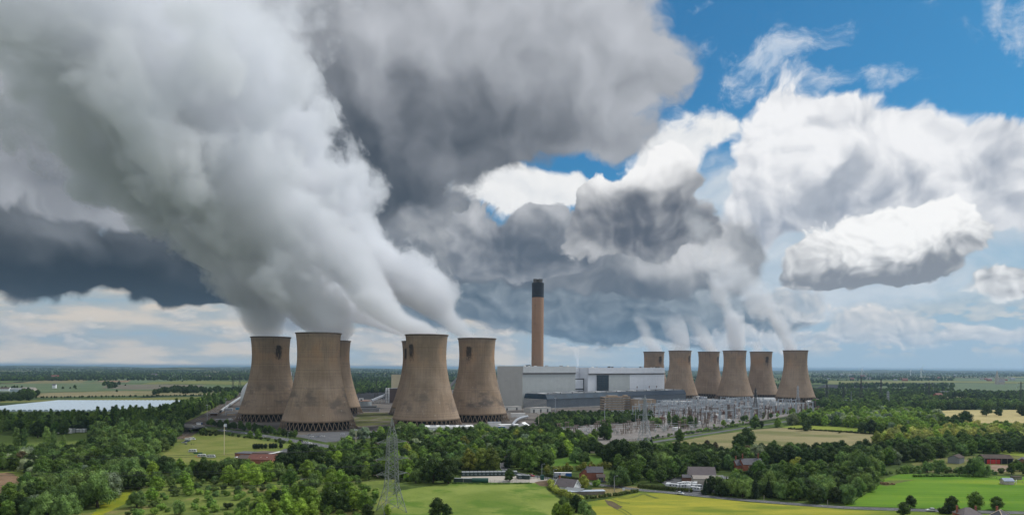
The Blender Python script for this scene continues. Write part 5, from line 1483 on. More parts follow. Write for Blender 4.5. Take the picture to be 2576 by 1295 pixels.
def shed(name, px, py, w, d, hw, hr, rz, wall, roof, label, cat='shed', doors=0):
    root = empty(name, at(px, py), rz, label, cat)
    if hr > 0: hip_or_gable(root, w, d, hw, hr, wall, roof)
    else:
        MB().box((0, 0, 0), (w, d, hw)).build('wall', wall, root)
        MB().box((0, 0, hw), (w + .5, d + .5, .4)).build('roof', roof, root)
    for i in range(doors):
        MB().box((-w / 2 + w * (i + .5) / doors, -d / 2 - .06, 0), (min(3.4, w / doors * .6), .12, hw * .7)).build('door', STEELD, root)
    return root

def office(px, D, w, d, h, floors, rz, label):
    root = empty('office_block', atd(px, D), rz, label, 'office building')
    MB().box((0, 0, 0), (w, d, h)).build('wall', TANC, root)
    fh = h / floors
    for i in range(floors):
        z = fh * i + fh * .42
        b = MB().box((0, -d / 2 - .10, z), (w - 2.0, .25, fh * .34)); o = b.build('window', GLASS, root)
        k = MB()
        n = int(w / 2.2)
        for j in range(n): k.box((-w / 2 + 1.5 + j * (w - 3) / (n - 1), -d / 2 - .30, z), (.9 if j % 3 else 1.3, .3, fh * .34))
        k.build('blind', mat('office blinds', (.55, .56, .55), .5, .15, .5), o)
        o2 = MB().box((-w / 2 - .1, 0, z), (.25, d - 2.0, fh * .34)).build('window', GLASS, root)
        MB().box((0, -d / 2 - .25, fh * i + fh * .86), (w + .2, .5, fh * .14)).build('floor_band', TAND, root)
    MB().box((0, 0, h), (w * .5, d * .5, 3)).build('plant_room', TANC, root)
    MB().box((0, 0, h), (w + .8, d + .8, .7)).build('parapet', TAND, root)
    return root

boiler_house(); chimney()
office(1540, 1150, 34, 22, 24, 6, .22, 'tan office block with rows of windows before the turbine hall')
office(1573, 1162, 12, 16, 24.5, 6, .22, 'narrow tan stair block at the right end of the windowed office block')
r = empty('control_building', atd(1617, 1150), .22, 'plain tan concrete block with one tall slot, right of the office block', 'office building')
MB().box((0, 0, 0), (38, 22, 20.5)).build('wall', TANC, r); MB().box((-2, -11.1, 5), (1.4, .3, 14)).build('slot_window', C_DARK, r)
window(r, 13, -11, 12, 6, 3, bars=2); MB().box((0, 0, 20.5), (38.6, 22.6, .6)).build('parapet', TAND, r); MB().box((-8, 2, 21.1), (14, 8, 2)).build('plant_room', STEEL, r)

def annexes():
    # low buildings and clutter around the boiler house
    shed('low_annexe', 1352, 1036, 46, 16, 7.5, 0, .72, C_PALE, CONC, 'low pale annexe at the foot of the turbine hall end', 'annexe', 3)
    shed('low_annexe', 1282, 1031, 44, 12, 6, 0, .72, C_PALE, CONC, 'low pale annexe at the foot of the boiler house end wall', 'annexe', 2)
    shed('trailer', 1303, 1048, 21, 4.5, 5, 0, .2, WHITE, MEMB, 'long white box trailer below the boiler house', 'trailer')
    r = shed('marquee', 1316, 1081, 13, 12, 5, 4.0, 1.25, MEMB, MEMB, 'small white gabled tent left of the wood before the turbine hall', 'tent')
    shed('flat_roof_shed', 1280, 1076, 24, 12, 4.2, 0, .25, WHITE, MEMB, 'low white flat shed left of the small white tent', 'shed')
    shed('flat_roof_shed', 1243, 1072, 16, 10, 5.2, 0, .15, WHITE, STEEL, 'pale box shed just right of the round willow by the white flat roof', 'shed')
    shed('site_cabin', 1262, 1078, 8, 3, 3, 0, .2, mat('blue cabin', (.06, .17, .34), .5), MEMB, 'blue site cabin between the white sheds', 'cabin')
    root = empty('covered_walkway', at(1290, 1082), 0, 'curved silver covered walkway left of the small white tent', 'walkway')
    pts = spline([at(1288, 1078), at(1297, 1066), at(1308, 1059), at(1327, 1054)], 6)
    o0 = at(1290, 1082)
    MB().tube([p - o0 + Vector((0, 0, 4.2)) for p in pts], 1.7, 8).build('tube', STEEL, root)
    for p in pts[::3]: MB().bar(p - o0, p - o0 + Vector((0, 0, 2.6)), .35).build('leg', STEELD, root)
    # long white flat roof below tower five
    root = empty('long_flat_building', at(1130, 1085), .16, 'long white flat-roofed building in front of the streaked cooling tower', 'building')
    MB().box((0, 0, 0), (54, 24, 6.0)).build('wall', WHITE, root); MB().box((0, 0, 6.0), (55, 25, .5)).build('roof', MEMB, root)
    for i in range(4): MB().box((-18 + i * 11, 1, 6.5), (7, 10, .6)).build('roof_light', STEEL, root)
    for i in range(12): window(root, -24 + i * 4.3, -12, 2.6, 1.6, 1.6, name='window')
    # biomass dome
    root = empty('storage_dome', atd(652, 1245), 0, 'white storage dome peeping out left behind the leftmost cooling tower', 'dome')
    prof = [(31, 0), (31, 18)] + [(31 * math.cos(t), 18 + 32 * math.sin(t)) for t in [i * math.pi / 20 for i in range(1, 10)]] + [(2.5, 50)]
    MB().lathe(prof, 48, cap=True).build('shell', mat('dome membrane', (.60, .605, .60), .6, .06, .04), root, smooth=True)
    MB().lathe([(2.5, 49.5), (2.5, 53), (1, 54)], 16, cap=True).build('head_house', STEEL, root)
    # between the groups: bunker houses, tank, conveyors
    root = empty('bunker_building', atd(999, 1400), .3, 'dark brown clad building left behind the streaked cooling tower', 'building')
    MB().box((0, 0, 0), (34, 26, 28)).build('wall', BROWNC, root); MB().box((0, 0, 28), (35, 27, .8)).build('roof', C_ROOF, root)
    root = empty('transfer_tower', atd(1004, 1500), .3, 'tall cream building standing behind the dark brown one', 'building')
    MB().box((0, 0, 0), (30, 26, 55)).build('wall', CREAM, root); MB().box((0, 0, 55), (30.6, 26.6, .6)).build('roof', C_ROOF, root)
    root = empty('storage_tank', atd(919, 1262), 0, 'round grey steel tank with a rusty top between the cooling towers', 'tank')
    MB().lathe([(11.5, 0), (11.5, 9.4)], 40, cap=True).build('shell', mat('tank plate', (.27, .30, .31), .6, .12, .2), root)
    MB().lathe([(11.7, 9.4), (11.7, 10.0), (1, 11.6)], 40, cap=True).build('roof', mat('rusty plate', (.20, .12, .09), .8, .3, .2), root)
    shed('pump_house', 909, 1010, 9, 8, 8, 0, .2, WHITE, STEELD, 'small white cube building above the round tank', 'building', 1)
    shed('long_shed', 930, 1034, 32, 9, 4, 2, .12, STEEL, STEELD, 'long grey shed below the round tank', 'shed')
    shed('long_shed', 925, 1028, 30, 8, 4, 2, .12, STEELD, STEELD, 'dark flat shed just behind the long grey one', 'shed')
    def conveyor(a, b, h0, h1, label, w=4.0, m=STEELD, n=5):
        root = empty('conveyor', a, 0, label, 'conveyor')
        d = b - a
        MB().bar((0, 0, h0), (d.x, d.y, h1), w, 3.4).build('gallery', m, root)
        for i in range(n):
            t = (i + .5) / n; q = d * t; z = h0 + (h1 - h0) * t - 1.6
            k = MB(); 
            for s_ in (-1, 1): k.bar((q.x + s_ * 2.6, q.y, 0), (q.x + s_ * 1.2, q.y, z), .5)
            k.bar((q.x - 2, q.y, z * .5), (q.x + 2, q.y, z * .5), .35)
            k.build('trestle', m, root)
    conveyor(atd(935, 1330), atd(980, 1400), 7, 19, 'inclined grey conveyor rising to the dark brown building', m=STEEL)
    conveyor(atd(1126, 1330), atd(1156, 1480), 30, 52, 'black inclined coal conveyor in the gap beside the right of the near towers', 5, STEELD, 4)
    root = empty('process_tower', atd(731, 1500), .2, 'open steel process tower seen between the two leftmost cooling towers', 'tower')
    for z in (10, 20, 30, 40, 50): MB().box((0, 0, z), (14, 14, .8)).build('deck', STEELD, root)
    for x in (-6.5, 6.5):
        for y in (-6.5, 6.5): MB().bar((x, y, 0), (x, y, 58), .9).build('post', STEEL, root)
    MB().lathe([(3, 0), (3, 60)], 16, cap=True).build('vessel', STEEL, root)
    root = empty('process_tower', atd(975, 1380), .2, 'open steel frame with pipes left of the dark brown building', 'tower')
    for z in (6, 12, 18, 24): MB().box((0, 0, z), (9, 9, .6)).build('deck', STEEL, root)
    for x in (-4, 4):
        for y in (-4, 4): MB().bar((x, y, 0), (x, y, 27), .6).build('post', STEEL, root)
    for x in (-2, 2): MB().lathe([(1.6, 0), (1.6, 30)], 12, c=(x, 0, 0), cap=True).build('vessel', WHITE, root)
    # right side of the works
    shed('white_shed', 1921, 1010.5, 45, 22, 6.5, 3.2, -.05, WHITE, MEMB, 'white pitched shed between the two rightmost cooling towers', 'shed', 2)
    shed('long_shed', 1703, 1017, 60, 16, 7, 0, .12, WHITE, MEMB, 'long white shed behind the large switchyard', 'shed', 3)
    shed('long_shed', 1800, 1011, 70, 14, 5, 0, .1, WHITE, MEMB, 'low white shed in front of the middle far tower', 'shed', 3)
    shed('flat_roof_shed', 1750, 1005, 18, 12, 8, 0, .1, WHITE, MEMB, 'small white box building at the right end of the turbine hall', 'shed', 1)
    sheet('pale_slab', [(1912, 1015.5), (1925, 1010), (2010, 1009), (2020, 1014), (1985, 1019), (1925, 1019)], 4, PALEC)
    root = shed('white_shed', 2050, 1016, 32, 14, 6, 1.2, 0, WHITE, MEMB, 'white two-storey hut right of the rightmost cooling tower', 'hut')
    for i in range(9): window(root, -13 + i * 3.2, -7, 3.4, 1.4, 1.3)
    for i in range(4):
        root = empty('silo', atd(1761 + i * 5.2, 1505 - i * 4), 0, ['leftmost', 'second', 'third', 'rightmost'][i] + ' of four grey silos below the third far tower', 'silo', 'silos below the far towers')
        MB().lathe([(2.2, 0), (2.2, 10)], 16, cap=True).build('shell', mat('silo paint', (.30, .31, .36), .5), root)
        MB().lathe([(2.25, 10), (.5, 11.5)], 16, cap=True).build('roof', STEEL, root)
    shed('boiler_annexe', 1925, 988, 20, 14, 17, 0, 0, mat('grey block', (.42, .44, .46), .7), C_ROOF, 'pale grey tower block glimpsed left of the rightmost cooling tower', 'building')
    # far right yard
    for (px, py, w, d, h, m, lb) in ((2195, 1004, 18, 10, 5, STEELB, 'rusty brown shed in the far yard right of the towers'), (2232, 1001, 14, 9, 6, WHITE, 'white shed in the far yard right of the towers'), (2128, 1018, 12, 7, 4, mat('orange cladding', (.42, .22, .08), .7), 'small orange shed among the far pylons'),
                                   (2180, 999, 9, 9, 6, CONC, 'squat round-shouldered grey hut in the far yard'), (2095, 1021, 16, 8, 4.5, BROWNC, 'dark brick hut at the right end of the large switchyard')):
        shed('yard_shed', px, py, w, d, h, 0, .05, m, C_ROOF, lb, 'shed')
    root = empty('steel_gantry_frame', at(2140, 1021), 0, 'pale boxy steel frame on the far yard', 'frame')
    for i in range(7):
        MB().bar((-12 + i * 4, -3, 0), (-12 + i * 4, -3, 12), .8).build('post', STEELW, root); MB().bar((-12 + i * 4, 3, 0), (-12 + i * 4, 3, 12), .8).build('post', STEELW, root)
    MB().box((0, -3, 11.5), (25, 1, 1)).build('beam', STEELW, root); MB().box((0, 3, 11.5), (25, 1, 1)).build('beam', STEELW, root)
annexes()
# ------------------------------------------------------------------ switchyards, pylons, masts, fences
INSUL = mat('porcelain', (.22, .15, .12), .35)
INSW = mat('pale porcelain', (.62, .60, .60), .35)

def lattice_leg(mb, a, b, w0, w1, t, n=6, mat=0):
    "four chords and zigzag bracing between two levels"
    a, b = Vector(a), Vector(b)
    def cor(p, w): return [p + Vector((i * w / 2, j * w / 2, 0)) for i, j in ((-1, -1), (1, -1), (1, 1), (-1, 1))]
    pr = None
    for k in range(n + 1):
        q = cor(a.lerp(b, k / n), w0 + (w1 - w0) * k / n)
        if pr:
            for i in range(4):
                mb.bar(pr[i], q[i], t, mat=mat)
                j = (i + 1) % 4
                mb.bar(pr[i], q[j], t * .6, mat=mat)
                mb.bar(pr[j], q[i], t * .6, mat=mat)
        pr = q

def gantry(mt, span, h, label, group, name='switchyard_gantry'):
    "portal of two lattice posts and a lattice beam with hanging insulators"
    root = empty(name, (0, 0, 0), 0, label, 'gantry', group)
    for s_ in (-1, 1):
        m = MB(); lattice_leg(m, (s_ * span / 2, 0, 0), (s_ * span / 2, 0, h + 1.5), 1.5, 1.0, .26, 5); m.build('post', mt, root)
    m = MB()
    for y in (-.6, .6):
        for z in (h - .6, h + .6): m.bar((-span / 2, y, z), (span / 2, y, z), .26)
    n = int(span / 1.6)
    for i in range(n):
        x0, x1 = -span / 2 + span * i / n, -span / 2 + span * (i + 1) / n
        s_ = 1 if i % 2 else -1
        m.bar((x0, -.6, h - .6 * s_), (x1, -.6, h + .6 * s_), .15); m.bar((x0, -.6, h + .6), (x1, .6, h + .6), .15)
    m.build('beam', mt, root)
    for i in (-1, 0, 1):
        m = MB()
        x = i * span / 3.2
        m.lathe([(.12, h - 3.4), (.3, h - 3.2), (.16, h - 2.7), (.3, h - 2.4), (.16, h - 1.9), (.3, h - 1.6), (.12, h - .7)], 8, c=(x, 0, 0), cap=True); m.build('insulator', INSUL, root)
    return root

def stand(mt, h, ins, label, group, cross=True, nm='busbar_stand'):
    root = empty(nm, (0, 0, 0), 0, label, 'equipment stand', group)
    m = MB(); m.bar((-1.0, 0, 0), (-.7, 0, h * .55), .3); m.bar((1.0, 0, 0), (.7, 0, h * .55), .3); m.bar((-1.1, 0, h * .28), (1.1, 0, h * .28), .2); m.build('frame', mt, root)
    MB().box((0, 0, h * .55), (5.4 if cross else 2.6, .5, .35)).build('beam', mt, root)
    for x in ((-2.3, 0, 2.3) if cross else (-1, 1)):
        MB().lathe([(.16, h * .55 + .3), (.34, h * .62), (.2, h * .68), (.34, h * .76), (.2, h * .82), (.34, h * .9), (.14, h)], 7, c=(x, 0, 0), cap=True).build('insulator', ins, root)
    return root

def switchyards():
    rng = random.Random(21)
    O = at(1632, 1057)
    def pos(i, j): return O + UX * i + UY * j
    YARDP = [(at(*q).x, at(*q).y) for q in ((1596, 1050), (1640, 1028), (1790, 1007), (2085, 1012), (2085, 1030), (1990, 1042), (1885, 1058), (1800, 1071), (1765, 1070), (1740, 1060), (1650, 1056))]
    kinds = [gantry(STEELW, 17, 16, 'x', 'gantries of the large switchyard'), gantry(STEELW, 22, 13, 'x', 'gantries of the large switchyard'), gantry(STEELB, 17, 14, 'x', 'gantries of the large switchyard')]
    lab = ['tall pale steel gantry in the large switchyard', 'wide pale steel gantry in the large switchyard', 'brown steel gantry in the large switchyard']
    first = [True] * 3; n = 0
    wires = MB()
    for j, dj in enumerate((-84, -56, -28, 0, 26, 54, 82, 112, 138)):
        for i in range(20):
            k = 2 if (j < 5 and rng.random() < .3) else (0 if rng.random() < .6 else 1)
            if rng.random() < .06: continue
            p = pos(i * 23 + rng.uniform(-2, 2) + j * 4, dj)
            if not inside((p.x, p.y), YARDP): continue
            rz = ROT + (0 if rng.random() < .7 else math.pi / 2)
            o = kinds[k] if first[k] else copy_tree(kinds[k]); first[k] = False
            o.location = p; o.rotation_euler = (0, 0, rz); o['label'] = lab[k]
            n += 1
    ks = [stand(STEELB, 6.5, INSUL, 'brown busbar stand among the gantries of the large switchyard', 'busbar stands of the large switchyard'), stand(STEEL, 7.5, INSW, 'grey busbar stand among the gantries of the large switchyard', 'busbar stands of the large switchyard'), stand(STEELD, 5, INSUL, 'short dark busbar stand among the gantries of the large switchyard', 'busbar stands of the large switchyard', False)]
    first = [True] * 3
    m = 0
    for t in range(620):
        if m >= 285: break
        p = pos(rng.uniform(-6, 470), rng.uniform(-95, 140))
        if not inside((p.x, p.y), YARDP): continue
        k = rng.randrange(3)
        o = ks[k] if first[k] else copy_tree(ks[k]); first[k] = False
        o.location = p; o.rotation_euler = (0, 0, ROT + rng.choice((0, math.pi / 2))); o.scale = (1.2, 1.2, 1.25)
        m += 1
    # transformers: brick red and white tanks
    tr = empty('transformer', pos(20, -8), ROT, 'rust red transformer with radiators in the large switchyard', 'transformer', 'transformers of the large switchyard')
    MB().box((0, 0, 0), (7, 4, 4.2)).build('tank', mat('oxide red paint', (.16, .075, .055), .7, .2, .3), tr)
    for s_ in (-1, 1): MB().box((0, s_ * 2.6, .6), (6, 1, 3.2)).build('radiator', mat('oxide red fins', (.12, .06, .05), .7, .2, .3), tr)
    for x in (-2, 0, 2): MB().lathe([(.3, 4.2), (.4, 5), (.2, 6.4)], 8, c=(x, 0, 0), cap=True).build('bushing', INSUL, tr)
    def spot():
        while True:
            p = pos(rng.uniform(0, 440), rng.uniform(-90, 120))
            if inside((p.x, p.y), YARDP): return p
    for i in range(34): copy_tree(tr, loc=spot(), rz=ROT)
    kiosk = empty('relay_kiosk', pos(60, 14), ROT, 'white relay kiosk with a flat roof in the large switchyard', 'kiosk', 'kiosks of the large switchyard')
    MB().box((0, 0, 0), (9, 5, 3.2)).build('wall', WHITE, kiosk); MB().box((0, 0, 3.2), (9.5, 5.5, .3)).build('roof', MEMB, kiosk); MB().box((2, -2.56, 0), (1.2, .12, 2.1)).build('door', STEELD, kiosk)
    for i in range(28): copy_tree(kiosk, loc=spot(), rz=ROT + rng.choice((0, math.pi / 2)))
    # busbars strung along the rows
    for j in (6, 33, 61, 90):
        for h in (7.0, 7.4):
            mb = MB(); 
            mb.tube([Vector((0, 0, h)), Vector((440, 0, h))], .16, 6)
            root = mb.build('busbar', STEELW, None, pos(0, j + (h - 7) * 6), ROT)
            tag(root, f"pale tubular busbar along the {['front', 'second', 'third', 'rear'][(6, 33, 61, 90).index(j)]} row, {'nearer' if h < 7.2 else 'farther'} of two", 'busbar', 'busbars of the large switchyard')
    # small switchyard
    O2 = at(1428, 1104); V1 = (at(1764, 1082) - O2); L1 = V1.length; V1.normalize(); V2 = Vector((-V1.y, V1.x, 0)); r2 = math.atan2(V1.y, V1.x)
    g = empty('line_portal', (0, 0, 0), 0, 'brown twin-post portal with a flat cap in the small switchyard', 'portal', 'twin-post portals of the small switchyard')
    BR = mat('brown precast concrete', (.20, .155, .125), .85, .2, .2)
    for s_ in (-1, 1): MB().bar((s_ * 1.6, 0, 0), (s_ * 1.6, 0, 11), .7).build('post', BR, g)
    MB().box((0, 0, 11), (6.4, 1.2, .8)).build('cap', BR, g)
    MB().box((0, 0, 6), (3.2, .4, .4)).build('brace', BR, g)
    pts = [(14, 6), (30, 24), (24, 48), (60, 8), (66, 34), (92, 16), (84, 52), (112, 6), (120, 40), (104, 66), (140, 22), (150, 56), (170, 8), (176, 40), (196, 24), (208, 50), (224, 14), (46, 62)]
    f = True
    for (a, b) in pts:
        o = g if f else copy_tree(g); f = False
        o.location = O2 + V1 * a + V2 * b; o.rotation_euler = (0, 0, r2 + rng.choice((0, .1, -.1)))
    s2 = stand(mat('grey green steel', (.24, .28, .26), .6), 6, INSW, 'grey-green busbar stand in the small switchyard', 'busbar stands of the small switchyard', nm='insulator_stand')
    s3 = stand(BR, 7, INSUL, 'brown busbar stand in the small switchyard', 'busbar stands of the small switchyard', nm='insulator_stand')
    f = [True, True]
    for t in range(100):
        k = t % 2
        p = O2 + V1 * rng.uniform(4, 235) + V2 * rng.uniform(2, 74)
        o = (s2, s3)[k] if f[k] else copy_tree((s2, s3)[k]); f[k] = False
        o.location = p; o.rotation_euler = (0, 0, r2 + rng.choice((0, math.pi / 2)))
    for j in (14, 34, 56):
        o = MB().tube([(0, 0, 6.4), (210, 0, 6.4)], .15, 6).build('busbar', STEEL, None, O2 + V1 * 12 + V2 * j, r2)
        tag(o, f"grey tubular busbar along the {['front', 'middle', 'rear'][(14, 34, 56).index(j)]} row of the small switchyard", 'busbar', 'busbars of the small switchyard')
    for i in range(5): copy_tree(kiosk, loc=O2 + V1 * rng.uniform(10, 220) + V2 * rng.uniform(4, 70), rz=r2, label='white relay kiosk with a flat roof in the small switchyard')
    print('gantries', n, 'stands', m)
switchyards()

def pylon(p, h, base, label, rz=0.0, arms=(.62, .76, .90), armw=(6.6, 7.6, 6.2), t=.34, mt=None, waist=.56, wf=.24, tf=.13, head=.93, tension=False):
    "lattice steel tower with six cross-arms"
    mt = mt or STEEL
    root = empty('pylon', p, rz, label, 'pylon', 'pylons carrying the power lines')
    mb = MB()
    waist = h * waist; ww = base * wf; tw = base * tf
    def cor(z):
        if z < waist: w = base + (ww - base) * (z / waist)
        else: w = ww + (tw - ww) * ((z - waist) / (h * head - waist))
        return [Vector((i * w / 2, j * w / 2, z)) for i, j in ((-1, -1), (1, -1), (1, 1), (-1, 1))]
    zs = [z * head / .93 for z in (0, .17, .31, .42, .50, .56, .62, .67, .72, .76, .80, .84, .87, .90, .93)]
    for k in range(4):
        g = MB()
        for a, b in zip(zs, zs[1:]): g.bar(cor(a * h)[k], cor(b * h)[k], t)
        g.build('leg', mt, root)
    for a, b in zip(zs, zs[1:]):
        A, B = cor(a * h), cor(b * h)
        for i in range(4):
            j = (i + 1) % 4
            mb.bar(A[i], B[j], t * .55); mb.bar(A[j], B[i], t * .55)
            mb.bar(B[i], B[j], t * .5)
            if a < .4:
                m = (A[i] + B[j]) / 2 * .5 + (A[j] + B[i]) / 2 * .5
                mb.bar(A[i].lerp(B[i], .5), m, t * .4); mb.bar(A[j].lerp(B[j], .5), m, t * .4)
    mb.build('bracing', mt, root)
    k = MB()
    q = Vector((0, 0, h))
    C = cor(head * h)
    for i in range(4):
        k.bar(C[i], q, t * .7)
        for a, b in ((0, .3), (.3, .55), (.55, .8)): k.bar(C[i].lerp(q, a), C[(i + 1) % 4].lerp(q, b), t * .4)
    k.build('peak', mt, root)
    for z, aw in zip(arms, armw):
        for s_ in (-1, 1):
            A = cor(z * h); B = cor(z * h + h * .035)
            m = MB(); tip = Vector((s_ * aw, 0, z * h + .2))
            ids = (1, 2) if s_ > 0 else (0, 3)
            for i in ids:
                m.bar(A[i], tip, t * .6); m.bar(B[i], tip, t * .5)
                for q in (.3, .6): m.bar(A[i].lerp(tip, q), B[i].lerp(tip, q), t * .4)
            for q in (.25, .5, .75): m.bar(A[ids[0]].lerp(tip, q), A[ids[1]].lerp(tip, q), t * .4)
            ao = m.build('cross_arm', mt, root)
            if tension:
                MB().bar(tip + Vector((0, -3.6, -.5)), tip, .2).bar(tip, tip + Vector((0, 3.6, -.5)), .2).build('insulator', INSUL, ao); continue
            MB().lathe([(.1, -3.6), (.24, -3.4), (.12, -2.9), (.24, -2.5), (.12, -2), (.24, -1.5), (.1, 0)], 8, c=tuple(tip), cap=True).build('insulator', INSW, ao)
    return root

def pylons():
    p = at(985, 1286)
    pylon(p, 48, 12.0, 'nearest lattice pylon standing at the left edge of the pasture', .52, t=.28, arms=(.40, .56, .74), armw=(8.4, 8.8, 8.0), waist=.28, wf=.47, tf=.33, head=.79, tension=True, mt=mat('dull galvanised steel', (.235, .25, .24), .6, .2, .3))
    pylon(at(1622, 1127), 49, 12.5, 'lattice pylon rising from the trees before the small switchyard', .25, t=.30)
    pylon(at(1900, 1050), 45, 11, 'dark lattice pylon in front of the large switchyard', .9, t=.34, mt=STEELD)
    pylon(at(2007, 1024), 42, 10, 'pale lattice pylon in front of the rightmost cooling tower', .9, t=.36)
    pylon(at(2080, 1018), 44, 10, 'dark lattice pylon just right of the rightmost cooling tower', .6, t=.28, mt=STEELD)
    pylon(at(2166, 1017), 60, 11, 'tall pylon on the far yard with long drooping arms', .15, t=.30, armw=(14, 16, 14), mt=STEELD)
    pylon(at(2216, 1010), 52, 10, 'dark pylon behind the rusty shed in the far yard', .8, t=.30, mt=STEELD)
    pylon(at(2234, 1020), 30, 8, 'small pale pylon in front of the far yard', .7, t=.36)
    pylon(at(2337, 1012), 46, 11, 'pylon standing at the edge of the pale ripe field', .2, t=.30, armw=(11, 12, 10), mt=STEELD)
    pylon(at(2568, 1020), 50, 11, 'pylon at the right edge beyond the sunlit wheat', .2, t=.30, armw=(10, 11, 9), mt=STEELD)
    pylon(at(2122, 1014), 38, 9, 'slim pylon in front of the far woods, left of the tall drooping one', .4, t=.28, mt=STEELD)
    pylon(at(586, 986), 46, 11, 'faint pylon far behind the railway left of the towers', .3, t=.34, mt=STEELD)
    pylon(at(603, 981), 48, 11, 'faint pylon just left of the leftmost cooling tower', .3, t=.34, mt=STEELD)
    pylon(at(947, 1003), 46, 10, 'slender pylon on the coal yard between the cooling towers', .3, t=.30, mt=STEELD)
    # cables from the near pylon away to the left and to the middle pylon
    near = at(985, 1286); mid = at(1622, 1127)
    left = near + Vector((-420, 40, 0)); k = 0
    for z, aw in ((20, 8.4), (28, 8.8), (37, 8.0)):
        for s_ in (-1, 1):
            a = near + Vector((s_ * aw * math.cos(.52), s_ * aw * math.sin(.52), z - 3.6)); b = left + Vector((0, s_ * aw, z - 3.6))
            pts = [a.lerp(b, t / 16) - Vector((0, 0, 9 * 4 * (t / 16) * (1 - t / 16))) for t in range(17)]
            o = MB().tube(pts, .06, 4).build('power_cable', STEELD)
            tag(o, f"thin {['lower', 'middle', 'upper'][k // 2]} power cable running left from the nearest pylon, {'farther' if s_ > 0 else 'nearer'} side", 'cable', 'power cables'); k += 1
pylons()

def mast(px, py, h, label, head='flood', m=None, r=.22):
    root = empty('light_mast', at(px, py), 0, label, 'lamp mast', 'lamp masts')
    m = m or STEELW
    MB().tube([(0, 0, 0), (0, 0, h)], [r * 1.3, r * .8], 8).build('pole', m, root)
    if head == 'flood':
        MB().box((0, 0, h - .4), (2.6, .5, .35)).build('head_frame', STEEL, root)
        for x in (-1, 0, 1): MB().box((x, -.5, h - .1), (.7, .5, .6)).build('lamp', WHITE, root)
    elif head == 'arm':
        MB().bar((0, 0, h), (1.6, -.4, h + .25), .12).build('arm', m, root); MB().box((1.7, -.45, h + .12), (.8, .35, .2)).build('lamp', STEEL, root)
    elif head == 'bowl':
        MB().lathe([(.2, h - .4), (.75, h - .1), (.75, h + .3), (.2, h + .5)], 12, cap=True).build('lamp', WHITE, root)
    return root
def masts():
    mast(564, 1143, 24, 'tall cream mast standing in the camp field', 'bowl', CREAM, .30)
    MB_ = None
    mast(521, 1061, 22, 'tall floodlight mast beside the railway near the bridge'); mast(568, 1044, 24, 'tall floodlight mast beside the train', r=.25)
    mast(895, 1140, 20, 'tall cream lamp mast below the silvery trees', 'flood', CREAM, .28)
    mast(1355, 1080, 19, 'pale lamp mast at the left end of the wood before the turbine hall', 'flood', CREAM, .25)
    mast(1521, 1072, 28, 'grey floodlight mast beside the office block', r=.28); mast(1599, 1060, 24, 'pale floodlight mast between the two switchyards', r=.28)
    mast(1397, 1034, 22, 'floodlight mast before the turbine hall louvres', r=.28); mast(2141, 1023, 30, 'thin pale mast on the far yard', 'none', r=.3); mast(2066, 1022, 26, 'thin mast right of the rightmost cooling tower', 'none', STEELD, .3)
    mast(1700, 965, 60, 'faint distant thin chimney-like mast behind the far towers', 'none', r=1.2) if False else None
    for (px, py, lb) in ((2, 1172, 'street lamp at the left edge of the wood'), (201, 1158, 'street lamp in the lower left wood'), (775, 1130, 'street lamp by the club house car park'), (724, 1110, 'street lamp on the main road verge'), (1392, 1216, 'street lamp by the lane junction'),
                        (1275, 1160, 'street lamp beside the lane near the bend'), (1363, 1200, 'street lamp pole by the conifer hedge'), (1118, 1168, 'bare pole in front of the wood left of the container store'), (1545, 1234, 'lamp pole beside the lane below the garden'), (1553, 1122, 'lamp pole by the green mesh fence')):
        mast(px, py, 9, lb, 'arm', STEEL, .14)
    for (px, py, lb) in ((1546, 1239, 'wooden pole beside the lane at the barley corner'), (2082, 1275, 'short white post on the verge of the lane'), (783, 1288, 'wooden power pole with cross bars among the lower trees'), (1922, 1262, 'white marker post below the dark conifers')):
        root = empty('wooden_pole', at(px, py), 0, lb, 'pole')
        h = 9 if 'power' in lb else 7 if 'wooden' in lb else 4
        MB().tube([(0, 0, 0), (0, 0, h)], [.16, .12], 7).build('pole', mat('grey timber', (.30, .28, .25), .9), root)
        if 'power' in lb:
            for z in (8.6, 7.6, 4.0): MB().box((0, 0, z), (4.6, .2, .2)).build('cross_bar', mat('grey timber', (.30, .28, .25), .9), root)
masts()

def fence(name, pts, h, gap, m, label, panel=None, rails=(.15, .55, .95), cat='fence'):
    "a run of fence: posts one by one, the infill as panels"
    path = spline([at(*p) for p in pts], 4); o0 = path[0]
    root = empty(name, o0, 0, label, cat)
    L = 0; posts = []
    nxt = 0
    inf = MB()
    for a, b in zip(path, path[1:]):
        d = (b - a).length
        while nxt <= L + d:
            posts.append(a.lerp(b, (nxt - L) / d) - o0); nxt += gap
        L += d
    pm = MB().bar((0, 0, 0), (0, 0, h + .1), .14).mesh('post', m)
    for p in posts[:100]: link(pm, 'post', root, p)
    for a, b in zip(posts, posts[1:]):
        for r_ in rails: inf.bar(a + Vector((0, 0, h * r_)), b + Vector((0, 0, h * r_)), .07)
        if panel:
            n = int((b - a).length / panel)
            for i in range(n):
                q = a.lerp(b, (i + .5) / n); inf.bar(q + Vector((0, 0, .1)), q + Vector((0, 0, h)), .05)
    inf.build('rails' if not panel else 'palisade', m, root)
    return root
FGREEN = mat('dark green fence', (.030, .052, .040), .6); FTIMB = mat('weathered timber', (.20, .175, .145), .9, .2, .5)
fence('palisade_fence', [(1560, 1112), (1640, 1105), (1760, 1088), (1890, 1066.5), (1960, 1056), (2030, 1045)], 2.8, 4.2, FGREEN, 'dark green palisade fence along the upper side of the access road', .6)
fence('palisade_fence', [(1472, 1137), (1500, 1131), (1540, 1127), (1565, 1122)], 2.8, 3.0, FGREEN, 'green mesh fence above the small green lawn', .6)
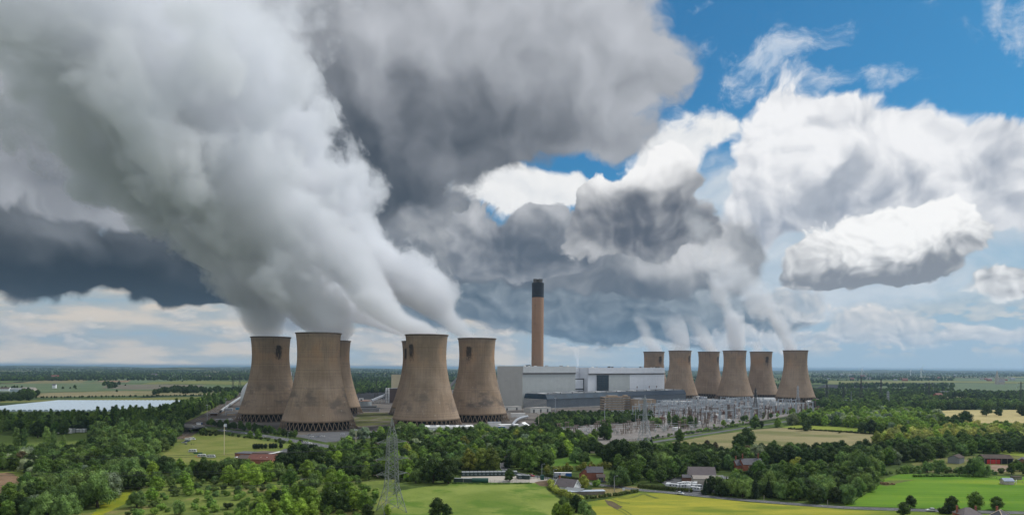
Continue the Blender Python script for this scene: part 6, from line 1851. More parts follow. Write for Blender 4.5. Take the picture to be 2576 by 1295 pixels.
fence('palisade_fence', [(447, 1063), (500, 1040), (560, 1013), (606, 985)], 3.2, 6.0, STEELD, 'long dark fence on the bank beside the railway', 1.2)
fence('palisade_fence', [(1330, 1205), (1350, 1203), (1380, 1208)], 2.4, 2.4, FGREEN, 'green palisade fence beside the lane at the container store', .5)
fence('mesh_fence', [(1212, 1213), (1280, 1214), (1340, 1213)], 1.9, 2.8, STEEL, 'thin grey mesh fence between the storage yard and the pasture')
fence('timber_fence', [(2043, 1181), (2052, 1173), (2100, 1170), (2128, 1180), (2060, 1186), (2043, 1181)], 1.3, 2.4, FTIMB, 'white-grey rail fence round the riding arena')
fence('timber_fence', [(2470, 1199), (2510, 1204), (2545, 1210), (2600, 1219)], 1.3, 3.0, FTIMB, 'timber rail fence behind the stone stable')
fence('palisade_fence', [(2000, 1036), (2030, 1031), (2062, 1025)], 2.4, 4.0, STEEL, 'grey fence at the right end of the large switchyard', .8)
fence('timber_fence', [(1514, 1219), (1540, 1220), (1570, 1224)], 1.8, 2.0, FTIMB, 'dark board fence behind the cottage garden', .25)
# ------------------------------------------------------------------ houses, yards, vehicles, people
def brick(name, a, b, mortar=(.30, .27, .24), sx=1.0):
    if name in MATS: return MATS[name]
    m, N, bs = pmat(name)
    P = N.coord('Object'); x, y, z = N.sep(P)
    row = (z * (1 / .30))._m('FLOOR')
    n = N.noise(N.comb((x + y) * 1.4 + row * .5, row * 1.0, 0.0), 1.1, 2.0, .6)
    big = N.noise(P, .25, 4.0, .6)
    c = N.mix(n.sstep(.35, .65), a, b)
    c = N.mix(((z * (1 / .30)).frac()).gt(.86) * .35, c, mortar)
    N.put(bs.inputs['Base Color'], N.vm('SCALE', c, scale=(big - .5) * .6 + 1.0)); bs.inputs['Roughness'].default_value = .9
    MATS[name] = m; return m
def tiles(name, col, per=.34, var=.3):
    if name in MATS: return MATS[name]
    m, N, bs = pmat(name)
    P = N.coord('Object'); x, y, z = N.sep(P)
    r = (z * (1 / (per * .6))).frac(); big = N.noise(P, .35, 5.0, .65)
    t = N.noise(N.comb((x * 2.6)._m('FLOOR'), (y * 2.6)._m('FLOOR'), (z * (1 / (per * .6)))._m('FLOOR')), .73, 0.0)
    N.put(bs.inputs['Base Color'], N.vm('SCALE', N.comb(*col), scale=(big - .5) * var * 2 + (t - .5) * .35 + 1.0 - r.sstep(.75, 1.0) * .35)); bs.inputs['Roughness'].default_value = .85
    MATS[name] = m; return m
BRICK = brick('red brick', (.235, .070, .042), (.300, .105, .065)); BRICKB = brick('brown brick', (.18, .085, .055), (.235, .115, .075))
SLATE = tiles('grey slate', (.100, .098, .112)); SLATEP = tiles('weathered purple slate', (.140, .118, .122)); REDT = tiles('red clay tiles', (.180, .070, .052)); BRNT = tiles('brown tiles', (.105, .078, .068))
ASBEST = clad('weathered fibre cement roof', (.30, .27, .24), 1.1, .12, .35, rough=.9, spec=.1); TIN = clad('grey corrugated metal', (.22, .235, .24), .9, .12, .3, rough=.8, spec=.12); RUSTT = clad('rusted sheet roof', (.105, .085, .075), .9, .12, .5, rough=.95, spec=.05)
RENDER = mat('white render', (.74, .75, .77), .8, .06, .2); STONE = mat('pale stone', (.40, .36, .31), .9, .2, .5)

def chimney_stack(parent, x, y, z0, z1, m=None, w=.6):
    o = MB().box((x, y, z0), (w, w * 1.3, z1 - z0)).box((x, y, z1), (w + .16, w * 1.3 + .16, .14)).build('chimney', m or BRICK, parent)
    for s_ in (-.28, .28): MB().lathe([(.13, z1 + .14), (.16, z1 + .55)], 8, c=(x, y + s_, 0), cap=True).build('chimney_pot', REDT, o) if False else None
    return o

def house(name, px, py, w, d, hw, hr, rz, wall, roof, label, cat='house', wins=(), chims=(), door=None, barge=None):
    root = empty(name, at(px, py), rz, label, cat)
    wo, ro = hip_or_gable(root, w, d, hw, hr, wall, roof)
    for (face, u, z, ww, hh) in wins:
        if face == 's': window(root, u, -d / 2, z, ww, hh)
        elif face == 'n': window(root, u, d / 2, z, ww, hh, math.pi)
        elif face == 'w': window(root, -w / 2, u, z, ww, hh, -math.pi / 2)
        elif face == 'e': window(root, w / 2, u, z, ww, hh, math.pi / 2)
    for (x, y, top) in chims: chimney_stack(ro, x, y, hw + hr * .6, top)
    if door:
        face, u, m = door
        if face == 's': MB().box((u, -d / 2 - .05, 0), (.95, .1, 2.05)).build('door', m, root)
        elif face == 'e': MB().box((w / 2 + .05, u, 0), (.1, .95, 2.05)).build('door', m, root)
        elif face == 'w': MB().box((-w / 2 - .05, u, 0), (.1, .95, 2.05)).build('door', m, root)
    if barge:
        for s_ in (-1, 1):
            b = MB()
            for q in (-1, 1): b.bar((s_ * (w / 2 + .42), q * (d / 2 + .35), hw - .1), (s_ * (w / 2 + .42), 0, hw + hr + .12), .12, .26)
            b.build('barge_board', barge, root)
    return root
REDP = mat('red paint', (.36, .02, .03), .4); BLUEP = mat('blue paint', (.02, .09, .26), .4)

def village():
    # white cottage with its lean-to and long low roofs
    r = house('white_cottage', 1428, 1233, 13, 8.6, 3.0, 4.0, -.62, RENDER, SLATEP, 'white gabled cottage with a purple-grey roof beside the lane', wins=(('e', 0, 1.0, 1.2, 1.3), ('e', 0, 4.3, 1.0, 1.2), ('s', -3.5, 1, 1.2, 1.2), ('s', .5, 1, 1.2, 1.2)), chims=((-5.6, 0, 8.6),), door=('e', 2.4, STEELD), barge=WHITE)
    r = empty('white_outbuilding', at(1404, 1224.5), -.62, 'small white outhouse with a red door left of the white cottage', 'outbuilding')
    MB().box((0, 0, 0), (5.2, 4.4, 3.0)).build('wall', RENDER, r); MB().box((0, 0, 3.0), (5.5, 4.7, .2)).build('roof', TIN, r); MB().box((2.64, -.6, 0), (.1, 1.5, 2.2)).build('door', REDP, r); MB().box((-1, 2, 3), (.5, .5, 2.2)).build('gable_stub', RENDER, r)
    r = empty('lean_to', at(1444, 1240.5), -.62, 'grey metal lean-to roof in front of the white cottage', 'outbuilding')
    MB().box((0, 0, 0), (10.5, 5.2, 2.2)).build('wall', TIN, r); MB().add([(-5.5, -2.9, 2.2), (5.5, -2.9, 2.2), (5.5, 2.9, 3.1), (-5.5, 2.9, 3.1), (-5.5, -2.9, 2.35), (5.5, -2.9, 2.35), (5.5, 2.9, 3.25), (-5.5, 2.9, 3.25)], [(3, 2, 1, 0), (4, 5, 6, 7), (0, 1, 5, 4), (1, 2, 6, 5), (2, 3, 7, 6), (3, 0, 4, 7)]).build('roof', TIN, r)
    r = empty('kennel_range', at(1475, 1242.5), .16, 'long low shed with a pale blue-grey roof beside the barley field', 'outbuilding')
    MB().box((0, 0, 0), (21, 4.2, 2.0)).build('wall', FTIMB, r); MB().box((0, 0, 2.0), (22, 5.0, .25)).build('roof', mat('pale roof sheet', (.42, .47, .53), .5, .1, .3), r)
    # brick house
    house('brick_house', 1496, 1204, 10.5, 8, 5.0, 3.2, -.05, BRICK, SLATE, 'red brick house with a grey slate roof behind the white cottage', wins=(('s', 3.0, 1, 1.2, 1.2),), chims=((-3.2, 0, 9.0),))
    house('brick_wing', 1474, 1203, 7.5, 7.5, 3.6, 3.4, 1.25, BRICK, SLATE, 'gabled slate wing at the left end of the red brick house', 'house wing', wins=(('w', 0, 1, 1.2, 1.2), ('w', 2, 1, 1.0, 1.2)))
    r = house('porch_extension', 1511, 1208, 5.2, 4.4, 2.6, 1.6, -.05, BRICKB, BRNT, 'low brick extension with white glazed doors right of the brick house', 'house wing', wins=(('s', 0, .3, 3.2, 2.1),))
    # club house: several flat and pitched blocks, one building
    r = empty('club_house', at(655, 1160), -.22, 'red brick club house with mixed flat and tiled roofs by the camp field', 'club house')
    MB().box((-14, 10, 0), (22, 12, 5)).build('wall', BRICK, r); MB().box((-14, 10, 5), (22.6, 12.6, .35)).build('roof', SLATE, r)
    MB().box((2, 6, 0), (18, 12, 6.2)).build('wall', BRICKB, r); MB().box((2, 6, 6.2), (18.6, 12.6, .35)).build('roof', BRNT, r); MB().box((10, 4.6, 6.55), (3, 15, .2)).build('roof_strip', MEMB, r)
    MB().box((24, 0, 0), (16, 13, 4.2)).build('wall', BRICK, r); MB().box((24, 0, 4.2), (16.6, 13.6, .35)).build('roof', MEMB, r)
    hip_or_gable(r, 20, 11, 3.4, 3.4, BRICK, REDT, c=(7, -7, 0), rz=.05)
    for x in (2, 7, 12): MB().box((x, -10.0, 4.6), (.9, .7, .5)).build('roof_light', WHITE, r)
    hip_or_gable(r, 11, 9, 3.0, 2.2, BRICK, BRNT, c=(-9, -4, 0))
    MB().box((-17, -1, 2.8), (8, 4, .3)).build('porch_roof', MEMB, r); MB().bar((-20.5, -2.6, 0), (-20.5, -2.6, 2.8), .2).build('porch_post', WHITE, r); MB().bar((-13.5, -2.6, 0), (-13.5, -2.6, 2.8), .2).build('porch_post', WHITE, r)
    for x in (-20, -16, -10): window(r, x, 4.0, 1.2, 1.6, 1.3)
    for x in (-4, 1, 6): window(r, x, .0, 3.6, 1.4, 1.2)
    # barns and sheds of the caravan yard
    house('stone_barn', 1764, 1209, 17, 9.5, 4.6, 4.6, -.08, STONE, SLATEP, 'large barn with a purple slate roof above the caravan yard', 'barn')
    house('lean_to_barn', 1776, 1217, 17, 9, 4.0, 1.5, -.08, STONE, ASBEST, 'pale corrugated roofed barn in front of the purple slate barn', 'barn')
    house('small_barn', 1727, 1211, 5.5, 4.5, 3.2, 1.4, -.08, BRICKB, SLATE, 'little dark shed left of the purple slate barn', 'shed')
    house('long_shed', 1800, 1215, 9, 6, 3.8, 1.3, -.08, STEEL, TIN, 'grey metal shed at the right end of the corrugated barn', 'shed')
    # houses among the trees
    house('chimney_house', 1888, 1184, 15, 8, 5.4, 3.6, .15, BRICK, SLATE, 'red brick house with tall chimneys half hidden in the dark trees', chims=((-6.2, 0, 12.4), (5.8, 0, 12.6)), wins=(('s', -3, 3.2, 1.1, 1.3), ('s', 3, 3.2, 1.1, 1.3)))
    house('chimney_house', 1862, 1183, 9, 7, 4.6, 3.2, .15, BRICK, SLATE, 'brick cottage with one chimney just left of the tall-chimneyed house', chims=((-3.4, 0, 10.6),))
    r = house('mobile_home', 1533, 1136, 12.5, 4.0, 3.3, .5, .30, CREAM if False else RENDER, BRNT, 'white mobile home with dark windows above the garden lawn', 'mobile home', wins=(('s', -4.6, 1.0, 1.3, 1.3), ('s', 0, 1.2, .7, 1.1), ('s', 3.4, 1.2, .9, 1.1), ('w', 0, 1.0, 1.6, 1.3)))
    r = empty('garden_wall', at(1500, 1139), .2, 'low cream garden wall left of the white mobile home', 'wall'); MB().box((0, 0, 0), (10, .3, 1.5)).build('panel', mat('cream render', (.55, .47, .36), .8), r)
    for x in (-5, 5): MB().box((x, 0, 0), (.6, .6, 1.9)).build('pier', mat('cream render', (.55, .47, .36), .8), r)
    # farm on the right
    house('metal_barn', 2405, 1163, 14, 8, 4.4, 2.0, .75, TIN, RUSTT, 'grey corrugated metal barn with an open front, left of the red-sided one', 'barn')
    r = empty('open_barn', at(2502, 1164), -.05, 'big rusty-roofed barn with red panels and a dark open bay', 'barn')
    hip_or_gable(r, 22, 10, 4.3, 2.4, C_DARK, RUSTT)  # walls are closed; near-black colour gives the shade of the open bay
    MB().box((-4.0, -5.12, 0), (10, .2, 3.4)).build('red_panel', mat('red sheet', (.50, .035, .035), .55, .15, .2), r)
    for i in range(6): MB().box((-10.8 + i * 4.3, -5.25, 0), (.3, .3, 4.2)).build('post', FTIMB, r)
    MB().box((13.0, 0, 3.6), (4, 6, .2)).build('canopy', RUSTT, r); MB().bar((14.8, -2.8, 0), (14.8, -2.8, 3.6), .2).build('canopy_post', FTIMB, r)
    house('brick_barn', 2572, 1172, 11, 7, 4.0, 2.6, .9, BRICKB, SLATE, 'brown brick barn with a slate roof at the right edge', 'barn')
    house('stone_stable', 2533, 1217, 6.4, 4.2, 2.4, 1.5, .0, STONE, mat('blue grey roof sheet', (.22, .27, .38), .6, .1, .3), 'small stone stable with a blue-grey roof in the bright green field', 'stable')
    r = empty('field_shelter', at(2556, 1205), .05, 'low dark field shelter behind the goal frame', 'shelter'); MB().box((0, 0, 0), (6, 3, 2)).build('wall', FTIMB, r); MB().box((0, 0, 2), (6.6, 3.6, .2)).build('roof', RUSTT, r)
    r = empty('goal_frame', at(2557, 1216), .9, 'white goal frame beside the stone stable', 'goal')
    gp = MB()
    for s_ in (-1, 1): gp.bar((s_ * 3.2, 0, 0), (s_ * 3.2, 0, 2.3), .14)
    gp.bar((-3.2, 0, 2.3), (3.2, 0, 2.3), .14); gp.build('frame', WHITE, r)
    gn = MB()
    for s_ in (-1, 1): gn.bar((s_ * 3.2, 0, 2.3), (s_ * 3.2, 1.6, 0), .08)
    gn.bar((-3.2, 1.6, .05), (3.2, 1.6, .05), .08)
    for i in range(8): gn.bar((-2.8 + i * .8, 0, 2.3), (-2.8 + i * .8, 1.6, 0), .03)
    gn.build('net', WHITE, r)
    mb = MB(); rng = random.Random(4)
    for i in range(9): lump(mb, (rng.uniform(-4, 4), rng.uniform(-1.2, 1.2), .3), (1.5, 1.1, rng.uniform(.8, 1.4)), rng)
    tag(mb.build('manure_heap', field_mat('straw and dung', (.10, .06, .035), (.34, .24, .12), .35, fine=.4), None, at(2232, 1218)), 'brown and straw coloured heap at the corner of the bright green field', 'heap')
    # arena
    sheet('arena_surface', [(2045, 1182), (2053, 1173), (2100, 1170.5), (2126, 1180), (2060, 1186)], 6, MEMB)
    # brick house and slate house at the bottom edge
    r = empty('corner_house', at(2434, 1319), .04, 'brick house with a hipped slate roof and white windows beside the lane', 'house')
    w, d, hw, hr = 9.4, 8.0, 5.4, 3.0
    MB().box((0, 0, 0), (w, d, hw)).build('wall', BRICK, r)
    x, y = w / 2 + .4, d / 2 + .4
    ro = MB().add([(-x, -y, hw - .05), (x, -y, hw - .05), (x, y, hw - .05), (-x, y, hw - .05), (-1.2, 0, hw + hr), (1.2, 0, hw + hr)], [(0, 1, 5, 4), (1, 2, 5), (2, 3, 4, 5), (3, 0, 4), (3, 2, 1, 0)]).build('roof', SLATEP, r)
    chimney_stack(ro, -4.4, 1.2, 4, 8.8); chimney_stack(ro, 4.4, .6, 4, 8.8)
    for u in (-1.4, .8, 3.0): window(r, u, -d / 2, 3.4, 1.2, 1.4)
    for u in (-2.6, 2.6): window(r, u, -d / 2, .8, 1.4, 1.4)
    window(r, -w / 2, -1.5, 3.4, .9, 1.2, -math.pi / 2); MB().box((.3, -d / 2 - .05, 0), (1, .1, 2.1)).build('door', WHITE, r)
    r = empty('slate_house', at(2516, 1328), .5, 'house with a steep dark slate roof and pale ridge in the bottom corner', 'house')
    w, d, hw, hr = 11, 9.5, 4.2, 4.6
    MB().box((0, 0, 0), (w, d, hw)).build('wall', BRICK, r)
    x, y = w / 2 + .4, d / 2 + .4
    ro = MB().add([(-x, -y, hw - .05), (x, -y, hw - .05), (x, y, hw - .05), (-x, y, hw - .05), (-.8, 0, hw + hr), (.8, 0, hw + hr)], [(0, 1, 5, 4), (1, 2, 5), (2, 3, 4, 5), (3, 0, 4), (3, 2, 1, 0)]).build('roof', SLATE, r)
    rd = MB()
    for (a, b) in (((-x, -y, hw), (-.8, 0, hw + hr)), ((x, -y, hw), (.8, 0, hw + hr)), ((-.8, 0, hw + hr), (.8, 0, hw + hr)), ((x, y, hw), (.8, 0, hw + hr)), ((-x, y, hw), (-.8, 0, hw + hr))): rd.bar(a, b, .3, .2)
    rd.build('ridge_tiles', mat('pale ridge tile', (.52, .43, .32), .8), ro); chimney_stack(ro, 2.4, 2.6, 6, 9.6)
    for u in (-3, 0, 3): window(r, u, -d / 2, 1.2, 1.3, 1.4)
    # container store: a row of green containers, each its own
    GRN = mat('dark green container', (.035, .060, .058), .5, .15, .3); GRN2 = mat('green paint', (.020, .075, .058), .5, .12, .2)
    def container(label, group=None, m=GRN, L=6.1):
        r = empty('storage_container', (0, 0, 0), 0, label, 'container', group)
        MB().box((0, 0, .1), (2.44, L, 2.5)).build('body', m, r)
        k = MB().box((0, 0, 2.6), (2.5, L + .06, .06)).build('roof', mat('grey container roof', (.26, .28, .29), .6, .2, .3), r)
        for s_ in (-1, 1):
            dd = MB().box((s_ * .58, -L / 2 - .04, .2), (1.1, .07, 2.3)).build('door', m, r)
            MB().box((s_ * .3, -L / 2 - .1, .3), (.06, .06, 2.1)).box((s_ * .45, -L / 2 - .1, 1.0), (.5, .05, .28)).build('locking_bar', STEELW, dd)
        return r
    a, b = at(1166, 1195.5), at(1296, 1194); n = 14
    c0 = container('x', 'containers of the storage row')
    for i in range(n):
        o = c0 if i == 0 else copy_tree(c0)
        o.location = a.lerp(b, i / (n - 1)); o.rotation_euler = (0, 0, math.atan2(b.y - a.y, b.x - a.x))
        o['label'] = f'green storage container, {words_n(i + 1)} from the left in the long row'
    for (px, py, rz, lb) in ((1153, 1212, math.pi / 2, 'dark green container at the pasture edge, left one below the row'), (1178, 1212.5, math.pi / 2, 'dark green container with a grey roof, second along the pasture edge'), (1322, 1204, 1.2, 'green container at the right end of the yard beside the lane'), (1306, 1203, .25, 'green container with pale roof right of the lone dark tree')):
        o = copy_tree(c0); o.location = at(px, py); o.rotation_euler = (0, 0, rz); o['label'] = lb; o['group'] = 'containers about the storage yard'
    r = empty('storage_tank', at(1208, 1213), .0, 'dark green round-topped tank at the pasture edge', 'tank')
    MB().tube([(-5.2, 0, 1.5), (5.2, 0, 1.5)], 1.5, 14).build('vessel', GRN2, r); MB().box((-3, 0, 0), (.5, 2.4, .6)).build('cradle', GRN2, r); MB().box((3, 0, 0), (.5, 2.4, .6)).build('cradle', GRN2, r)
    r = empty('skip', at(1364, 1206), .3, 'green upright bin beside the green palisade fence', 'bin'); MB().box((0, 0, 0), (2, 2, 3)).build('body', GRN2, r); MB().box((0, 0, 3), (2.2, 2.2, .2)).build('lid', GRN2, r)
    # polytunnels on the left
    PT = mat('polythene sheet', (.40, .48, .54), .32, .06, .05, spec=.5)
    # rows run away from the view; each tunnel is 7.5 m wide and 190 m long
    A, B = at(-70, 1030), at(415, 1019)
    dirx = Vector((1, .10, 0)).normalized(); diry = Vector((-.16, 1, 0)).normalized()
    prof = [(3.7 * math.cos(math.pi * k / 8), 3.4 * math.sin(math.pi * k / 8)) for k in range(9)]
    me = MB().ext(prof, (0, 0, 0), tuple(diry * 300)).mesh('polytunnel', PT)
    x0 = at(-90, 1035); n = 84
    for i in range(n):
        p = x0 + dirx * (i * 7.9)
        px = CX + p.x / p.y * FPX
        if px > 318: break
        o = link(me, 'polytunnel', None, p)
        k = 1.0 if i < 52 else max(.3, 1 - (i - 52) * .05)
        o.scale = (1, k, 1)
        tag(o, 'long pale polythene tunnel in the white field on the far left', 'polytunnel', 'polytunnels in the far left field')
    # far left farm
    house('farm_shed', 42, 985, 26, 16, 6, 4, .1, mat('pale blue sheet', (.42, .50, .55), .6), TIN, 'pale blue-grey farm shed on the far left', 'farm shed')
    house('farm_shed', 72, 982, 34, 18, 5, 4, .1, STONE, ASBEST, 'long brown-roofed farm shed right of the pale blue one', 'farm shed')
    house('farm_shed', 14, 983, 22, 14, 6, 4, .2, RENDER, RUSTT, 'farm building with a rusty roof at the far left edge', 'farm shed')
    house('farm_house', 137, 976, 9, 9, 9, 4, .2, RENDER, SLATE, 'tall pale farm house beside the far left trees', 'house')
    r = shed('white_marquee', 168, 1088, 14, 9, 4, 0, .1, WHITE, MEMB, 'white roofed pavilion among the trees behind the mown lawn', 'pavilion')
    r = shed('white_marquee', 199, 1086, 12, 7, 3, 0, .25, WHITE, MEMB, 'smaller white roof just right of the pavilion', 'pavilion')
village()

# ------------------------------------------------------------------ vehicles
TYRE = mat('tyre', (.018, .018, .019), .8); RIMM = mat('wheel rim', (.35, .36, .38), .4, metal=.4); LAMP = mat('headlight', (.75, .76, .74), .2); TAIL = mat('tail lamp', (.35, .01, .01), .3)
def paint(n, c): return mat(n, c, .25, spec=.5)
def wheel(parent, x, y, r, w):
    t = MB().lathe([(r * .62, -w / 2), (r, -w / 2 + .03), (r, w / 2 - .03), (r * .62, w / 2)], 16).mesh('tyre', TYRE)
    o = link(t, 'wheel', parent, (x, y, r)); o.rotation_euler = (math.pi / 2, 0, 0)
    rm = MB().lathe([(r * .62, -w / 2 + .04), (r * .62, w / 2 - .04), (.02, w / 2 - .02)], 12, cap=True).mesh('rim', RIMM)
    link(rm, 'rim', o)
def car(name, m, label, L=4.3, W=1.78, Hh=1.48, hatch=True, cat='car'):
    r = empty(name, (0, 0, 0), 0, label, cat)
    x = L / 2
    prof = [(-x, .38), (-x, .82), (-x + .12, .98), (-x + (.35 if hatch else .75), 1.0), (x - 1.25, .98), (x - .12, .78), (x, .62), (x, .34)]
    def sweep(pr, w0, w1, mm, nm, parent):
        zs = [q[1] for q in pr]; z0, z1 = min(zs), max(zs)
        vs = []
        for s_ in (-1, 1):
            for (a, z) in pr: vs.append((a, s_ * (w0 + (w1 - w0) * (z - z0) / max(.01, z1 - z0)) / 2, z))
        n = len(pr)
        fs = [tuple(range(n)), tuple(range(n, 2 * n))[::-1]] + [(k + n, (k + 1) % n + n, (k + 1) % n, k) for k in range(n)]
        return MB().add(vs, fs).build(nm, mm, parent)
    sweep(prof, W, W * .97, m, 'body', r)
    top = [(-x + (.25 if hatch else .8), .98), (-x + (.62 if hatch else 1.25), Hh - .06), (x - 2.1, Hh - .05), (x - 1.2, .97)]
    sweep(top, W * .93, W * .72, GLASSD, 'window', r)
    rf = [(-x + (.58 if hatch else 1.2), Hh - .1), (-x + (.66 if hatch else 1.3), Hh), (x - 2.15, Hh), (x - 2.0, Hh - .09)]
    sweep(rf, W * .75, W * .72, m, 'roof', r)
    for sx in (-1, 1):
        for sy in (-1, 1): wheel(r, sx * (x - .8), sy * (W / 2 - .1), .33, .22)
        MB().box((x - .03, sx * W * .36, .62), (.1, .34, .16)).build('headlight', LAMP, r)
        MB().box((-x + .02, sx * W * .38, .74), (.08, .24, .2)).build('tail_light', TAIL, r)
    return r
def van(name, m, label, L=5.6, W=2.0, Hh=2.5, cat='van'):
    r = empty(name, (0, 0, 0), 0, label, cat); x = L / 2
    pr = [(-x, .4), (-x, Hh - .1), (-x + .1, Hh), (x - 1.7, Hh), (x - 1.35, Hh - .15), (x - .75, 1.35), (x - .05, 1.1), (x, .4)]
    vs = [(a, s_ * W / 2 * (1 if z < 1.6 else .94), z) for s_ in (-1, 1) for a, z in pr]; n = len(pr)
    MB().add(vs, [tuple(range(n)), tuple(range(n, 2 * n))[::-1]] + [(k + n, (k + 1) % n + n, (k + 1) % n, k) for k in range(n)]).build('body', m, r)
    MB().add([(x - 1.30, -W * .42, Hh - .25), (x - .76, -W * .44, 1.42), (x - .76, W * .44, 1.42), (x - 1.30, W * .42, Hh - .25)], [(0, 1, 2, 3)]).build('windscreen', GLASSD, r, (.03, 0, .02))
    for s_ in (-1, 1):
        MB().box((x - 1.55, s_ * W * .49, 1.4), (.8, .06, .65)).build('window', GLASSD, r)
        for sx in (-1, 1): wheel(r, sx * (x - 1.0), s_ * (W / 2 - .1), .36, .24)
        MB().box((x - .02, s_ * W * .36, .75), (.08, .35, .22)).build('headlight', LAMP, r)
    return r
def caravan(label, L=6.4, W=2.3, Hh=2.6):
    r = empty('caravan', (0, 0, 0), 0, label, 'caravan'); x = L / 2
    pr = [(-x, .5), (-x - .05, 1.6), (-x + .25, Hh - .1), (-x + .6, Hh), (x - .9, Hh), (x - .35, Hh - .35), (x, 1.5), (x - .05, .5)]
    vs = [(a, s_ * W / 2, z) for s_ in (-1, 1) for a, z in pr]; n = len(pr)
    MB().add(vs, [tuple(range(n)), tuple(range(n, 2 * n))[::-1]] + [(k + n, (k + 1) % n + n, (k + 1) % n, k) for k in range(n)]).build('body', mat('caravan white', (.56, .57, .58), .5, .1, .3), r)
    for s_ in (-1, 1):
        for u, w in ((-2.0, 1.1), (.2, .8), (1.9, 1.1)): MB().box((u, s_ * (W / 2 + .01), 1.35), (w, .05, .7)).build('window', GLASSD, r)
        wheel(r, 0, s_ * (W / 2 - .15), .33, .2)
    MB().box((-.9, -W / 2 - .02, .55), (.65, .04, 1.8)).build('door', mat('pale grey panel', (.5, .5, .52), .5), r)
    MB().box((x + .02, 0, 1.45), (.06, 1.8, .65)).build('window', GLASSD, r)
    MB().bar((x - .1, .4, .5), (x + 1.1, 0, .5), .1).bar((x - .1, -.4, .5), (x + 1.1, 0, .5), .1).build('drawbar', STEELD, r)
    MB().box((0, 0, Hh), (.6, .6, .15)).build('roof_vent', WHITE, r)
    return r
def put_on(o, px, py, rz, z=0.0):
    o.location = at(px, py, z); o.rotation_euler = (0, 0, rz); return o

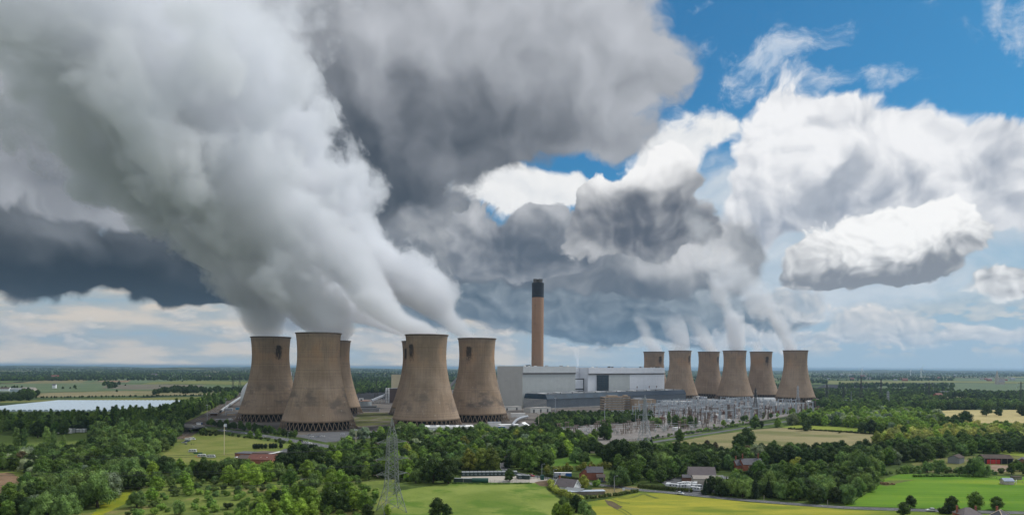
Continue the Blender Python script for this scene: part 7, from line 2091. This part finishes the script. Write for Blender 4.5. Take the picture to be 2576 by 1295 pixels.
def vehicles():
    W_ = paint('white car paint', (.70, .70, .70)); SV = paint('silver car paint', (.38, .39, .41)); RD = paint('red car paint', (.42, .012, .030)); BL = paint('blue car paint', (.018, .045, .17)); BK = paint('black car paint', (.012, .013, .016)); TL = paint('teal car paint', (.02, .10, .13))
    heading = lambda a, b: math.atan2(at(*b).y - at(*a).y, at(*b).x - at(*a).x)
    lane = heading((1703, 1240), (1788, 1249)); lane2 = heading((2284, 1281.5), (2405, 1285.5)); main = heading((611, 1088), (702, 1102))
    put_on(car('car', RD, 'red hatchback driving on the lane near the container store', 4.0, 1.75, 1.55), 1338, 1197.5, heading((1300, 1190), (1377, 1202)), .16)
    put_on(car('car', W_, 'white hatchback on the lane below the caravan yard', 4.0, 1.75, 1.52), 1712, 1242, lane, .16)
    put_on(car('car', W_, 'white crossover car on the lane below the bright green field', 4.4, 1.85, 1.65), 2342, 1284.3, lane2 + math.pi, .16)
    put_on(car('car', BK, 'dark car parked at the lane junction by the cottage hedge', 4.2), 1391, 1212, 1.9)
    put_on(car('car', BK, 'black car parked in front of the brick house', 4.4), 1517, 1213, .1)
    put_on(car('car', BL, 'dark blue car beside the white mobile home', 4.0), 1517, 1138.5, .3)
    put_on(car('car', BL, 'blue car parked alone in the club house car park', 4.0), 739, 1141, .2)
    put_on(car('car', TL, 'teal car parked at the left corner of the club house', 4.0), 611, 1166, .4)
    c0 = car('car', W_, 'white car on the main road just right of the bridge', 4.3); put_on(c0, 486, 1073.6, main, 5.2)
    c1 = car('car', SV, 'silver car on the main road below the leftmost cooling tower', 4.5, hatch=False); put_on(c1, 617, 1090, main, .3)
    for (px, py, z, src, lb, rz) in ((565, 1082.5, .3, c0, 'white car on the main road passing the tall mast', main), (518, 1077, 2.6, c0, 'white car on the main road on the slope off the bridge', main), (776, 1114.5, .3, c0, 'white car on the main road below the nearest cooling tower', main), (781, 1116.8, .3, c0, 'white car close behind another on the main road below the nearest tower', main + math.pi),
                                  (779, 1094, .1, c1, 'silver car parked at the foot of the nearest cooling tower', .2), (784, 1099, .1, c0, 'white car parked at the foot of the nearest cooling tower', .2), (800, 1099.5, .1, c1, 'silver car parked right of the white one below the nearest tower', .3), (812, 1097.5, .1, c0, 'white car at the right end of the cars below the nearest tower', .1),
                                  (862, 1092, .1, c0, 'white car parked by the works road near the silvery trees', .2), (948, 1090, .1, c1, 'silver car parked right of the silvery trees', .2), (965, 1089.5, .1, c0, 'white car parked behind the peak of the nearest pylon', .2)):
        o = copy_tree(src); put_on(o, px, py, rz, z); o['label'] = lb
    pk = van('pickup', STEELD if False else BK, 'dark pickup on the main road below the nearest tower', 5.2, 1.9, 1.9, 'pickup'); put_on(pk, 757, 1110.5, main, .3)
    v0 = van('van', W_, 'tall white van at the head of the parked row in the camp field'); put_on(v0, 473, 1107, .2)
    o = copy_tree(v0, label='white van right of the other van in the camp field'); put_on(o, 484, 1105.8, .1)
    put_on(car('car', TL, 'teal car beside the vans in the camp field', 4.3), 473, 1109.5, .3)
    put_on(car('car', BK, 'dark car second in the parked row of the camp field', 4.2), 469, 1111.5, .3)
    o = copy_tree(c1); put_on(o, 463, 1114, .2); o['label'] = 'silver car nearest in the parked row of the camp field'
    tr = empty('flat_trailer', at(468, 1117.5), .3, 'small flat trailer below the silver car in the camp field', 'trailer'); MB().box((0, 0, .5), (3, 1.5, .35)).build('bed', STEELD, tr); wheel(tr, 0, -.8, .3, .2); wheel(tr, 0, .8, .3, .2)
    k0 = caravan('white caravan with dark windows, upper one in the camp field'); put_on(k0, 485, 1137, .12)
    for (px, py, rz, lb) in ((508, 1149.5, .18, 'white caravan below the orange scorched grass in the camp field'), (531, 1151, .1, 'white caravan nearest the tall mast in the camp field')):
        o = copy_tree(k0, label=lb); put_on(o, px, py, rz)
    aw = empty('windbreak', at(498, 1141), .1, 'green windbreak beside the upper caravan', 'windbreak')
    for i in range(7): MB().bar((-3.6 + i * 1.2, 0, 0), (-3.6 + i * 1.2, 0, 1.4), .06).build('pole', FTIMB, aw)
    MB().box((0, 0, .1), (7.2, .04, 1.2)).build('cloth', mat('green cloth', (.03, .12, .07), .8), aw)
    sheet('scorched_grass', [(490, 1146), (500, 1144.5), (506, 1147), (504, 1151), (490, 1150)], 5, field_mat('scorched grass', (.30, .15, .05), (.24, .18, .05), .5))
    # caravan yard: caravans and motorhomes packed side by side
    rng = random.Random(12)
    spots = [(1716, 1222), (1727, 1221), (1738, 1221), (1749, 1221.5), (1722, 1227), (1734, 1227), (1745, 1227), (1755, 1228), (1749, 1234), (1818, 1221), (1826, 1224), (1838, 1221), (1858, 1219), (1872, 1222), (1695, 1226), (1681, 1224)]
    for i, (px, py) in enumerate(spots):
        o = copy_tree(k0, label='white caravan parked close among others in the caravan yard'); o['group'] = 'caravans in the caravan yard'
        put_on(o, px, py, rng.choice((1.1, 1.2, -.5, .3)))
    # box lorry by the hedge
    r = empty('box_trailer', at(1416, 1202.5), -.05, 'blue and white lorry trailer parked behind the clipped hedge', 'lorry trailer')
    MB().box((0, 0, .9), (11.6, 2.5, 3.0)).build('body', BLUEP, r); MB().add([(-2.0, -1.27, .95), (2.6, -1.27, .95), (1.4, -1.27, 2.4), (2.0, -1.27, 3.7), (-1.4, -1.27, 3.7)], [(0, 1, 2, 3, 4)]).build('white_swoosh', WHITE, r)
    MB().box((-4.0, -1.27, 1.0), (3.4, .03, 2.7)).build('grey_panel', mat('faded grey panel', (.30, .32, .34), .6), r); MB().box((0, 0, 3.9), (11.6, 2.5, .08)).build('roof', MEMB, r)
    for x in (2.5, 3.8):
        for y in (-1.1, 1.1): wheel(r, x, y, .48, .3)
    r = empty('box_trailer', at(1852, 1217), .1, 'dark blue curtain-sided trailer in the caravan yard', 'lorry trailer')
    MB().box((0, 0, 1.0), (12, 2.5, 2.9)).build('body', BLUEP, r); MB().box((0, 0, 3.9), (12.1, 2.6, .12)).build('roof', MEMB, r)
    for x in (3, 4.3):
        for y in (-1.1, 1.1): wheel(r, x, y, .48, .3)
    # railway, bridge and train
    rail = [at(*p) for p in ((420, 1105), (452, 1085), (476, 1066), (520, 1043), (560, 1019), (600, 993), (622, 975))]
    path = spline(rail, 6)
    mb = MB(); ribbon(mb, path, 26, .10, -6); tag(mb.build('railway_bed', BALLAST), kind='structure')
    mb = MB(); ribbon(mb, path, 14, .09, 14); tag(mb.build('embankment_grass', ROUGHG), kind='structure')
    mb = MB()
    for off in (2.5, -1.5, -6.5, -11):
        for q in (-.72, .72): ribbon(mb, path, .16, .26, off + q)
    tag(mb.build('rails', STEEL), kind='structure')
    # wagons
    tp = spline([at(557, 1037), at(585, 1016), at(612, 998)], 8)
    wr = empty('hopper_wagon', (0, 0, 0), 0, 'x', 'rail wagon', 'wagons of the train beside the towers')
    MB().add([(-8, -1.3, .9), (8, -1.3, .9), (8, 1.3, .9), (-8, 1.3, .9), (-8.6, -1.45, 3.9), (8.6, -1.45, 3.9), (8.6, 1.45, 3.9), (-8.6, 1.45, 3.9)], [(3, 2, 1, 0), (4, 5, 6, 7), (0, 1, 5, 4), (1, 2, 6, 5), (2, 3, 7, 6), (3, 0, 4, 7)]).build('body', mat('wagon silver', (.42, .44, .46), .4, .15, .2), wr)
    MB().box((0, 0, 3.92), (16.6, 2.4, .25)).build('roof', mat('wagon roof', (.55, .57, .58), .4), wr)
    for x in (-6.5, -4.7, 4.7, 6.5):
        for y in (-.75, .75): wheel(wr, x, y, .45, .14)
    Ltot = sum((b - a).length for a, b in zip(tp, tp[1:])); n = int(Ltot / 18)
    def along(s):
        for a, b in zip(tp, tp[1:]):
            L = (b - a).length
            if s <= L: return a.lerp(b, s / L), math.atan2(b.y - a.y, b.x - a.x)
            s -= L
        return tp[-1], 0
    for i in range(n):
        p, rz = along(9 + i * 18)
        o = wr if i == 0 else copy_tree(wr)
        o.location = p + Vector((0, 0, .3)); o.rotation_euler = (0, 0, rz)
        o['label'] = 'silver hopper wagon, ' + (words_n(i + 1) + ' from the near end of the train')
    lo = empty('locomotive', along(0)[0] - (along(18)[0] - along(0)[0]).normalized() * 10 + Vector((0, 0, .3)), along(1)[1], 'dark wagon at the near end of the train by the mast', 'rail wagon')
    MB().box((0, 0, .9), (17, 2.7, 3.0)).build('body', STEELD, lo)
    for x in (-6.5, -4.7, 4.7, 6.5):
        for y in (-.75, .75): wheel(lo, x, y, .45, .14)
    # road bridge over the railway with its ramp
    r = empty('road_bridge', at(470, 1081), 0, 'flat concrete road bridge over the railway left of the camp field', 'bridge')
    o0 = at(470, 1081)
    deck = [at(425, 1069.5, 5) , at(452, 1071, 5), at(500, 1074.3, 5)]
    ramp = spline([at(500, 1074.3, 5), at(518, 1076.8, 2.6), at(531, 1078.6, .15)], 6)
    mb = MB(); P = [p - o0 for p in spline(deck, 4)]
    L, Rr = ribbon_pts(P, 14.0)
    for i in range(len(P) - 1):
        q = [L[i], Rr[i], Rr[i + 1], L[i + 1]]
        mb.add([(p.x, p.y, 5.0) for p in q] + [(p.x, p.y, 3.9) for p in q], [(0, 1, 2, 3), (7, 6, 5, 4), (1, 0, 4, 5), (2, 1, 5, 6), (3, 2, 6, 7), (0, 3, 7, 4)])
    mb.build('deck', ASPH, r)
    for off in (-7.1, 7.1):
        L2, R2 = ribbon_pts(P, .3, off); k = MB()
        for i in range(len(P) - 1): k.bar((L2[i] + R2[i]) / 2 * 1 + Vector((0, 0, 1.0)), (L2[i + 1] + R2[i + 1]) / 2 + Vector((0, 0, 1.0)), .3, 1.9)
        k.build('parapet', CONC, r)
    for t in (1, 5):
        p = P[t]; d = (P[t + 1] - P[t]).normalized(); MB().box((p.x, p.y, -.3), (1.6, 13, 4.3), math.atan2(d.y, d.x)).build('pier', CONC, r)
    mb = MB()
    L, Rr = ribbon_pts(ramp, 12.5); Lb, Rb = ribbon_pts(ramp, 24)
    for i in range(len(ramp) - 1):
        z0, z1 = ramp[i].z, ramp[i + 1].z
        mb.add([(L[i].x, L[i].y, z0), (Rr[i].x, Rr[i].y, z0), (Rr[i + 1].x, Rr[i + 1].y, z1), (L[i + 1].x, L[i + 1].y, z1)], [(0, 1, 2, 3)], 0)
        mb.add([(L[i].x, L[i].y, z0), (L[i + 1].x, L[i + 1].y, z1), (Lb[i + 1].x, Lb[i + 1].y, 0), (Lb[i].x, Lb[i].y, 0)], [(0, 1, 2, 3)], 1)
        mb.add([(Rr[i].x, Rr[i].y, z0), (Rb[i].x, Rb[i].y, 0), (Rb[i + 1].x, Rb[i + 1].y, 0), (Rr[i + 1].x, Rr[i + 1].y, z1)], [(0, 1, 2, 3)], 1)
    tag(mb.build('road_ramp', [ASPH, ROUGHG]), kind='structure')
    # clutter of the site left of the first tower
    for (px, py, w, d, h, m, lb) in ((538, 1045, 9, 5, 3.5, mat('brown shed wood', (.08, .05, .035), .8), 'little brown hut beside the railway'), (500, 1068, 5, 3, 2.8, WHITE, 'small white cabin at the foot of the floodlight mast by the bridge'), (507, 1066.5, 2, 2, 2, BLUEP, 'blue tank beside the small white cabin'), (560, 1060, 16, 4, 3, CONC, 'low grey concrete block on the site left of the towers'),
                                   (582, 1044, 10, 7, 3, mat('sandy sheet', (.45, .35, .25), .8), 'sandy heap cover beside the leftmost cooling tower'), (600, 1030, 9, 4, 3.4, mat('cyan cabin', (.06, .25, .40), .5), 'bright blue cabin beside the leftmost cooling tower'), (601, 1053, 8, 3, 2.6, WHITE, 'white cabin beside the foot of the leftmost tower'), (575, 1033, 12, 6, 4, STEEL, 'grey hut between the train and the leftmost tower')):
        shed('site_hut', px, py, w, d, h, 0, .3, m, STEEL, lb, 'hut')
    o = copy_tree(v0, label='white van parked beside the leftmost cooling tower'); put_on(o, 570, 1058, .35); o = copy_tree(v0, label='white van a little right of the other by the leftmost tower'); put_on(o, 580, 1056.5, .35)
    # road signs
    for (px, py, lb, s) in ((567, 1079, 'large pale road sign on the far verge of the main road', 3.4), (856, 1127, 'white road sign beside the main road below the silvery trees', 3.0), (1569, 1238, 'upright pale sign beside the lane at the barley corner', 1.5)):
        r = empty('road_sign', at(px, py), -.1, lb, 'road sign')
        for x in (-.35 * s, .35 * s): MB().tube([(x, 0, 0), (x, 0, s * 1.4)], .07, 6).build('post', STEEL, r)
        MB().box((0, -.1, s * .8), (s, .08, s * 1.1)).build('panel', mat('sign face', (.62, .66, .70), .4), r)
    # two people standing in the camp field
    for (px, lb, h) in ((482, 'person in dark clothes standing in the camp field, nearer the parked vans', 1.78), (487.5, 'person in dark clothes standing in the camp field, farther from the vans', 1.72)):
        person(px, 1119, lb, h)
    # small boats and trailers by the switchyard gate
    o = copy_tree(c0, label='white car parked at the switchyard gate'); put_on(o, 1838, 1062, .2); o = copy_tree(c0, label='white car beside the clump between the switchyards'); put_on(o, 1672, 1081, .2)

def person(px, py, label, h):
    me = bpy.data.meshes.new('person'); J = [(0, 0, .93), (0, 0, 1.2), (0, 0, 1.45), (0, .01, 1.56), (0, .03, 1.70),
        (.20, 0, 1.42), (.27, 0, 1.14), (.27, .06, .88), (-.20, 0, 1.42), (-.27, 0, 1.14), (-.27, .06, .88),
        (.10, 0, .90), (.11, .02, .48), (.12, -.02, .08), (.13, .12, .04), (-.10, 0, .90), (-.11, .02, .48), (-.12, -.02, .08), (-.13, .12, .04)]
    E = [(0, 1), (1, 2), (2, 3), (3, 4), (2, 5), (5, 6), (6, 7), (2, 8), (8, 9), (9, 10), (0, 11), (11, 12), (12, 13), (13, 14), (0, 15), (15, 16), (16, 17), (17, 18)]
    rad = [.15, .15, .17, .065, .115, .07, .05, .035, .07, .05, .035, .10, .065, .045, .04, .10, .065, .045, .04]
    me.from_pydata(J, E, []); o = bpy.data.objects.new('person', me); COL.objects.link(o)
    sk = o.modifiers.new('skin', 'SKIN')
    for i, r in enumerate(rad): me.skin_vertices[0].data[i].radius = (r, r * .8 if i < 3 else r)
    me.skin_vertices[0].data[0].use_root = True
    o.modifiers.new('sub', 'SUBSURF').levels = 1; o.modifiers['sub'].render_levels = 1
    dg = bpy.context.evaluated_depsgraph_get(); m2 = bpy.data.meshes.new_from_object(o.evaluated_get(dg)); o.modifiers.clear(); o.data = m2; m2.name = 'person'
    m2.materials.clear(); m2.materials.append(mat('dark clothes', (.022, .024, .032), .85)); m2.materials.append(mat('skin', (.36, .20, .14), .6))
    for p in m2.polygons: p.material_index = 1 if p.center.z > 1.52 else 0; p.use_smooth = True
    s = h / 1.82; o.scale = (s, s, s); o.location = at(px, py); o.rotation_euler = (0, 0, random.Random(px).uniform(0, 6))
    tag(o, label, 'person', 'people in the camp field')
    lump_ = MB(); lump(lump_, (0, .02, 1.755), (.115, .125, .085), random.Random(2)); lump_.build('hair', mat('dark hair', (.02, .014, .01), .8), o)
vehicles()

# ------------------------------------------------------------------ hedges
def hedge(name, pts, h, w, lk, label, clipped=False, seed=1):
    path = spline([at(*p) for p in pts], 4); o0 = path[0]
    rng = random.Random(seed); lobes = []
    for a, b in zip(path, path[1:]):
        n = max(1, int((b - a).length / (w * .55)))
        for i in range(n):
            q = a.lerp(b, i / n) - o0; r = w / 2 * (1 if clipped else rng.uniform(.7, 1.25)); hh = h * (1 if clipped else rng.uniform(.7, 1.2))
            lobes.append(((q.x + (0 if clipped else rng.gauss(0, w * .12)), q.y, hh * .5), (r, r, hh * .52)))
    mb = MB(); leaves(mb, lobes, rng, 2.2 if not clipped else 3.0, .5, core=.86)
    o = mb.build(name, LEAF[lk], None, o0)
    return tag(o, label, 'hedge')
hedge('hedge', [(640, 1129), (668, 1128.5), (716, 1127)], 5.2, 4.2, 'pine', 'tall clipped dark hedge beside the club house car park', True, 3)
hedge('hedge', [(745, 1127), (775, 1128), (800, 1130)], 4.6, 3.6, 'pine', 'dark clipped hedge right of the car park tree', True, 4)
hedge('hedge', [(1375, 1193), (1410, 1188), (1450, 1184), (1540, 1180)], 6.0, 4.4, 'gold', 'tall bronze-green conifer hedge behind the lorry trailer', False, 5)
hedge('hedge', [(1345, 1192), (1380, 1199), (1430, 1206), (1480, 1211)], 2.4, 2.4, 'hedge', 'low hedge along the far side of the lane', True, 6)
hedge('hedge', [(1385, 1215), (1390, 1230), (1412, 1246), (1440, 1255), (1470, 1262)], 4.0, 4.6, 'gold', 'bushy olive hedge between the pasture and the white cottage', False, 7)
hedge('hedge', [(1475, 1254), (1530, 1249), (1580, 1241), (1610, 1236)], 2.2, 2.6, 'hedge', 'hedge between the long low shed and the barley', False, 8)
hedge('hedge', [(1607, 1226), (1700, 1234), (1745, 1238)], 2.6, 2.4, 'hedge', 'clipped roadside hedge before the caravan yard', True, 9)
hedge('hedge', [(1985, 1079), (2060, 1083), (2140, 1088), (2230, 1094)], 2.4, 3.0, 'hedge', 'low hedge along the lower edge of the sunlit meadow', False, 10)
hedge('hedge', [(1500, 1133), (1530, 1129), (1560, 1126)], 2.6, 3.0, 'mid', 'clipped green hedge behind the white mobile home', True, 11)
hedge('hedge', [(2300, 1199), (2400, 1198), (2480, 1199)], 2.0, 2.6, 'scrub', 'rough weeds along the top of the bright green field', False, 12)
hedge('hedge', [(2128, 1268), (2180, 1237), (2222, 1207)], 1.0, 2.6, 'scrub', 'grassy bank along the left edge of the bright green field', False, 13)
hedge('hedge', [(1140, 1216), (1240, 1217), (1340, 1216)], 1.0, 2.0, 'scrub', 'ragged weeds along the top of the pasture', False, 14)

# ------------------------------------------------------------------ far things on the plain
def far_plain():
    rng = random.Random(31)
    r = empty('church', at(2508, 966), .3, 'distant church with a pale spire on the plain at the far right', 'church')
    MB().box((0, 0, 0), (12, 12, 30)).build('tower', STONE, r)
    MB().lathe([(7.5, 30), (.3, 68)], 8, cap=True).build('spire', STONE, r)
    hip_or_gable(r, 36, 14, 12, 8, STONE, SLATE, c=(24, 0, 0))
    for (px, py, h, lb) in ((2317, 950, 70, 'distant white wind turbine, the one nearest the right edge'), (1980, 947, 0, ''), (2168, 947, 62, 'distant white wind turbine right of the last cooling tower'), (2290, 944, 50, 'distant slender wind turbine just left of a taller one')):
        if not h: continue
        r = empty('wind_turbine', at(px, py), 0, lb, 'wind turbine')
        MB().tube([(0, 0, 0), (0, 0, h)], [3.2, 2.0], 8).build('tower', WHITE, r); MB().box((0, -2, h - 2), (5, 9, 5)).build('nacelle', WHITE, r)
        for k in range(3):
            a = k * 2.094 + .4; MB().bar((0, -7, h), (h * .5 * math.sin(a), -7, h + h * .5 * math.cos(a)), 2.4, .7).build('blade', WHITE, r)
    kinds = []
    for (w_, rf, nm, lb) in ((STONE, SLATE, 'far_house', 'tiny pale walled house far off on the plain'), (BRICK, REDT, 'far_house', 'tiny red roofed house far off on the plain'), (STEEL, TIN, 'far_shed', 'tiny pale shed far off on the plain')):
        r = empty(nm, (0, 0, 0), 0, lb, 'house' if 'house' in nm else 'shed', 'far buildings on the plain')
        hip_or_gable(r, 18, 10, 6, 4.5, w_, rf); kinds.append(r)
    spots = [(rng.uniform(2070, 2570), rng.uniform(944, 958)) for _ in range(18)] + [(rng.uniform(10, 600), rng.uniform(944, 954)) for _ in range(4)] + [(rng.uniform(890, 1240), rng.uniform(936, 950)) for _ in range(6)] + [(2360, 1000), (2376, 996), (2470, 955), (2480, 955), (2490, 956), (2520, 957), (2530, 957)]
    for i, (px, py) in enumerate(spots):
        k = i % 3; o = kinds[k] if i < 3 else copy_tree(kinds[k])
        o.location = at(px, py); o.rotation_euler = (0, 0, rng.uniform(-.5, .5))
        f = rng.uniform(.9, 1.7); o.scale = (f, f, f)
far_plain()
